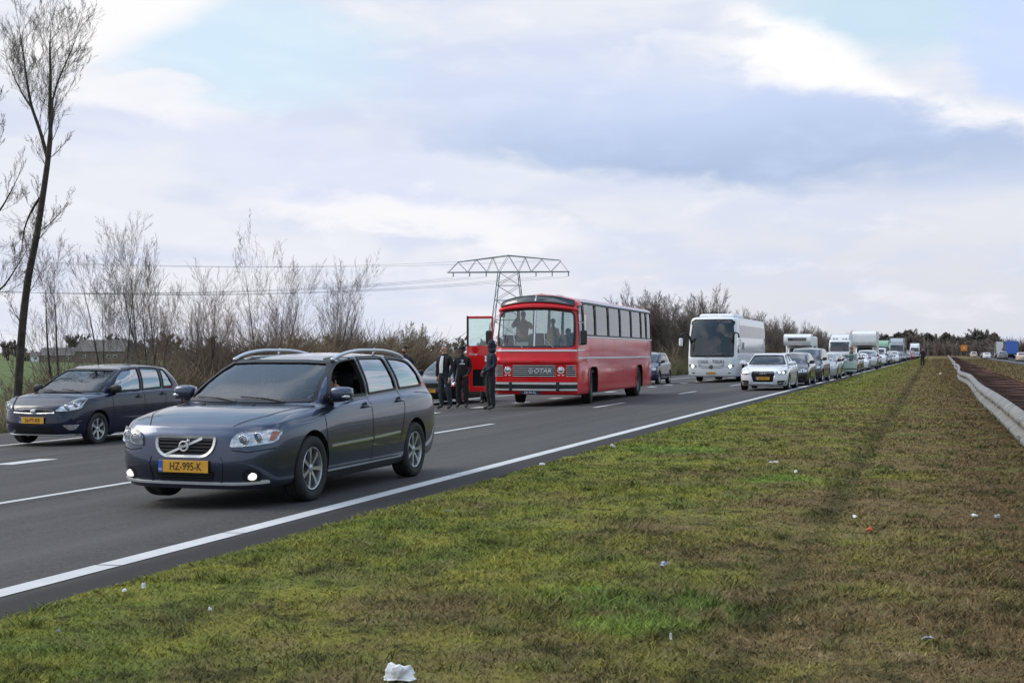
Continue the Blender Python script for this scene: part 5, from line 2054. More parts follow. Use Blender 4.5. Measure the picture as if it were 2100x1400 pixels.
# ------------------------------------------------------------------ buses and lorries
def ring_body(levels, nf=9, nc=6, ns=10, nr=5, pv=4, name='body', mats=('paint',), soft=True, warp=None):
    """levels: (z, half width, y front, y rear, corner radius, bow). rows joined smoothly"""
    rows = []
    for z, hw, yf, yr, rc, bow in levels:
        P = []
        rc = min(rc, hw * .9)
        yb = lambda x: yf + bow * (x / hw) ** 2
        xe = hw - rc
        for i in range(nf):
            x = xe * i / (nf - 1)
            P.append((x, yb(x), z))
        ye = yb(xe) + rc + bow * .15
        for i in range(1, nc):
            a = PI / 2 * i / nc
            P.append((xe + rc * math.sin(a), ye - (ye - yb(xe)) * math.cos(a), z))
        rr = min(.12, rc)
        for i in range(ns):
            P.append((hw, ye + (yr - rr - ye) * i / (ns - 1), z))
        for i in range(1, 4):
            a = PI / 2 * i / 4
            P.append((hw - rr + rr * math.cos(a), yr - rr + rr * math.sin(a), z))
        for i in range(nr):
            P.append(((hw - rr) * (1 - i / (nr - 1)), yr, z))
        rows.append(np.array(P))
    f0 = rows[0].copy()
    f0[:, 0] = 0
    f1 = rows[-1].copy()
    f1[:, 0] = 0
    f1[:, 2] += .02
    N = np.stack([f0] + rows + [f1])
    return net_mesh(N, 1, pv, name, list(mats), warp)


def arch_poly(y, w, zt, zb=-.1):
    return rpoly([(y - w, zb), (y - w, zt), (y + w, zt), (y + w, zb)], [0, w * .75, w * .75, 0], 7)


def red_bus():
    """y = 0 at the front, front towards -y; ground z = 0"""
    root = thing('vintage_bus', 'old red bus with chrome grille and its front door standing open', 'bus')
    L = 12.15
    lv = [(.32, 1.19, .10, L - .1, .22, .10), (.36, 1.24, .03, L, .25, .11), (.70, 1.25, .0, L, .26, .12), (1.20, 1.25, .0, L, .26, .12), (1.26, 1.25, -.045, L, .26, .12), (1.31, 1.25, -.045, L, .26, .12),
          (1.40, 1.25, -.01, L, .26, .12), (1.64, 1.25, .03, L, .27, .13), (1.70, 1.25, .06, L, .28, .15), (2.0, 1.25, .09, L, .30, .17), (2.78, 1.225, .20, L - .02, .32, .20), (2.83, 1.22, .10, L - .03, .32, .20), (2.89, 1.22, .11, L - .03, .32, .20),
          (2.93, 1.215, .17, L - .03, .32, .22), (3.04, 1.20, .24, L - .05, .34, .24), (3.12, 1.13, .33, L - .10, .36, .26), (3.17, .95, .52, L - .25, .36, .26), (3.20, .55, .80, L - .5, .3, .2)]
    def dome(A):
        """arched brow: the sign band and roof front rise in the middle and droop at the corners"""
        f = np.clip((A[..., 2] - 2.66) / .34, 0, 1)
        fr = np.clip((2.6 - A[..., 1]) / 2.2, 0, 1) ** .8
        A[..., 2] += f * fr * (.075 - .20 * (A[..., 0] / 1.25) ** 2)
        return A
    me, bvh = ring_body(lv, pv=3, warp=dome, mats=('paint_old', 'interior_pale', 'dark_hollow', 'black_plastic', 'interior'))
    # roof dome over the sign
    cut = []
    cut.append(MB().box((0, L / 2 + .25, 2.02), (2.36, L - .7, 1.98), ch=.05).mesh('cut', 'interior_pale', recalc=True))
    ws = rpoly([(-1.135, 1.71), (1.135, 1.71), (1.155, 2.05), (1.11, 2.72), (.5, 2.80), (-.5, 2.80), (-1.11, 2.72), (-1.155, 2.05)], [.12, .12, .2, .14, .3, .3, .14, .2])
    cut.append(prism_cutter(ws, 'y', -.6, .75))
    ybands = [(1.06, 2.52), (2.66, 4.42), (4.56, 6.28), (6.42, 8.16), (8.30, 9.98), (10.12, 10.98), (11.14, 11.95)]
    wins = [rpoly([(a, 2.055), (a, 3.0), (b, 3.0), (b, 2.055)], .05) for a, b in ybands]
    drv = rpoly([(.44, 1.78), (.50, 2.88), (.94, 2.92), (.94, 1.78)], .05)
    door_hole = rpoly([(.36, .50), (.36, 2.60), (1.16, 2.60), (1.16, .50)], .05)
    for q in wins:
        cut.append(prism_cutter(q, 'x', .9, 1.5))
        cut.append(prism_cutter(q, 'x', -1.5, -.9))
    cut.append(prism_cutter(drv, 'x', .9, 1.5))
    cut.append(prism_cutter(door_hole, 'x', -1.5, -.8))
    wheels_y = (2.27, 9.65)
    for y in wheels_y:
        cut.append(prism_cutter(arch_poly(y, .62, 1.13), 'x', .75, 1.5, 'dark_hollow'))
        cut.append(prism_cutter(arch_poly(y, .62, 1.13), 'x', -1.5, -.75, 'dark_hollow'))
    me = carve(me, cut, 'body', 30)
    body = link('body', me, root)
    body.color = (.68, .008, .014, 1)
    # glass
    o = patch(MB(), bvh, ws, 'f', -.01, .15).build('windscreen', 'glass_bus', root, True)
    strip(MB(), bvh, ws, .05, 'f', .003, True, raised=.006, step=.08).build('window_rubber', 'black_plastic', o)
    MB().bar(shoot(bvh, (0, 1.72), 'f', .012), shoot(bvh, (0, 2.77), 'f', .012), .045, .03).build('windscreen_bar', 'satin_metal', o)
    for i, q in enumerate(wins):
        for sg in (1, -1):
            m = patch(MB(), bvh, q, 'x', -.01, .3)
            t = strip(MB(), bvh, q, .05, 'x', .003, True, raised=.008, step=.3)
            for w_ in (m, t):
                w_.v = [(sg * p[0], p[1], p[2]) for p in w_.v]
            g = m.build('side_window', 'glass_bus', root)
            t.build('window_rubber', 'black_plastic', g)
    m = patch(MB(), bvh, drv, 'x', -.01, .3).build('driver_window', 'glass_bus', root)
    strip(MB(), bvh, drv, .045, 'x', .003, True, raised=.006, step=.2).build('window_rubber', 'black_plastic', m)
    strip(MB(), bvh, [(.46, 2.42), (.94, 2.42)], .04, 'x', .004, raised=.01).build('slider_bar', 'satin_metal', m)
    # black band between the panes, silver roof edge
    for sg in (1, -1):
        for a, b in ((ybands[k][1], ybands[k + 1][0]) for k in range(6)):
            m = patch(MB(), bvh, [(a + .02, 2.06), (b - .02, 2.06), (b - .02, 2.99), (a + .02, 2.99)], 'x', .004, .4)
            m.v = [(sg * p[0], p[1], p[2]) for p in m.v]
            m.build('window_pillar', 'black_plastic', root)
        for nm, z, w, a, b, mt in (('roof_gutter', 3.055, .05, .95, 12.0, 'satin_metal'), ('waist_strip', 2.015, .035, .98, 12.05, 'satin_metal'), ('side_moulding', 1.39, .05, .30, 11.75, 'satin_metal'), ('corner_moulding', 1.62, .04, .30, 1.05, 'satin_metal')):
            m = strip(MB(), bvh, [(a, z), (b, z)], w, 'x', .003, raised=.016, step=.5)
            m.v = [(sg * p[0], p[1], p[2]) for p in m.v]
            m.build(nm, mt, root)
        for y in (1.45, 3.1, 4.9, 6.7, 8.55, 10.6):
            for pth in ([(y, .38), (y, 1.36)], [(y + .5, 1.43), (y + .5, 1.99)]):
                m = strip(MB(), bvh, pth, .014, 'x', .002, step=.3)
                m.v = [(sg * p[0], p[1], p[2]) for p in m.v]
                m.build('panel_gap', 'dark_hollow', root)
        for y in wheels_y:
            m = strip(MB(), bvh, arch_poly(y, .63, 1.145, .42), .05, 'x', .003, raised=.015, step=.12)
            m.v = [(sg * p[0], p[1], p[2]) for p in m.v]
            m.build('arch_lip', 'paint_old', root).color = body.color
    # front: sign band, strip, grille, lamps, bumper
    sgn = rpoly([(-1.10, 2.885), (-.6, 2.985), (0, 3.02), (.6, 2.985), (1.10, 2.885), (1.06, 3.03), (.6, 3.145), (0, 3.185), (-.6, 3.145), (-1.06, 3.03)], [.03, .2, .3, .2, .03, .03, .2, .3, .2, .03])
    m = patch(MB(), bvh, sgn, 'f', .03, .07, rim=.03).build('destination_sign', 'glass_dark', root, True)
    strip(MB(), bvh, sgn, .03, 'f', .006, True, raised=.032, step=.07).build('sign_frame', 'black_plastic', m)
    MB().bar(shoot(bvh, (0, 3.03), 'f', .03), shoot(bvh, (0, 3.175), 'f', .03), .04, .02).build('sign_bar', 'white_ink', m)
    strip(MB(), bvh, [(-1.22, 1.60), (1.22, 1.60)], .05, 'f', .003, raised=.016, step=.1).build('front_moulding', 'bright_trim', root)
    gpan = patch(MB(), bvh, rpoly([(-.64, .84), (.64, .84), (.64, 1.185), (-.64, 1.185)], .01), 'f', .004, .1).build('grille', 'dark_hollow', root)
    for k in range(6):
        strip(MB(), bvh, [(-.64, .865 + k * .06), (.64, .865 + k * .06)], .018, 'f', .004, raised=.018, step=.1).build('grille_bar', 'bright_trim', gpan)
    p = shoot(bvh, (-.08, 1.01), 'f', .035)
    m = MB()
    m.lathe([(0, .075), (-.012, .07), (-.012, .05), (0, .05)], 20, 'y', tuple(p))
    m.bar((p.x - .06, p.y, p.z), (p.x + .06, p.y, p.z), .015, .02)
    m.bar((p.x, p.y, p.z - .06), (p.x, p.y, p.z + .06), .02, .015)
    m.build('badge', 'satin_metal', gpan)
    t = text_mesh('grille_lettering', 'OTAR', .17, 'white_gel', gpan, shoot(bvh, (.26, 1.01), 'f', .035), (R(90), 0, 0), .008, 1.15, shear=.25)
    for sg in (1, -1):
        cx = .80
        p = shoot(bvh, (cx, 1.035), 'f', .0)
        m = MB().lathe([(.02, .105), (-.02, .105), (-.03, .095), (-.022, .085)], 28, 'y', (sg * p.x, p.y, p.z))
        h = m.build('headlight', 'chrome', root, True)
        MB().lathe([(-.015, .088), (-.032, .06), (-.04, .001)], 24, 'y', (sg * p.x, p.y, p.z)).build('lens', 'lamp_reflector', h, True)
        for dx in (-.06, .06):
            q = shoot(bvh, (cx + dx, .885), 'f', .01)
            MB().box((sg * q.x, q.y, q.z), (.06, .03, .03), ch=.006).build('marker_light', 'white_gel', h)
        g2 = patch(MB(), bvh, [(.96, .86), (1.19, .86), (1.19, 1.18), (.96, 1.18)], 'f', .004, .06)
        g2.v = [(sg * a[0], a[1], a[2]) for a in g2.v]
        g3 = g2.build('side_grille', 'dark_hollow', root)
        for k in range(6):
            m = strip(MB(), bvh, [(.95, .865 + k * .06), (1.20, .865 + k * .06)], .017, 'f', .004, raised=.016, step=.05)
            m.v = [(sg * a[0], a[1], a[2]) for a in m.v]
            m.build('grille_bar', 'bright_trim', g3)
    bm_ = MB()
    strip(bm_, bvh, [(-1.21, .565), (1.21, .565)], .25, 'f', .004, raised=.05, step=.08)
    bmp = bm_.build('bumper', 'black_plastic', root)
    for a, b in ((-1.20, -.74), (-.64, .66), (.76, 1.20)):
        for z, w in ((.655, .062), (.475, .048)):
            strip(MB(), bvh, [(a, z), (b, z)], w, 'f', .054, raised=.02, step=.08).build('bumper_bar', 'bright_trim', bmp)
    for x in (-.69, .71):
        p = shoot(bvh, (x, .565), 'f', .07)
        MB().box(p, (.09, .05, .26), ch=.015).build('overrider', 'black_plastic', bmp)
    plate(root, 'LB-50-RL', shoot(bvh, (-.10, .40), 'f', .03) + Vector((0, -.02, 0)), (R(90), 0, 0), .56, .12, 'old')
    for x in (-.62, .30):
        m = MB()
        a = shoot(bvh, (x + .28, 1.66), 'f', .04)
        m.tube([tuple(a), tuple(shoot(bvh, (x, 1.95), 'f', .03))], .010, 5)
        m.tube([tuple(shoot(bvh, (x - .02, 2.2), 'f', .02)), tuple(shoot(bvh, (x, 1.95), 'f', .03)), tuple(shoot(bvh, (x + .02, 1.75), 'f', .02))], .010, 5)
        m.build('wiper', 'satin_metal', root)
    # mirrors
    for sg in (1, -1):
        m = MB()
        m.box((sg * 1.43, .22, 1.98), (.20, .09, .42), ch=.04)
        mr = m.build('mirror', 'black_plastic', root)
        MB().tube([(sg * 1.24, .38, 2.45), (sg * 1.40, .24, 2.40), (sg * 1.43, .22, 2.15)], .014, 6).build('mirror_arm', 'black_plastic', mr)
    # open door hinged at the front corner, swung out across the picture
    d = MB()
    dz0, dz1, dw = .40, 2.62, .82
    x0 = -1.30

    def dbox(a, b, z0, z1, mb, th=.045):
        mb.box((x0 - (a + b) / 2, .22, (z0 + z1) / 2), (b - a, th, z1 - z0), ch=.012)
    dbox(0, dw, dz0, .55, d)
    dbox(0, dw, 1.04, 1.74, d)
    dbox(0, .045, 1.74, dz1, d)
    dbox(dw - .06, dw, 1.74, dz1, d)
    dbox(.045, dw - .06, dz1 - .07, dz1, d)
    dbox(0, .07, .55, 1.04, d)
    dbox(dw - .19, dw, .55, 1.04, d)
    dr = d.build('door', 'paint', root)
    dr.color = (.62, .012, .014, 1)
    g = MB()
    dbox(.05, dw - .06, 1.74, dz1 - .07, g, .012)
    g.build('door_window', 'glass_clear', dr)
    g = MB()
    dbox(.07, dw - .19, .55, 1.04, g, .014)
    g.build('lower_door_window', 'glass_dark', dr)
    g = MB()
    g.box((x0 - dw + .03, .195, 2.18), (.05, .012, .90))
    g.build('door_edge_rubber', 'black_plastic', dr)
    text_mesh('door_lettering', 'Dimage', .085, 'white_ink', dr, (x0 - dw + .22, .193, 1.50), (R(90), 0, 0), .002)
    # roof hatches
    for y in (2.2, 5.4, 9.2):
        MB().box((0, y, 3.24), (.62, .72, .10), ch=.04).build('roof_hatch', 'galvanised', root)
    # inside
    MB().box((0, L / 2 + .5, .98), (2.3, L - 1.7, .10)).build('floor_panel', 'interior', root)
    MB().box((.05, .62, 1.50), (2.0, .42, .28), ch=.08).build('dashboard', 'interior', root)
    steering(root, .66, .95, 1.78, .24, 35)
    for i in range(10):
        for x in (-.72, .72):
            if i == 0 and x < 0:
                continue
            y = 2.1 + i * .98
            m = MB()
            m.ell((x, y, 1.42), (.45, .24, .09), .5, 12, 7)
            m.ell((x, y + .24, 1.78), (.45, .07, .38), .5, 12, 7)
            m.build('seat', 'seat_cloth', root, True)
    m = MB()
    m.tube([(.52, 1.45, 1.0), (.52, 1.45, 2.9)], .018, 6)
    m.tube([(.52, 1.45, 2.15), (.66, 1.45, 2.15)], .018, 6)
    m.build('grab_pole', 'white_gel', root)
    MB().box((-.55, .62, 1.77), (.42, .02, .17), rz=.05).build('notice_card', 'white_ink', root)
    for x in (1, -1):
        wheel(root, x * 1.05, wheels_y[0], .50, .29, 'bus', rz=R(9))
        wheel(root, x * 1.0, wheels_y[1], .50, .45, 'bus')
    MB().box((0, L / 2, .50), (1.2, L - 1.0, .28)).build('chassis', 'dark_hollow', root)
    return root


def white_coach():
    root = thing('coach', 'white touring coach with black wing mirrors behind the red bus', 'bus')
    L = 12.2
    lv = [(.30, 1.2, .12, L - .1, .25, .14), (.36, 1.26, .03, L, .28, .16), (.75, 1.275, .0, L, .30, .17), (1.20, 1.275, .0, L, .32, .18), (1.42, 1.275, .05, L, .32, .20), (2.4, 1.265, .22, L, .34, .22), (3.25, 1.22, .48, L - .03, .36, .26), (3.38, 1.17, .58, L - .08, .38, .3), (3.46, .98, .85, L - .3, .3, .3), (3.48, .55, 1.2, L - .6, .3, .2)]
    me, bvh = ring_body(lv, pv=3, mats=('paint', 'dark_hollow'))
    cut = []
    wy = (2.75, 8.9)
    for y in wy:
        for a, b in ((.75, 1.5), (-1.5, -.75)):
            cut.append(prism_cutter(arch_poly(y, .58, 1.02), 'x', a, b, 'dark_hollow'))
    ws = rpoly([(-1.12, 1.36), (1.12, 1.36), (1.13, 2.4), (1.04, 3.30), (-1.04, 3.30), (-1.13, 2.4)], [.06, .06, .1, .12, .12, .1])
    cut.append(MB().box((0, 4.1, 2.2), (2.3, 7.0, 2.1), ch=.05).mesh('cut', 'interior', recalc=True))
    cut.append(prism_cutter(ws, 'y', -.6, 1.2))
    me = carve(me, cut, 'body', 30)
    body = link('body', me, root)
    body.color = (.76, .77, .79, 1)
    w = patch(MB(), bvh, ws, 'f', -.008, .15).build('windscreen', 'glass', root, True)
    strip(MB(), bvh, [(-1.12, 1.40), (1.12, 1.40)], .10, 'f', .004, raised=.004, step=.1).build('scuttle_band', 'black_plastic', w)
    strip(MB(), bvh, ws, .06, 'f', .003, True, raised=.004, step=.1).build('window_rubber', 'black_plastic', w)
    sw = rpoly([(1.75, 2.38), (1.45, 3.0), (1.75, 3.33), (12.0, 3.33), (12.0, 2.38)], [.1, .3, .3, .1, .1])
    for sg in (1, -1):
        xs = [1.40, 3.4, 5.5, 7.6, 9.7, 12.1]
        for i in range(5):
            m = patch(MB(), bvh, clip_poly(sw, xs[i] + .012, xs[i + 1] - .012), 'x', .004, .4)
            m.v = [(sg * p[0], p[1], p[2]) for p in m.v]
            m.build('side_window', 'glass_grey', root)
        dw = patch(MB(), bvh, rpoly([(.70, 1.55), (.98, 2.9), (1.28, 2.3), (1.30, 1.55)], .06), 'x', .004, .2)
        dw.v = [(sg * p[0], p[1], p[2]) for p in dw.v]
        dw.build('driver_window', 'glass_dark', root)
        for y in (1.5, 3.6, 5.4, 7.2):
            m = strip(MB(), bvh, [(y, .40), (y, 1.1)], .02, 'x', .003, step=.3)
            m.v = [(sg * p[0], p[1], p[2]) for p in m.v]
            m.build('locker_gap', 'ink_grey', root)
        h = patch(MB(), bvh, rpoly([(.74, .82), (.84, .93), (1.16, .96), (1.2, .86), (1.05, .76)], .04), 'f', .006, .06)
        h.v = [(sg * p[0], p[1], p[2]) for p in h.v]
        hl = h.build('headlight', 'lamp_reflector', root)
        p = shoot(bvh, (.98, .86), 'f', .02)
        MB().lathe([(.01, .085), (-.01, .07), (-.015, .001)], 16, 'y', (sg * p.x, p.y, p.z)).build('lens', 'lamp_lit', hl, True)
        f = patch(MB(), bvh, rpoly([(.86, .52), (1.0, .54), (1.0, .48), (.88, .47)], .01), 'f', .006, .06)
        f.v = [(sg * p[0], p[1], p[2]) for p in f.v]
        f.build('fog_light', 'ink', root)
        m = MB()
        m.box((sg * 1.52, -.38, 2.12), (.20, .16, .46), ch=.06)
        mr = m.build('wing_mirror', 'white_gel', root)
        MB().tube([(sg * 1.12, .42, 2.0), (sg * 1.14, .05, 2.42), (sg * 1.30, -.28, 2.62), (sg * 1.48, -.38, 2.55), (sg * 1.52, -.38, 2.3)], .045, 7).build('mirror_arm', 'black_plastic', mr, True)
        text_mesh('side_lettering', 'H-R', .55, 'ink_grey', root, (sg * 1.285, 2.75, 1.92), (R(90), 0, R(90) * sg), .004)
    strip(MB(), bvh, rpoly([(-.72, .90), (-.5, .78), (.5, .78), (.72, .90)], .1), .02, 'f', .004, raised=.01, step=.08).build('grille_line', 'ink_grey', root)
    strip(MB(), bvh, rpoly([(-.68, .945), (-.45, .86), (.45, .86), (.68, .945)], .1), .015, 'f', .004, raised=.01, step=.08).build('grille_line', 'ink_grey', root)
    p = shoot(bvh, (0, .83), 'f', .02)
    m = MB().lathe([(0, .10), (-.015, .09), (-.02, .001)], 24, 'y', tuple(p))
    b = m.build('badge', 'ink', root)
    st = MB()
    for k in range(3):
        a = PI / 2 + k * 2 * PI / 3
        st.bar((p.x, p.y - .022, p.z), (p.x + math.cos(a) * .08, p.y - .022, p.z + math.sin(a) * .08), .02, .01)
    st.build('badge_star', 'chrome', b)
    p = shoot(bvh, (0, 1.07), 'f', .02)
    text_mesh('front_lettering', 'COOL - TOURS', .235, 'ink', root, (0, -.012, 1.09), (R(90), 0, 0), .004, .86)
    plate(root, 'BT-GR-36', shoot(bvh, (0, .50), 'f', .02), (R(90), 0, 0))
    for x in (-.15, .85):
        MB().tube([tuple(shoot(bvh, (x, 1.33), 'f', .04)), tuple(shoot(bvh, (x - .35, 1.40), 'f', .03)), tuple(shoot(bvh, (x - .85, 1.38), 'f', .03))], .014, 5).build('wiper', 'black_plastic', root)
    m = MB().box((0, 3.6, 3.54), (1.9, 3.4, .24), ch=.10)
    m.build('roof_unit', 'white_gel', root)
    MB().box((0, .9, 1.40), (2.1, .5, .3), ch=.1).build('dashboard', 'interior', root)
    MB().ell((.62, 1.9, 1.8), (.3, .12, .5), .5).build('driver_seat', 'seat_cloth', root, True)
    for i in range(5):
        for x in (-.68, .68):
            MB().ell((x, 3.0 + i * .85, 2.1), (.45, .1, .55), .5, 12, 7).build('seat', 'seat_blue', root, True)
    for x in (1, -1):
        wheel(root, x * 1.08, wy[0], .48, .29, 'bus')
        wheel(root, x * 1.03, wy[1], .48, .42, 'bus')
    MB().box((0, L / 2, .40), (1.2, L - 1.5, .2)).build('chassis', 'dark_hollow', root)
    return root


simple('glass_grey', (0.20, 0.205, 0.22), 0.16, spec=0.8)
simple('seat_blue', (0.03, 0.07, 0.16), 0.9, vary=0.2, vscale=6)


def cab_van_front(root, hw, zb, zs, zt, y0, paint, col):
    """snub bonnet van cab: body, windscreen, side windows, lamps, grille, bumper"""
    S = dict(hw=hw, fo=.90, wb=1.6, ro=.2, wr=.34, zb=.26, z5=(.95, 1.08, 1.15, 1.16, 1.16, 1.16), yc=-.20, zc=1.25, yg=1.75, zg=1.2, belt=(1.2, 1.2), yw=.45, zw=zt - .1, yrr=1.72, zrr=zt - .05, zr=zt, x9=.84, x7=.94)
    me, bvh = net_mesh(car_net(S), 4, 3, 'cab', [paint, 'dark_hollow'])
    cut = [cyl_cutter(min(sg * .5, sg * 1.6), max(sg * .5, sg * 1.6), 0, .36, .40, n=20) for sg in (1, -1)]
    me = carve(me, cut, 'cab')
    b = link('cab', me, root)
    b.color = (*col, 1)
    patch(MB(), bvh, rpoly([(-.80 * hw, 1.29), (.80 * hw, 1.29), (.74 * hw, zt - .14), (-.74 * hw, zt - .14)], .05), 'f', .004, .14).build('windscreen', 'glass_dark', root, True)
    for sg in (1, -1):
        m = patch(MB(), bvh, rpoly([(.26, 1.25), (.55, zt - .2), (1.15, zt - .18), (1.15, 1.25)], .05), 'x', .004, .2)
        m.v = [(sg * p[0], p[1], p[2]) for p in m.v]
        m.build('side_window', 'glass_dark', root, True)
        m = patch(MB(), bvh, rpoly([(.52 * hw, .74), (.56 * hw, .92), (.90 * hw, .96), (.90 * hw, .78)], .04), 'f', .006, .08)
        m.v = [(sg * p[0], p[1], p[2]) for p in m.v]
        m.build('headlight', 'lamp_reflector', root, True)
    patch(MB(), bvh, rpoly([(-.48 * hw, .70), (.48 * hw, .70), (.46 * hw, .90), (-.46 * hw, .90)], .03), 'f', .004, .1).build('grille', 'dark_hollow', root)
    patch(MB(), bvh, rpoly([(-.93 * hw, .30), (.93 * hw, .30), (.92 * hw, .55), (-.92 * hw, .55)], .05), 'f', .02, .1, rim=.02).build('bumper', 'black_plastic', root)
    o = MB().box((0, 0, 0), (.52, .112, .008)).build('number_plate', 'plate_yellow', root)
    o.location = shoot(bvh, (0, .48), 'f', .04)
    o.rotation_euler = (R(90), 0, 0)
    mirrors(root, S, paint, .35, 1.42, .16, (.09, .07, .15), cap='black_plastic')
    return bvh


def camper():
    root = thing('camper_van', 'white camper van with overcab berth between the coach and the lorries', 'camper van')
    cab_van_front(root, .98, .3, 1.2, 2.05, 0, 'paint', (.74, .75, .76))
    m = MB()
    m.box((0, 3.35, 1.70), (2.25, 4.3, 2.5), ch=.10)
    m.build('living_box', 'white_gel', root)
    poly = rpoly([(-.55, 2.18), (-.75, 2.45), (-.70, 2.95), (-.2, 3.12), (1.4, 3.12), (1.4, 2.12)], [.1, .15, .2, .3, .02, .02])
    al = MB().prism(poly, 'x', -1.10, 1.10).build('overcab_berth', 'white_gel', root, 'auto')
    MB().box((0, -.755, 2.68), (1.5, .03, .26), ch=.01).build('berth_window', 'glass_dark', al)
    for sg in (1, -1):
        for y, w, z in ((2.2, .8, 1.9), (3.6, 1.0, 1.9)):
            MB().box((sg * 1.127, y, z), (.02, w, .5), ch=.008).build('side_window', 'glass_dark', root)
        MB().box((sg * 1.128, 3.3, 1.35), (.012, 4.1, .06)).build('trim_stripe', 'ink_grey', root)
    MB().box((0, 3.2, 3.0), (.6, .6, .12), ch=.04).build('roof_vent', 'white_gel', root)
    for x in (1, -1):
        for y in (0, 3.6):
            wheel(root, x * .86, y, .34, .22, 'steel')
    return root


def box_truck():
    root = thing('box_lorry', 'white box lorry with rounded body over the cab in the inner-lane queue', 'lorry')
    cab_van_front(root, 1.0, .3, 1.2, 2.15, 0, 'paint', (.76, .77, .78))
    poly = rpoly([(-.35, 2.22), (-.55, 2.5), (-.5, 3.45), (.0, 3.65), (6.1, 3.65), (6.1, .85), (1.75, .85), (1.75, 2.15)], [.1, .3, .25, .3, .05, .05, .05, .02])
    b = MB().prism(poly, 'x', -1.16, 1.16).build('cargo_box', 'white_gel', root, 'auto')
    for sg in (1, -1):
        MB().box((sg * 1.163, 3.9, .90), (.012, 4.2, .08)).build('side_rail', 'galvanised', b)
    MB().box((0, 3.6, .6), (1.0, 4.6, .25)).build('chassis', 'dark_hollow', root)
    for x in (1, -1):
        wheel(root, x * .88, 0, .35, .22, 'steel')
        wheel(root, x * .92, 4.1, .35, .32, 'steel')
    return root


def lorry(label, cab_col, box_col, box_h=3.9, rear=False, group=None, roof_lamps=True, length=13.0, box_mat='paint'):
    """articulated lorry with a flat-fronted cab"""
    root = thing('lorry', label, 'lorry', group=group)
    lv = [(.35, 1.15, .08, 2.2, .2, .05), (.42, 1.22, .0, 2.25, .2, .06), (1.3, 1.25, .0, 2.25, .22, .07), (2.4, 1.23, .12, 2.25, .24, .08), (2.95, 1.18, .35, 2.22, .26, .08), (3.10, 1.05, .55, 2.2, .26, .08)]
    me, bvh = ring_body(lv, pv=2, ns=5, name='cab', mats=('paint',))
    c = link('cab', me, root)
    c.color = (*cab_col, 1)
    patch(MB(), bvh, rpoly([(-1.06, 1.72), (1.06, 1.72), (1.02, 2.58), (-1.02, 2.58)], .06), 'f', .005, .15).build('windscreen', 'glass_dark', root, True)
    strip(MB(), bvh, [(-1.05, 2.68), (1.05, 2.68)], .16, 'f', .05, raised=.03, step=.2).build('sun_visor', 'glass_dark', root)
    patch(MB(), bvh, rpoly([(-.85, .75), (.85, .75), (.85, 1.5), (-.85, 1.5)], .05), 'f', .006, .15).build('grille', 'black_plastic', root)
    for sg in (1, -1):
        m = patch(MB(), bvh, rpoly([(.80, .50), (1.15, .50), (1.15, .70), (.80, .70)], .03), 'f', .01, .1)
        m.v = [(sg * p[0], p[1], p[2]) for p in m.v]
        m.build('headlight', 'lamp_reflector', root)
        MB().box((sg * 1.36, .1, 2.1), (.16, .14, .5), ch=.03).build('mirror', 'black_plastic', root)
        m = patch(MB(), bvh, rpoly([(.40, 1.55), (.48, 2.45), (1.3, 2.45), (1.3, 1.55)], .05), 'x', .004, .2)
        m.v = [(sg * p[0], p[1], p[2]) for p in m.v]
        m.build('side_window', 'glass_dark', root)
    sp = MB().prism(rpoly([(.55, 3.08), (.9, 3.5), (2.1, box_h - .05), (2.15, 3.05)], [.02, .3, .1, .02]), 'x', -1.0, 1.0).build('roof_spoiler', 'paint', root, 'auto')
    sp.color = (*cab_col, 1)
    if roof_lamps:
        for x in (-.7, -.35, .35, .7):
            MB().ell((x, .55, 3.22), (.11, .07, .1), .8, 10, 6).build('roof_lamp', 'lamp_reflector', root, True)
    b = MB().box((0, 2.6 + length / 2, 1.15 + (box_h - 1.15) / 2), (2.5, length, box_h - 1.15), ch=.03).build('trailer', box_mat, root)
    b.color = (*box_col, 1)
    yr = 2.6 + length
    MB().box((0, yr - .1, 1.0), (2.4, .3, .25)).build('rear_frame', 'black_plastic', root)
    for x in (-1, 1):
        MB().box((x * .62, yr + .012, 1.17 + (box_h - 1.15) / 2), (1.2, .02, box_h - 1.3), ch=.008).build('rear_door', box_mat, root).color = (*box_col, 1)
        MB().box((x * 1.0, yr + .02, .98), (.35, .03, .15)).build('tail_light', 'lamp_red', root)
    for x in (1, -1):
        for y in (1.0, 4.2, yr - 3.6, yr - 2.4, yr - 1.2):
            wheel(root, x * 1.05, y, .5, .32, 'bus')
    MB().box((0, yr / 2, .75), (.9, yr - 1, .3)).build('chassis', 'dark_hollow', root)
    return root

# ================================================================== the scene
ORD = ['first', 'second', 'third', 'fourth', 'fifth', 'sixth', 'seventh', 'eighth', 'ninth', 'tenth', 'eleventh', 'twelfth', 'thirteenth', 'fourteenth', 'fifteenth', 'sixteenth',
       'seventeenth', 'eighteenth', 'nineteenth', 'twentieth', 'twenty-first', 'twenty-second', 'twenty-third', 'twenty-fourth']
random.seed(4)


def put(o, x, y, rz=0.0, ahead=False):
    """stand a vehicle on the carriageway; ahead = seen from behind"""
    o.location = (x + rx(y), y, gz(x))
    o.rotation_euler = (0, math.atan(.025) if (-19 < x < -4.6) and False else 0, yaw_at(y) + rz + (PI if ahead else 0))
    return o


# ------------------------------------------------------------------ barrier in the median
def rail_x(y, right=False):
    w = .035 * math.sin(y * .21) * min(1, max(0, (y - 14) / 10)) - .10 * math.exp(-((y - 47) / 6.0) ** 2)
    return (.90 if not right else 1.74) + rx(y) * 1.35 + (w if not right else .25 * w)


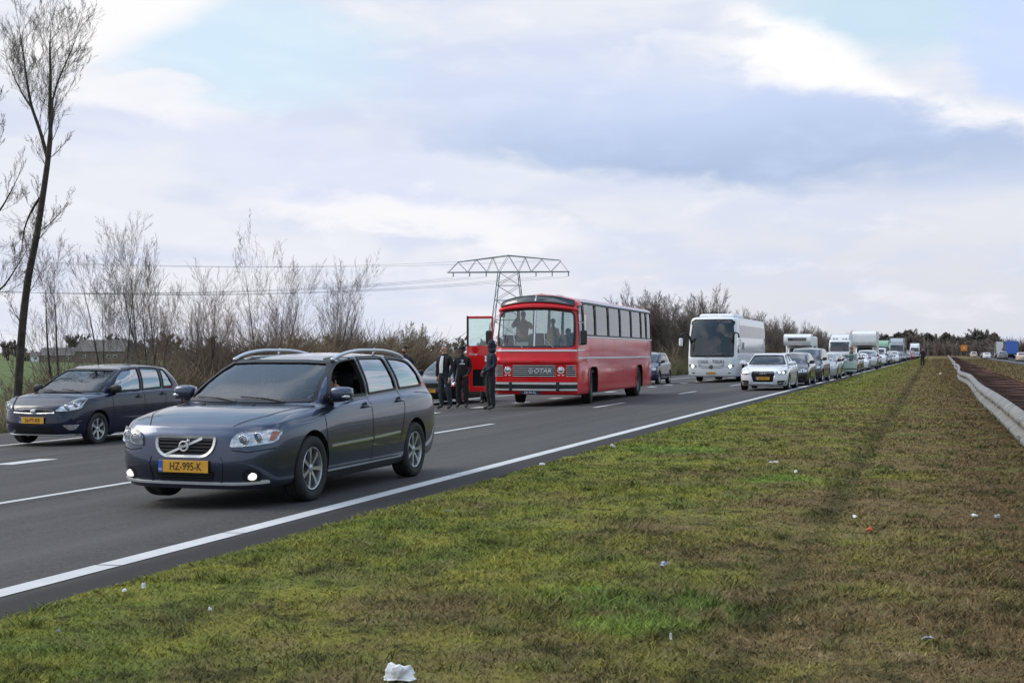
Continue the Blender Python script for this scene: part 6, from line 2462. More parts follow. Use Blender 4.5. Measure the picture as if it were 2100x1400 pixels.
def barrier():
    root = thing('guard_rail', 'galvanised double crash barrier with rusty spacers along the median grass', 'guard rail', (0, 0, 0))
    prof = [(0, .45), (-.045, .475), (-.085, .515), (-.085, .555), (-.025, .595), (-.025, .645), (-.085, .685), (-.085, .73), (-.045, .77), (0, .795)]
    k = 0
    y = 2.0
    while y < 420:
        ln = 4.0 if y < 120 else 12.0
        for right in (False, True):
            m = MB()
            sg = 1 if not right else -1
            vs, fs = [], []
            n = 5 if y < 120 else 3
            for i in range(n):
                yy = y + (ln + .03) * i / (n - 1)
                x = rail_x(yy, right)
                dz = .015 * math.sin(yy * .37 + right)
                vs += [(x + sg * p, yy, z + dz) for p, z in prof]
                vs += [(x + sg * (p + .006), yy, z + dz) for p, z in prof]
            q = len(prof)
            for i in range(n - 1):
                a, b = i * 2 * q, (i + 1) * 2 * q
                for j in range(q - 1):
                    fs.append((a + j, a + j + 1, b + j + 1, b + j))
                    fs.append((a + q + j, b + q + j, b + q + j + 1, a + q + j + 1))
                fs.append((a, b, b + q, a + q))
                fs.append((a + q - 1, a + 2 * q - 1, b + 2 * q - 1, b + q - 1))
            m.add(vs, fs)
            seg = m.build('rail_beam', ['galvanised' if not right else 'rust_rail'], root, True)
            if y < 70:
                b = MB()
                for yy in (y + .10, y + .34, y + 2.0):
                    for zz in (.535, .705):
                        b.ell((rail_x(yy, right) - sg * .088, yy, zz), (.018, .030, .026), .8, 8, 5)
                tag(b.build('splice_bolts', 'ink_grey', seg), kind='stuff')
                e = MB()
                e.add([(rail_x(y, right) + sg * (p - .004), y + q_, z) for q_ in (0, .022) for p, z in prof], [(t, t + 1, len(prof) + t + 1, len(prof) + t) for t in range(len(prof) - 1)])
                e.build('lap_joint', 'ink_grey', seg)
        y += ln
        k += 1
    y = 3.0
    post = MB().box((0, 0, .30), (.10, .055, .62), ch=.01).mesh('post', 'galvanised')
    spc = MB()
    spc.box((0, 0, 0), (.76, .22, .13), ch=.015)
    spc.bar((-.36, -.08, .07), (.36, .08, .07), .05, .03)
    spc = spc.mesh('spacer', 'rust')
    while y < 190:
        x = (rail_x(y) + rail_x(y, True)) / 2
        p = link('post', post, root)
        p.location = (x, y, 0)
        for dy in (0, .9):
            s = link('spacer', spc, root)
            s.location = ((rail_x(y + dy) + rail_x(y + dy, True)) / 2, y + dy, .68 + .02 * math.sin(y * 3 + dy))
            s.rotation_euler = (0, .04 * math.sin(y * 2.1 + dy), .05 * math.sin(y * 1.3 + dy))
        y += 1.8
    # rusty inner bracing strip and the dead growth between the rails
    return root


simple('rust_rail', (0.16, 0.075, 0.050), 0.85, vary=0.4, vscale=2.0)
barrier()

# ------------------------------------------------------------------ vehicles in front
volvo = put(estate_car(), -6.58, 11.55)
volvo.location.z = -.03
hatch = put(hatchback(), -15.22, 20.46)
bus = red_bus()
bus.location = (-10.98, 36.55, gz(-10.98) + .02)
bus.rotation_euler = (0, 0, R(1.3))
audi = put(white_saloon(), -6.22, 51.2)
coach = put(white_coach(), -11.25, 68.8)
camp = put(camper(), -11.2, 112.0)
boxt = put(box_truck(), -7.3, 139.0)

PLAIN = {}
KNAME = {'hatch': 'hatchback', 'saloon': 'saloon', 'estate': 'estate car', 'suv': 'off-road car', 'mpv': 'people carrier', 'van': 'van'}
COLS = {'black': (.008, .008, .010), 'dark grey': (.035, .037, .042), 'silver': (.38, .39, .41), 'white': (.74, .75, .77), 'pale green': (.42, .52, .48), 'grey': (.16, .165, .175), 'dark blue': (.012, .02, .06),
        'blue': (.03, .07, .20), 'red': (.30, .015, .018), 'cream': (.62, .50, .42), 'bronze': (.10, .07, .05)}


def car(kind, colour, label, x, y, rz=0.0, ahead=False, group=None, cat=None):
    if kind == 'hatch' and colour == 'pale green':
        o = plain_car(kind)
    elif PLAIN.get(kind) is None:
        PLAIN[kind] = plain_car(kind)
        o = PLAIN[kind]
    else:
        o = copy_tree(PLAIN[kind])
    tag(o, label, cat or ('van' if kind == 'van' else 'car'), group)
    colour_all(o, COLS[colour])
    put(o, x, y, rz, ahead)
    return o


PLAIN['hatch'] = None
car('saloon', 'black', 'black saloon beside the people in dark clothes, left of the red bus', -15.3, 39.9)
car('suv', 'dark blue', 'dark blue off-road car half hidden behind the red bus', -14.55, 67.2)
car('estate', 'black', 'black car close behind the white saloon in the inner lane', -6.1, 58.3)
car('mpv', 'dark grey', 'dark grey people carrier, second behind the white saloon', -6.15, 65.6, R(-2))
car('estate', 'silver', 'silver estate car, third behind the white saloon', -6.0, 73.0)
green = car('hatch', 'pale green', 'pale green hatchback with its driver door open', -6.25, 80.4)
# its open door
dm = MB()
dm.box((1.28, .62, .62), (.78, .06, .62), ch=.02)
dm.box((.93, .62, 1.13), (.05, .05, .42))
dm.box((1.64, .62, 1.10), (.05, .05, .36))
dm.box((1.30, .62, 1.33), (.72, .05, .05))
od = dm.build('open_door', 'paint', green)
od.color = (.42, .52, .48, 1)
MB().box((1.29, .62, 1.12), (.64, .01, .38)).build('door_window', 'glass_clear', od)
MB().box((1.28, .585, .48), (.76, .015, .05)).build('door_moulding', 'black_plastic', od)
od2 = MB().ell((1.02, .52, 1.0), (.09, .06, .06), .6).build('door_mirror', 'white_gel', od, True)
q = [('saloon', 'grey'), ('estate', 'bronze'), ('hatch', 'black'), ('saloon', 'white'), ('suv', 'silver'), ('estate', 'dark blue')]
ys = [88.2, 95.6, 103.0, 110.4, 118.2, 126.0]
for i, ((kd, cl), y) in enumerate(zip(q, ys)):
    car(kd, cl, f'{cl} {KNAME[kd]}, {ORD[i]} behind the pale green hatchback', -6.2 + random.uniform(-.2, .2), y)
car('van', 'white', 'white van directly behind the white box lorry', -6.6, 151.5)
q = [('saloon', 'dark blue'), ('estate', 'black'), ('hatch', 'silver'), ('suv', 'white'), ('saloon', 'dark grey'), ('hatch', 'white'), ('estate', 'grey'), ('mpv', 'blue'), ('saloon', 'black')]
for i, (kd, cl) in enumerate(q):
    car(kd, cl, f'{cl} {KNAME[kd]}, {ORD[i]} in the queue behind the white van', -6.4 + random.uniform(-.25, .25), 160.5 + i * 8.2)
pal = ['black', 'silver', 'white', 'dark grey', 'grey', 'dark blue', 'white', 'black', 'silver', 'red']
kk = ['hatch', 'saloon', 'estate', 'suv', 'hatch', 'van', 'mpv']
for i in range(20):
    kd, cl = kk[i % 7], pal[(i * 3) % 10]
    car(kd, cl, f'tiny {cl} {KNAME[kd]}, {ORD[i]} of the far cars in the inner-lane queue', -6.5 + random.uniform(-.3, .3), 262 + i * 9.5, group='cars far off in the inner-lane queue')
for i in range(12):
    kd, cl = kk[(i * 2 + 1) % 7], pal[(i * 7 + 2) % 10]
    car(kd, cl, f'tiny {cl} {KNAME[kd]}, {ORD[i]} of the far cars in the middle-lane queue', -10.8 + random.uniform(-.3, .3), 196 + i * 21, group='cars far off in the middle-lane queue')
# lorries in the queue
put(lorry('white lorry cab with roof lamps behind the camper van', (.74, .75, .76), (.62, .62, .62), 3.75), -11.0, 156)
put(lorry('red lorry behind the white box lorry', (.40, .02, .02), (.35, .03, .03), 3.9), -10.9, 178)
put(lorry('grey lorry in the distant queue', (.30, .33, .36), (.32, .36, .38), 4.0), -7.2, 236)
put(lorry('lorry with pale green trailer far off in the queue', (.2, .35, .25), (.30, .48, .38), 4.0), -10.9, 268)
put(lorry('distant white lorry where the queue vanishes', (.7, .7, .72), (.72, .72, .72), 4.0), -6.8, 370)
# the other carriageway, seen from behind
car('hatch', 'cream', 'cream car driving away on the opposite carriageway', 11.5, 211, ahead=True)
car('suv', 'grey', 'grey off-road car driving away behind the blue lorry', 11.4, 275, ahead=True)
car('hatch', 'white', 'white hatchback driving away near the white lorry', 9.3, 300, ahead=True)
car('saloon', 'dark grey', 'dark saloon far off on the opposite carriageway', 10.1, 345, ahead=True)
car('mpv', 'cream', 'pale people carrier far off on the opposite carriageway', 8.2, 372, ahead=True)
car('saloon', 'black', 'black saloon farthest off on the opposite carriageway', 8.6, 408, ahead=True)
lo = lorry('white lorry seen from behind on the opposite carriageway', (.7, .7, .7), (.70, .70, .70), 4.0, roof_lamps=False)
put(lo, 13.9, 352, ahead=True)
lo = lorry('blue lorry seen from behind on the opposite carriageway', (.05, .12, .4), (.02, .12, .48), 3.9, roof_lamps=False)
put(lo, 14.4, 315, ahead=True)

# ------------------------------------------------------------------ people
def lettering(rows, x, y):
    def f(root, J):
        for z, w in rows:
            MB().box((x, y, z), (w, .006, .026), ch=.002).build('print', 'white_ink', root)
    return f


def stand(label, x, y, rz, mats, **kw):
    z = gz(x)
    return person(label, (x, y, z), rz, mats, **kw)


stand('man in open black jacket and pale shirt standing by the black car', -13.24, 35.2, R(-18), ('skin', 'cloth_black', 'denim', 'shoe'), hair=None, shirt='cloth_white', scale=1.04,
      pose={'elr': (-.27, .06, 1.16), 'wrr': (-.27, .0, .92), 'ell': (.27, .05, 1.16), 'wrl': (.22, -.06, .92), 'anl': (.13, .10, .10), 'tol': (.16, -.07, .05), 'knl': (.12, .03, .50)})
stand('person in black with a dark cap next to the open bus door', -13.02, 36.1, R(8), ('skin_dark', 'cloth_black', 'cloth_black', 'shoe'), cap='cloth_black', hair='hair_dark', extra=lettering([(1.36, .07), (1.30, .05), (1.26, .15)], .03, -.145), scale=1.02,
      pose={'wrl': (.20, -.14, .98), 'pal': (.15, -.18, .93)})
stand('person in black hooded top standing in front of the open bus door', -11.46, 34.05, R(-48), ('skin_dark', 'cloth_navy', 'cloth_black', 'shoe'), hood='cloth_navy', hair='hair_dark', extra=lettering([(1.38, .10), (1.33, .08), (1.28, .12)], .03, -.15), scale=1.06,
      pose={'wrl': (.10, -.20, 1.00), 'pal': (.03, -.22, .97), 'wrr': (-.10, -.20, 1.00), 'par': (-.03, -.22, .95)})
stand('dark-haired person looking over the rear of the grey estate car', -14.95, 36.4, R(-5), ('skin', 'cloth_navy', 'denim', 'shoe'), hair='hair_dark', beard=True, scale=1.05)
stand('person seen through the window of the open bus door', -13.35, 39.2, R(20), ('skin', 'cloth_black', 'denim', 'shoe'), hair='hair_fair', scale=1.0)
stand('person leaning on the open door of the pale green hatchback', -4.62, 81.9, R(-70), ('skin', 'cloth_olive', 'cloth_black', 'shoe'), cap='cloth_tan', hair='hair_dark', scale=1.0,
      pose={'wrr': (-.2, -.3, 1.2), 'par': (-.2, -.38, 1.22)})
person('person in black standing on the grass beside the queue', (-1.6 + rx(135.9), 135.9, .03), R(10), ('skin', 'cloth_black', 'cloth_black', 'shoe'), scale=1.04)

SIT = {'collar': (0, .05, 1.44), 'neck': (0, .05, 1.52), 'jaw': (0, .03, 1.585), 'face': (0, .035, 1.65), 'crown': (0, .045, 1.72), 'nose': (0, -.06, 1.63), 'chest': (0, .04, 1.28),
       'hipl': (.10, -.08, .95), 'hipr': (-.10, -.08, .95), 'knl': (.13, -.48, 1.02), 'knr': (-.13, -.48, 1.02), 'anl': (.13, -.72, .70), 'anr': (-.13, -.72, .70), 'tol': (.13, -.86, .68), 'tor': (-.13, -.86, .68),
       'ell': (.25, -.10, 1.18), 'elr': (-.25, -.10, 1.18), 'wrl': (.14, -.33, 1.26), 'wrr': (-.14, -.33, 1.26), 'pal': (.11, -.40, 1.29), 'par': (-.11, -.40, 1.29)}
# driver with a hand up at the open window, and a passenger
dpose = dict(SIT)
dpose.update({'ell': (.30, -.12, 1.25), 'wrl': (.27, -.18, 1.47), 'pal': (.25, -.20, 1.55)})
person('driver of the grey estate car with a hand raised at the open window', (-6.58 + .37 + rx(11.5), 11.55 + 1.36, -.45), 0, ('skin', 'cloth_red', 'denim', 'shoe'), pose=dpose, scale=.93)
person('passenger inside the grey estate car behind the windscreen', (-6.58 - .37 + rx(11.5), 11.55 + 1.36, -.45), 0, ('skin', 'cloth_grey', 'denim', 'shoe'), pose=SIT, hair='hair_fair', scale=.93)


def in_bus(label, x, y, z, rz, mats, **kw):
    v = bus.matrix_basis @ Vector((x, y, z))
    return person(label, tuple(v), rz + R(1.3), mats, **kw)


in_bus('person in tan jacket standing behind the windscreen of the red bus', -.62, 1.05, 1.03, R(6), ('skin', 'cloth_tan', 'denim', 'shoe'), hair='hair_dark', scale=.98,
       pose={'elr': (-.30, -.14, 1.32), 'wrr': (-.16, -.26, 1.56), 'par': (-.10, -.26, 1.62), 'ell': (.28, -.1, 1.25), 'wrl': (.16, -.22, 1.45), 'pal': (.10, -.25, 1.50)})
in_bus('person in pale jacket in the middle of the red bus windscreen', .22, 1.35, 1.03, R(-25), ('skin', 'cloth_tan', 'cloth_grey', 'shoe'), hair='hair_fair', scale=.86)
in_bus('driver at the wheel of the red bus', .66, 1.42, .50, 0, ('skin', 'cloth_navy', 'denim', 'shoe'), hair='hair_dark', pose=SIT, scale=1.0)

# ------------------------------------------------------------------ trees on the bank
CAMR, CAMF = Vector((.9528, .3035, 0)), Vector((-.3035, .9528, 0))


def tall_tree(name, label, loc, d, trunk, limbs, seed, top=1.0):
    """trunk and limbs given as (right, height) paths with radii; twigs grown along them"""
    rng = np.random.RandomState(seed)
    out = [[] for _ in range(6)]
    TW = dict(segs=(9, 7, 5, 3), wander=(.05, .06, .08, .10), up=(.07, .09, .08, .05), taper=(.88, .85, .8, .6), rmin=.0022, kids=(7, 5, 4), **{'from': (.10, .1, .1)}, angle=(.42, .46, .5), len=(.52, .5, .5), rad=(.42, .5, .6))
    main = []
    for pts, r0, r1, kids, klen in [trunk] + limbs:
        n = len(pts)
        P3 = pchip(np.array([[a, z, b] for a, z, b in pts], float), np.linspace(0, n - 1, (n - 1) * 4 + 1))
        P3 = [CAMR * p[0] + CAMF * p[2] + Vector((0, 0, p[1])) for p in P3]
        N = len(P3)
        for i in range(N - 1):
            f0, f1 = i / (N - 1), (i + 1) / (N - 1)
            main.append((*P3[i], *P3[i + 1], r0 + (r1 - r0) * f0, r0 + (r1 - r0) * f1))
        for k in range(kids):
            f = .08 + .92 * (k + rng.rand()) / kids
            i = min(N - 2, int(f * (N - 1)))
            ax = (P3[i + 1] - P3[i]).normalized()
            a = rng.rand() * 2 * PI
            side = ax.cross(Vector((math.cos(a), math.sin(a), .2))).normalized()
            an = rng.uniform(.35, .95)
            dd = (ax * math.cos(an) + side * math.sin(an)).normalized()
            rr = (r0 + (r1 - r0) * f)
            grow(rng, out, P3[i], dd, klen * rng.uniform(.6, 1.2) * (1.15 - .4 * f), max(.006, min(.016, rr * .22)), 0, TW)
        top_d = (P3[-1] - P3[-2]).normalized()
        grow(rng, out, P3[-1], top_d, klen * 1.0, r1, 0, TW)
    root = link(name, None)
    tag(root, label, 'tree')
    root.location = loc
    link('trunk', seg_mesh('trunk', main, 8, 'bark'), root)
    link('crown', seg_mesh('crown', [s for q in out for s in q], 3, 'twig'), root)
    return root


s_ = 31.8 / 2700


def hp(px, py, dd=0.0):
    """offset of the tall tree's limbs from its foot, in metres"""
    return ((px - 38) * s_, 1.4 + (723 - py) * s_ + .55, dd)


tall_tree('tall_tree', 'tall leaning bare tree with forked crown behind the dark blue hatchback', (CAMR * ((38 - 1050) * s_) + CAMF * 31.8 + Vector((0, 0, -.62))), 31.8,
          ([hp(33, 905), hp(38, 780), hp(46, 660), hp(58, 560), hp(72, 490), hp(86, 400), hp(97, 320), hp(102, 270)], .105, .058, 12, 1.1),
          [([hp(96, 318), hp(78, 262, .1), (hp(56, 205, .2)), hp(46, 150, .2), hp(36, 95, .3), hp(30, 62, .3)], .050, .010, 15, 1.4),
           ([hp(102, 270), hp(104, 200, -.1), hp(106, 140, -.15), hp(106, 95, -.2), hp(107, 75, -.2)], .052, .010, 16, 1.3),
           ([hp(108, 205, -.1), hp(128, 160, -.3), hp(150, 118, -.4), hp(162, 88, -.4)], .026, .007, 11, 1.1),
           ([hp(60, 215, .2), hp(30, 180, .5), hp(5, 145, .8), hp(-10, 115, .9)], .030, .008, 12, 1.2),
           ([hp(80, 400), hp(50, 425, .4), hp(20, 460, .9), hp(2, 495, 1.3)], .034, .009, 12, 1.2)], 21)
s2_ = 30.0 / 2700
tall_tree('bare_tree', 'bare tree at the picture edge left of the tall leaning tree', (CAMR * ((-62 - 1050) * s_) + CAMF * 30.8 + Vector((0, 0, -.62))), 31,
          ([(0, -.1, 0), (.1, 2.0, 0), (.25, 4.0, 0), (.45, 5.5, .1)], .13, .07, 14, 1.3),
          [([(.45, 5.5, .1), (.75, 6.6, .2), (.85, 7.6, .2), (.9, 8.4, .2)], .06, .015, 9, 1.0), ([(.3, 4.2, 0), (.7, 4.9, -.2), (1.2, 5.3, -.3), (1.5, 5.8, -.3)], .045, .014, 8, .9), ([(.15, 2.6, 0), (.6, 3.2, .3), (1.0, 3.6, .5), (1.3, 4.1, .6)], .04, .013, 7, .9)], 22)

bank = [  # spots on the bank: x, y, height, stems, params, twig, words
    (-23.5, 32.0, 6.0, 2, 'WILLOW', 'twig', 'slim bare tree alone right of the tall leaning tree'),
    (-23.0, 33.7, 7.2, 3, 'WILLOW', 'twig', 'tallest of the bare clump above the dark blue hatchback'),
    (-22.8, 35.4, 6.8, 3, 'WILLOW', 'twig', 'bare tree with two dark stems above the blue hatchback roof'),
    (-24.0, 37.2, 5.7, 3, 'WILLOW', 'twig_red', 'reddish bare tree right of the dark-stemmed one'),
    (-23.0, 38.4, 5.0, 4, 'THICKET', 'twig_red', 'bushy bare tree between the hatchback and the grey estate car'),
    (-24.6, 40.0, 4.4, 3, 'THICKET', 'twig', 'low bare tree behind the bushy reddish one'),
    (-23.5, 41.3, 4.6, 4, 'THICKET', 'twig_red', 'reddish bare shrub above the bonnet of the grey estate car'),
    (-23.0, 43.0, 6.2, 3, 'WILLOW', 'twig', 'upright bare tree above the windscreen of the grey estate car'),
    (-24.3, 45.0, 4.9, 3, 'WILLOW', 'twig_red', 'bare tree just right of the upright one over the grey estate'),
    (-24.0, 47.2, 4.2, 4, 'THICKET', 'twig_red', 'low bare shrub over the roof of the grey estate car'),
    (-23.3, 49.0, 5.5, 6, 'WILLOW', 'twig', 'broad many-stemmed bare shrub above the estate car roof rails'),
    (-24.0, 52.6, 4.2, 5, 'THICKET', 'twig', 'bare shrub at the end of the clump over the estate car tail'),
    (-26.5, 29.2, 3.4, 3, 'THICKET', 'twig', 'low bare shrub behind the foot of the tall leaning tree'),
]
PAR = {'WILLOW': WILLOW, 'THICKET': THICKET, 'ROUND': ROUND, 'FAR': FAR}
for i, (x, y, h, st, pr, tw, lb) in enumerate(bank):
    bare_tree('bare_tree', lb, 100 + i, h * .94, st, PAR[pr], (x, y, gz(x)), trunk_r=.055 if st > 2 else .06, spread=.26, mats=('bark', tw))
bare_tree('round_tree', 'low round bare tree with pale twigs behind the people', 150, 2.55, 1, ROUND, (-24.5, 60.2, gz(-24.5)), trunk_r=.16, mats=('bark_pale', 'twig_pale'))
bare_tree('bare_tree', 'grey bare tree left of the open bus door', 151, 2.6, 4, THICKET, (-36.0, 98.0, -.95), trunk_r=.07, spread=.2, mats=('bark', 'twig'))
bare_tree('bare_tree', 'small bare tree between the round tree and the bus door', 152, 2.2, 4, THICKET, (-30.0, 80.0, -.95), trunk_r=.07, spread=.3, mats=('bark', 'twig'))


# ------------------------------------------------------------------ undergrowth
def brush(name, label, seed, spots, mat, r=(.006, .012)):
    """stuff: arching stems, spots = rows (x0, x1, y0, y1, count, height)"""
    rng = np.random.RandomState(seed)
    segs = []
    for x0, x1, y0, y1, n, h in spots:
        cx = rng.uniform(x0, x1, max(2, n // 40))
        cy = rng.uniform(y0, y1, max(2, n // 40))
        ch = rng.uniform(.55, 1.1, max(2, n // 40))
        for i in range(n):
            k = rng.randint(len(cx))
            x, y = cx[k] + rng.normal(0, .5), cy[k] + rng.normal(0, .5)
            x = min(max(x, x0), x1)
            L = h * ch[k] * rng.uniform(.4, 1.1)
            a = rng.rand() * 6.283
            ln = rng.uniform(.15, .8)
            p0 = np.array((x + rx(y), y, gz(x) - .02))
            p1 = p0 + np.array((math.cos(a) * ln * .3 * L, math.sin(a) * ln * .3 * L, L * .6))
            p2 = p1 + np.array((math.cos(a) * ln * .6 * L, math.sin(a) * ln * .6 * L, L * .4 * (1 - ln * .7)))
            rr = rng.uniform(*r)
            segs.append((*p0, *p1, rr, rr * .8))
            segs.append((*p1, *p2, rr * .8, rr * .4))
            for q in range(2):
                f = rng.uniform(.3, 1)
                b0 = p0 + (p1 - p0) * f
                b1 = b0 + rng.normal(0, .16, 3) * L + np.array((0, 0, .12 * L))
                segs.append((*b0, *b1, rr * .6, rr * .3))
    o = link(name, seg_mesh(name, segs, 3, mat))
    tag(o, label, 'undergrowth', kind='stuff')
    return o


brush('undergrowth', 'brown tangled undergrowth along the far bank', 1, [(-22.6, -20.6, 22, 34, 1500, .75), (-25.5, -21.5, 31, 42, 7000, 2.3), (-26, -21.3, 40, 56, 14000, 3.3), (-26, -21.3, 54, 78, 12000, 2.35), (-30, -22, 78, 118, 9000, 2.6)], 'brush', (.008, .018))
brush('undergrowth', 'olive green brambles and grass along the far bank', 2, [(-22.4, -20.0, 20, 36, 2600, .5), (-24, -20.2, 34, 60, 9000, 1.5), (-24, -20.2, 60, 115, 9000, 1.7)], 'brush_green', (.010, .02))

# ------------------------------------------------------------------ the roadside wood beyond the coach
tmpl = []
for i in range(5):
    tmpl.append(bare_tree('wood_tree', 'leafless brown tree in the roadside wood beyond the coach', 200 + i, 6.2, 2 + i % 3, FAR, (0, 0, 0), 'trees of the roadside wood', trunk_r=.12, spread=.3, mats=('bark', 'twig_far' if i != 1 else 'twig_pale')))
rng = np.random.RandomState(8)
spots = []
y = 114.0
while y < 470:
    for row in range(2):
        spots.append((-23.6 - 3.2 * row + rng.uniform(-.9, .9), y + rng.uniform(-1.4, 1.4)))
    y += 3.6 if y < 200 else (6.5 if y < 300 else 10)
for i, (x, y) in enumerate(spots):
    o = tmpl[i] if i < 5 else copy_tree(tmpl[rng.randint(5)])
    sc = rng.uniform(.72, 1.16) * (1.0 if y < 260 else .92)
    if i < 4:
        sc *= 1.08
    o.location = (x + rx(y), y, gz(x))
    size = 'tall' if sc > 1.0 else ('low' if sc < .85 else 'middling')
    hue = 'pale-twigged' if o.children[-1].data.materials[0].name == 'twig_pale' or o.children[0].data.materials[0].name == 'twig_pale' else 'brown'
    where = 'between the red bus and the coach' if y < 135 else ('above the coach' if y < 178 else ('behind the camper van' if y < 262 else 'at the far end'))
    row = 'front' if i % 2 == 0 else 'back'
    o['label'] = f'{size} {hue} leafless tree, {row} row of the wood {where}'
    o.scale = (sc, sc, sc * rng.uniform(.92, 1.1))
    o.rotation_euler = (0, 0, rng.rand() * 6.28)
brush('undergrowth', 'brown brush at the foot of the roadside wood', 3, [(-27, -21.5, 112, 170, 5200, 3.2), (-27, -21.5, 170, 260, 3800, 3.4), (-27, -21.5, 260, 420, 2500, 3.4)], 'brush', (.02, .045))

# ------------------------------------------------------------------ distant woods
ft = []
for i in range(3):
    ft.append(bare_tree('distant_tree', 'bare tree in the distant wood closing the road', 230 + i, 8.5, 2, dict(FAR, rmin=.06), (0, 0, 0), 'trees of the distant wood', trunk_r=.2, spread=.25, mats=('bark', 'twig_far')))


def conifer(seed, h):
    r = np.random.RandomState(seed)
    root = link('distant_pine', None)
    tag(root, 'dark round-topped pine in the distant wood', 'tree', 'pines of the distant wood')
    link('trunk', seg_mesh('trunk', [(0, 0, -.3, 0, 0, h * .8, .22, .1)], 6, 'bark'), root)
    V, F = [], []
    for i in range(700):
        t = r.rand()
        z = h * (.32 + .66 * t)
        rad = h * .26 * math.sin(PI * (.12 + .86 * t)) ** .7 * r.rand() ** .4
        a = r.rand() * 6.283
        c = np.array((math.cos(a) * rad, math.sin(a) * rad, z))
        b = len(V)
        for k in range(3):
            V.append(tuple(c + r.normal(0, .42, 3)))
        F.append((b, b + 1, b + 2))
    MB().add(V, F).build('crown', 'conifer', root)
    return root


pt = [conifer(240 + i, 9.0) for i in range(2)]
rng = np.random.RandomState(12)
n_b = n_p = 0
for i in range(74):
    f = i / 73
    d = 520 + rng.uniform(-25, 70)
    px = 1760 + 310 * f + rng.uniform(-5, 5)
    X = (px - 1050) / 2700 * d
    x, y = .9528 * X - .3035 * d, .3035 * X + .9528 * d
    if rng.rand() < .45:
        o = pt[n_p] if n_p < 2 else copy_tree(pt[rng.randint(2)])
        n_p += 1
    else:
        o = ft[n_b] if n_b < 3 else copy_tree(ft[rng.randint(3)])
        n_b += 1
    edge = 1.0 if f < .9 else .75
    sc = rng.uniform(.75, 1.12) * edge * (1.0 if px < 1950 else .96)
    o.location = (x, y, -.1)
    o.scale = (sc * 1.25, sc * 1.25, sc)
    o.rotation_euler = (0, 0, rng.rand() * 6.28)
o = copy_tree(ft[0])
tag(o, 'tall bare tree standing above the distant wood', 'tree', 'trees of the distant wood')
d = 540
X = (2008 - 1050) / 2700 * d
o.location = (.9528 * X - .3035 * d, .3035 * X + .9528 * d, 0)
o.scale = (1.35, 1.35, 1.45)
brush('undergrowth', 'dim brush filling the distant wood', 4, [(-45, 70, 500, 560, 5000, 7.5)], 'twig_far', (.08, .16))
# low tree line on the left horizon and right of the other carriageway
ht = [bare_tree('hedgerow_tree', 'small bare tree on the far edge of the field', 260 + i, 5.5, 2, dict(FAR, rmin=.07, kids=(10, 7, 6)), (0, 0, 0), 'trees on the far edge of the field', trunk_r=.2, spread=.3, mats=('bark', 'twig_far')) for i in range(2)]
rng = np.random.RandomState(15)
k = 0
for i in range(70):
    px = -40 + 1100 * i / 69 + rng.uniform(-8, 8)
    if 70 < px < 150 and rng.rand() < .6:
        continue
    d = rng.uniform(380, 620)
    X = (px - 1050) / 2700 * d
    o = ht[k] if k < 2 else copy_tree(ht[rng.randint(2)])
    k += 1
    sc = rng.uniform(.55, 1.25) * (1 if px < 60 or px > 150 else .6)
    o.location = (.9528 * X - .3035 * d, .3035 * X + .9528 * d, -.95)
    o.scale = (sc * 1.5, sc * 1.5, sc)
    o.rotation_euler = (0, 0, rng.rand() * 6.28)
brush('hedge', 'low brown hedge on the far edge of the field', 5, [(-330, -110, 300, 420, 3500, 3.0)], 'brush', (.10, .2))
brush('hedge', 'dark hedge beyond the opposite carriageway', 6, [(32, 90, 380, 480, 2500, 4.0)], 'twig_far', (.10, .2))


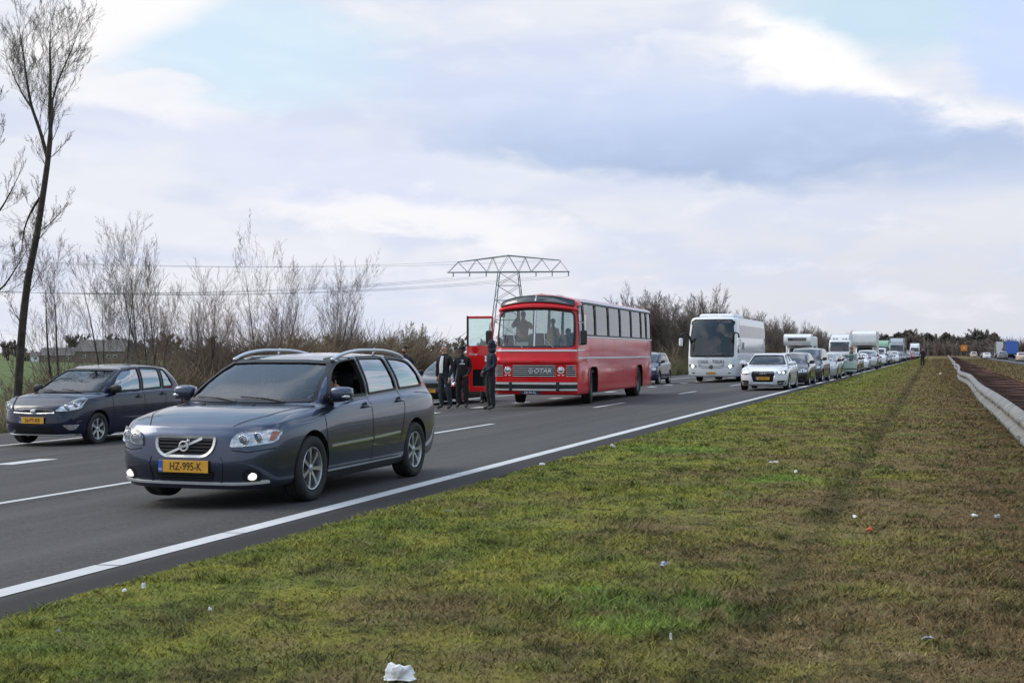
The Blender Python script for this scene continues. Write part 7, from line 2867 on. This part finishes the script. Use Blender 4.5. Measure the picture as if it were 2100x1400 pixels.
# ------------------------------------------------------------------ pylon and wires
def pylon():
    d = 268
    X = (1043 - 1050) / 2700 * d
    root = thing('electricity_pylon', 'steel lattice electricity pylon with wide flat crossarm behind the red bus', 'pylon', (.9528 * X - .3035 * d, .3035 * X + .9528 * d, -.95), R(17.67 - 6))
    za, zt = 18.75, 22.1
    tw = MB()
    B, T = 4.4, 2.0
    lv = [0, 4.5, 9, 13, 16, za]
    wid = lambda z: B + (T - B) * (z / za) ** .85
    for sx in (-1, 1):
        for sy in (-1, 1):
            for a, b in zip(lv[:-1], lv[1:]):
                tw.bar((sx * wid(a), sy * wid(a) * .8, a), (sx * wid(b), sy * wid(b) * .8, b), .17, .17)
    for a, b in zip(lv[:-1], lv[1:]):
        for s in (-1, 1):
            tw.bar((-wid(a), s * wid(a) * .8, a), (wid(b), s * wid(b) * .8, b), .085, .085)
            tw.bar((wid(a), s * wid(a) * .8, a), (-wid(b), s * wid(b) * .8, b), .085, .085)
            tw.bar((s * wid(a), -wid(a) * .8, a), (s * wid(b), wid(b) * .8, b), .085, .085)
            tw.bar((-wid(b), s * wid(b) * .8, b), (wid(b), s * wid(b) * .8, b), .085, .085)
    tw.build('tower', 'pylon_steel', root)
    ar = MB()
    for s in (-1, 1):
        y0 = s * 1.2
        ar.bar((-12.6, y0 * .2, za), (-2, y0, za), .19, .19)
        ar.bar((-2, y0, za), (2, y0, za), .19, .19)
        ar.bar((2, y0, za), (12.4, y0 * .2, za), .19, .19)
        ar.bar((-10.4, y0 * .3, za + 2.1), (0, y0, zt), .14, .14)
        ar.bar((0, y0, zt), (10.6, y0 * .3, za + 2.3), .14, .14)
        nodes = [(-12.4, 0), (-10.4, 1), (-8.4, 0), (-6.6, 1), (-4.4, 0), (-3.2, 1), (-2, 0), (0, 1), (2, 0), (3.4, 1), (4.6, 0), (6.8, 1), (8.6, 0), (10.6, 1), (12.2, 0)]
        for (x0, t0), (x1, t1) in zip(nodes[:-1], nodes[1:]):
            zz = lambda x, t: za if not t else (zt + (za + 2.1 - zt) * abs(x) / 10.4)
            ar.bar((x0, y0 * (1 - abs(x0) / 15), zz(x0, t0)), (x1, y0 * (1 - abs(x1) / 15), zz(x1, t1)), .08, .08)
    ar.build('crossarm', 'pylon_steel', root)
    att = [-11.4, -8.0, -4.6, 5.6, 8.9, 12.2]
    for x in att:
        MB().tube([(x, 0, za - .1), (x, 0, za - .9)], .12, 6).build('insulator', 'pylon_steel', root)
    return root, [(x, za - 1.0, 5.8) for x in att] + [(-10.4, za + 2.2, 4.2), (10.6, za + 2.4, 4.2)]


pyl, att = pylon()
M = Matrix.Translation(pyl.location) @ Matrix.Rotation(pyl.rotation_euler[2], 4, 'Z')
for i, (x, z, sag) in enumerate(att):
    a = M @ Vector((x, 0, z))
    X2, d2 = -161 + x * .35, 150 + x * .9
    b = CAMR * X2 + CAMF * d2 + Vector((0, 0, a.z))
    pts = [a.lerp(b, t) - Vector((0, 0, 4 * sag * t * (1 - t))) for t in np.linspace(0, 1, 26)]
    o = MB().tube(pts, .020, 4).build('power_line', 'wire')
    tag(o, 'thin power line running from the pylon towards the upper left' if i > 5 else 'thin sagging power line running left from the pylon', 'power line', 'power lines from the pylon')


# ------------------------------------------------------------------ farm buildings across the field
def farm(label, px, d, w, dep, hw, hr, rz, wall, windows):
    X = (px - 1050) / 2700 * d
    root = thing('farm_building', label, 'building', (.9528 * X - .3035 * d, .3035 * X + .9528 * d, -.95), R(17.67) + rz)
    MB().box((0, 0, hw / 2), (w, dep, hw)).build('wall', wall, root)
    MB().prism([(-dep / 2 - .3, hw - .05), (0, hr), (dep / 2 + .3, hw - .05)], 'x', -w / 2 - .2, w / 2 + .2).build('roof', 'roof_tile', root)
    for x, z, a, b in windows:
        fr = MB().box((x, -dep / 2 - .03, z), (a, .08, b)).build('window', 'white_ink', root)
        MB().box((x, -dep / 2 - .08, z), (a * .8, .03, b * .75)).build('pane', 'glass_dark', fr)
    return root


farm('long low barn with grey roof across the green field', 128, 330, 9.6, 7, 1.7, 3.6, R(4), 'brick_wall', [(-3, 1.0, .8, .7), (2, 1.0, .8, .7)])
farm('small white farmhouse beyond the green field', 77, 345, 2.6, 3, 1.5, 2.6, 0, 'white_gel', [(0, .9, .7, .6)])
farm('brown farmhouse with small white windows behind the bare trees', 218, 300, 11.5, 8, 2.7, 5.3, R(-5), 'brick_wall', [(-.5, 1.5, .5, .7), (2.2, 1.5, .9, .7), (3.6, 1.5, .9, .7), (-3.5, 1.5, .5, .7)])

# ------------------------------------------------------------------ orange board, posts
d = 400
X = (1977 - 1050) / 2700 * d
sg = thing('warning_board', 'orange warning board beside the opposite carriageway', 'sign', (.9528 * X - .3035 * d, .3035 * X + .9528 * d, 0.15), R(10))
MB().box((0, 0, 2.7), (1.9, .12, 1.75), ch=.02).build('board', 'sign_orange', sg)
MB().box((0, -.075, 2.75), (.5, .02, .5)).build('pictogram', 'sign_face', sg)
for x in (-.7, .7):
    MB().tube([(x, .1, -.2), (x, .1, 3.5)], .06, 6).build('post', 'galvanised', sg)
for i, px in enumerate((1895, 1903)):
    d = 330 + 15 * i
    X = (px - 1050) / 2700 * d
    o = MB().tube([(0, 0, -.3), (0, 0, 6.5 - i * 1.2)], [.12, .07], 6).build('lamp_post', 'galvanised')
    o.location = (.9528 * X - .3035 * d, .3035 * X + .9528 * d, 0)
    tag(o, ['taller pale post beside the distant queue', 'shorter pale post beside the distant queue'][i], 'post')


# ------------------------------------------------------------------ litter
def crumple(label, x, y, size, mat, seed, flat=.5, second=None):
    r = np.random.RandomState(seed)
    m = MB()
    bm = bmesh.new()
    bmesh.ops.create_icosphere(bm, subdivisions=3, radius=1.0)
    for v in bm.verts:
        q = v.co.copy()
        n1 = vnoise(q.x, q.y + q.z, 1.6, seed) * .9 + vnoise(q.x + q.z, q.y, 4.0, seed + 1) * .35
        v.co = q * (1 + n1)
    idx = {v: i for i, v in enumerate(bm.verts)}
    m.add([(v.co.x * size[0] * .62, v.co.y * size[1] * .62, max(-.1, v.co.z) * size[2] * .7) for v in bm.verts], [tuple(idx[v] for v in f.verts) for f in bm.faces])
    bm.free()
    o = m.build('litter', mat)
    o.location = (x, y, verge_z(x, y) + .02 if y < 34 else .03)
    o.rotation_euler = (0, 0, r.rand() * 6)
    return tag(o, label, 'litter')


crumple('crumpled white plastic bag at the bottom edge of the picture', -2.11, 5.07, (.085, .05, .075), 'litter_white', 3)
crumple('grey-white scrap of plastic in the grass above the bright green tuft', -1.64, 8.37, (.075, .03, .02), 'litter_blue', 5)
crumple('small white carton at the asphalt edge', -4.30, 6.55, (.018, .02, .035), 'litter_white', 7)
crumple('torn white paper lying left of the small white carton', -4.36, 6.45, (.04, .015, .012), 'litter_white', 8)
crumple('round white pellet in the grass below the white carton', -3.64, 6.16, (.014, .014, .016), 'litter_white', 9)
crumple('tiny pale scrap at the lower left of the grass', -4.04, 5.43, (.014, .012, .014), 'litter_grey', 10)
crumple('small upright white scrap below the bright green tufts', -1.19, 6.23, (.010, .010, .035), 'litter_white', 11)
crumple('pale scrap on the brown dead grass at lower right', -.02, 6.63, (.05, .03, .015), 'litter_grey', 12)
crumple('dark flattened can near the barrier', .52, 11.7, (.09, .035, .025), 'litter_grey', 13)
crumple('white scrap beside the flattened can near the barrier', .34, 11.72, (.04, .03, .02), 'litter_white', 14)
crumple('white wrapper beside the dark rut', -.61, 11.27, (.07, .02, .02), 'litter_white', 15)
crumple('orange leaf-like scrap in the dark rut', -.45, 10.48, (.06, .04, .03), 'litter_orange', 16)
crumple('white scrap on the grass in the middle distance', -1.47, 15.24, (.05, .03, .03), 'litter_white', 17)
crumple('flat white scrap farther up the grass', -1.90, 16.7, (.09, .03, .02), 'litter_white', 18)
crumple('white scrap at the road edge in the middle distance', -4.30, 18.2, (.04, .04, .05), 'litter_white', 19)
crumple('white scrap near the asphalt edge behind the grey estate car', -4.58, 15.6, (.05, .03, .03), 'litter_white', 20)
crumple('pale twig-like scrap below the tail of the grey estate car', -3.96, 10.63, (.05, .012, .012), 'litter_grey', 21)
crumple('lone white scrap far up the grass by the barrier', .55, 87.3, (.12, .12, .12), 'litter_white', 22)

bpy.data.scenes.remove(BENCH)
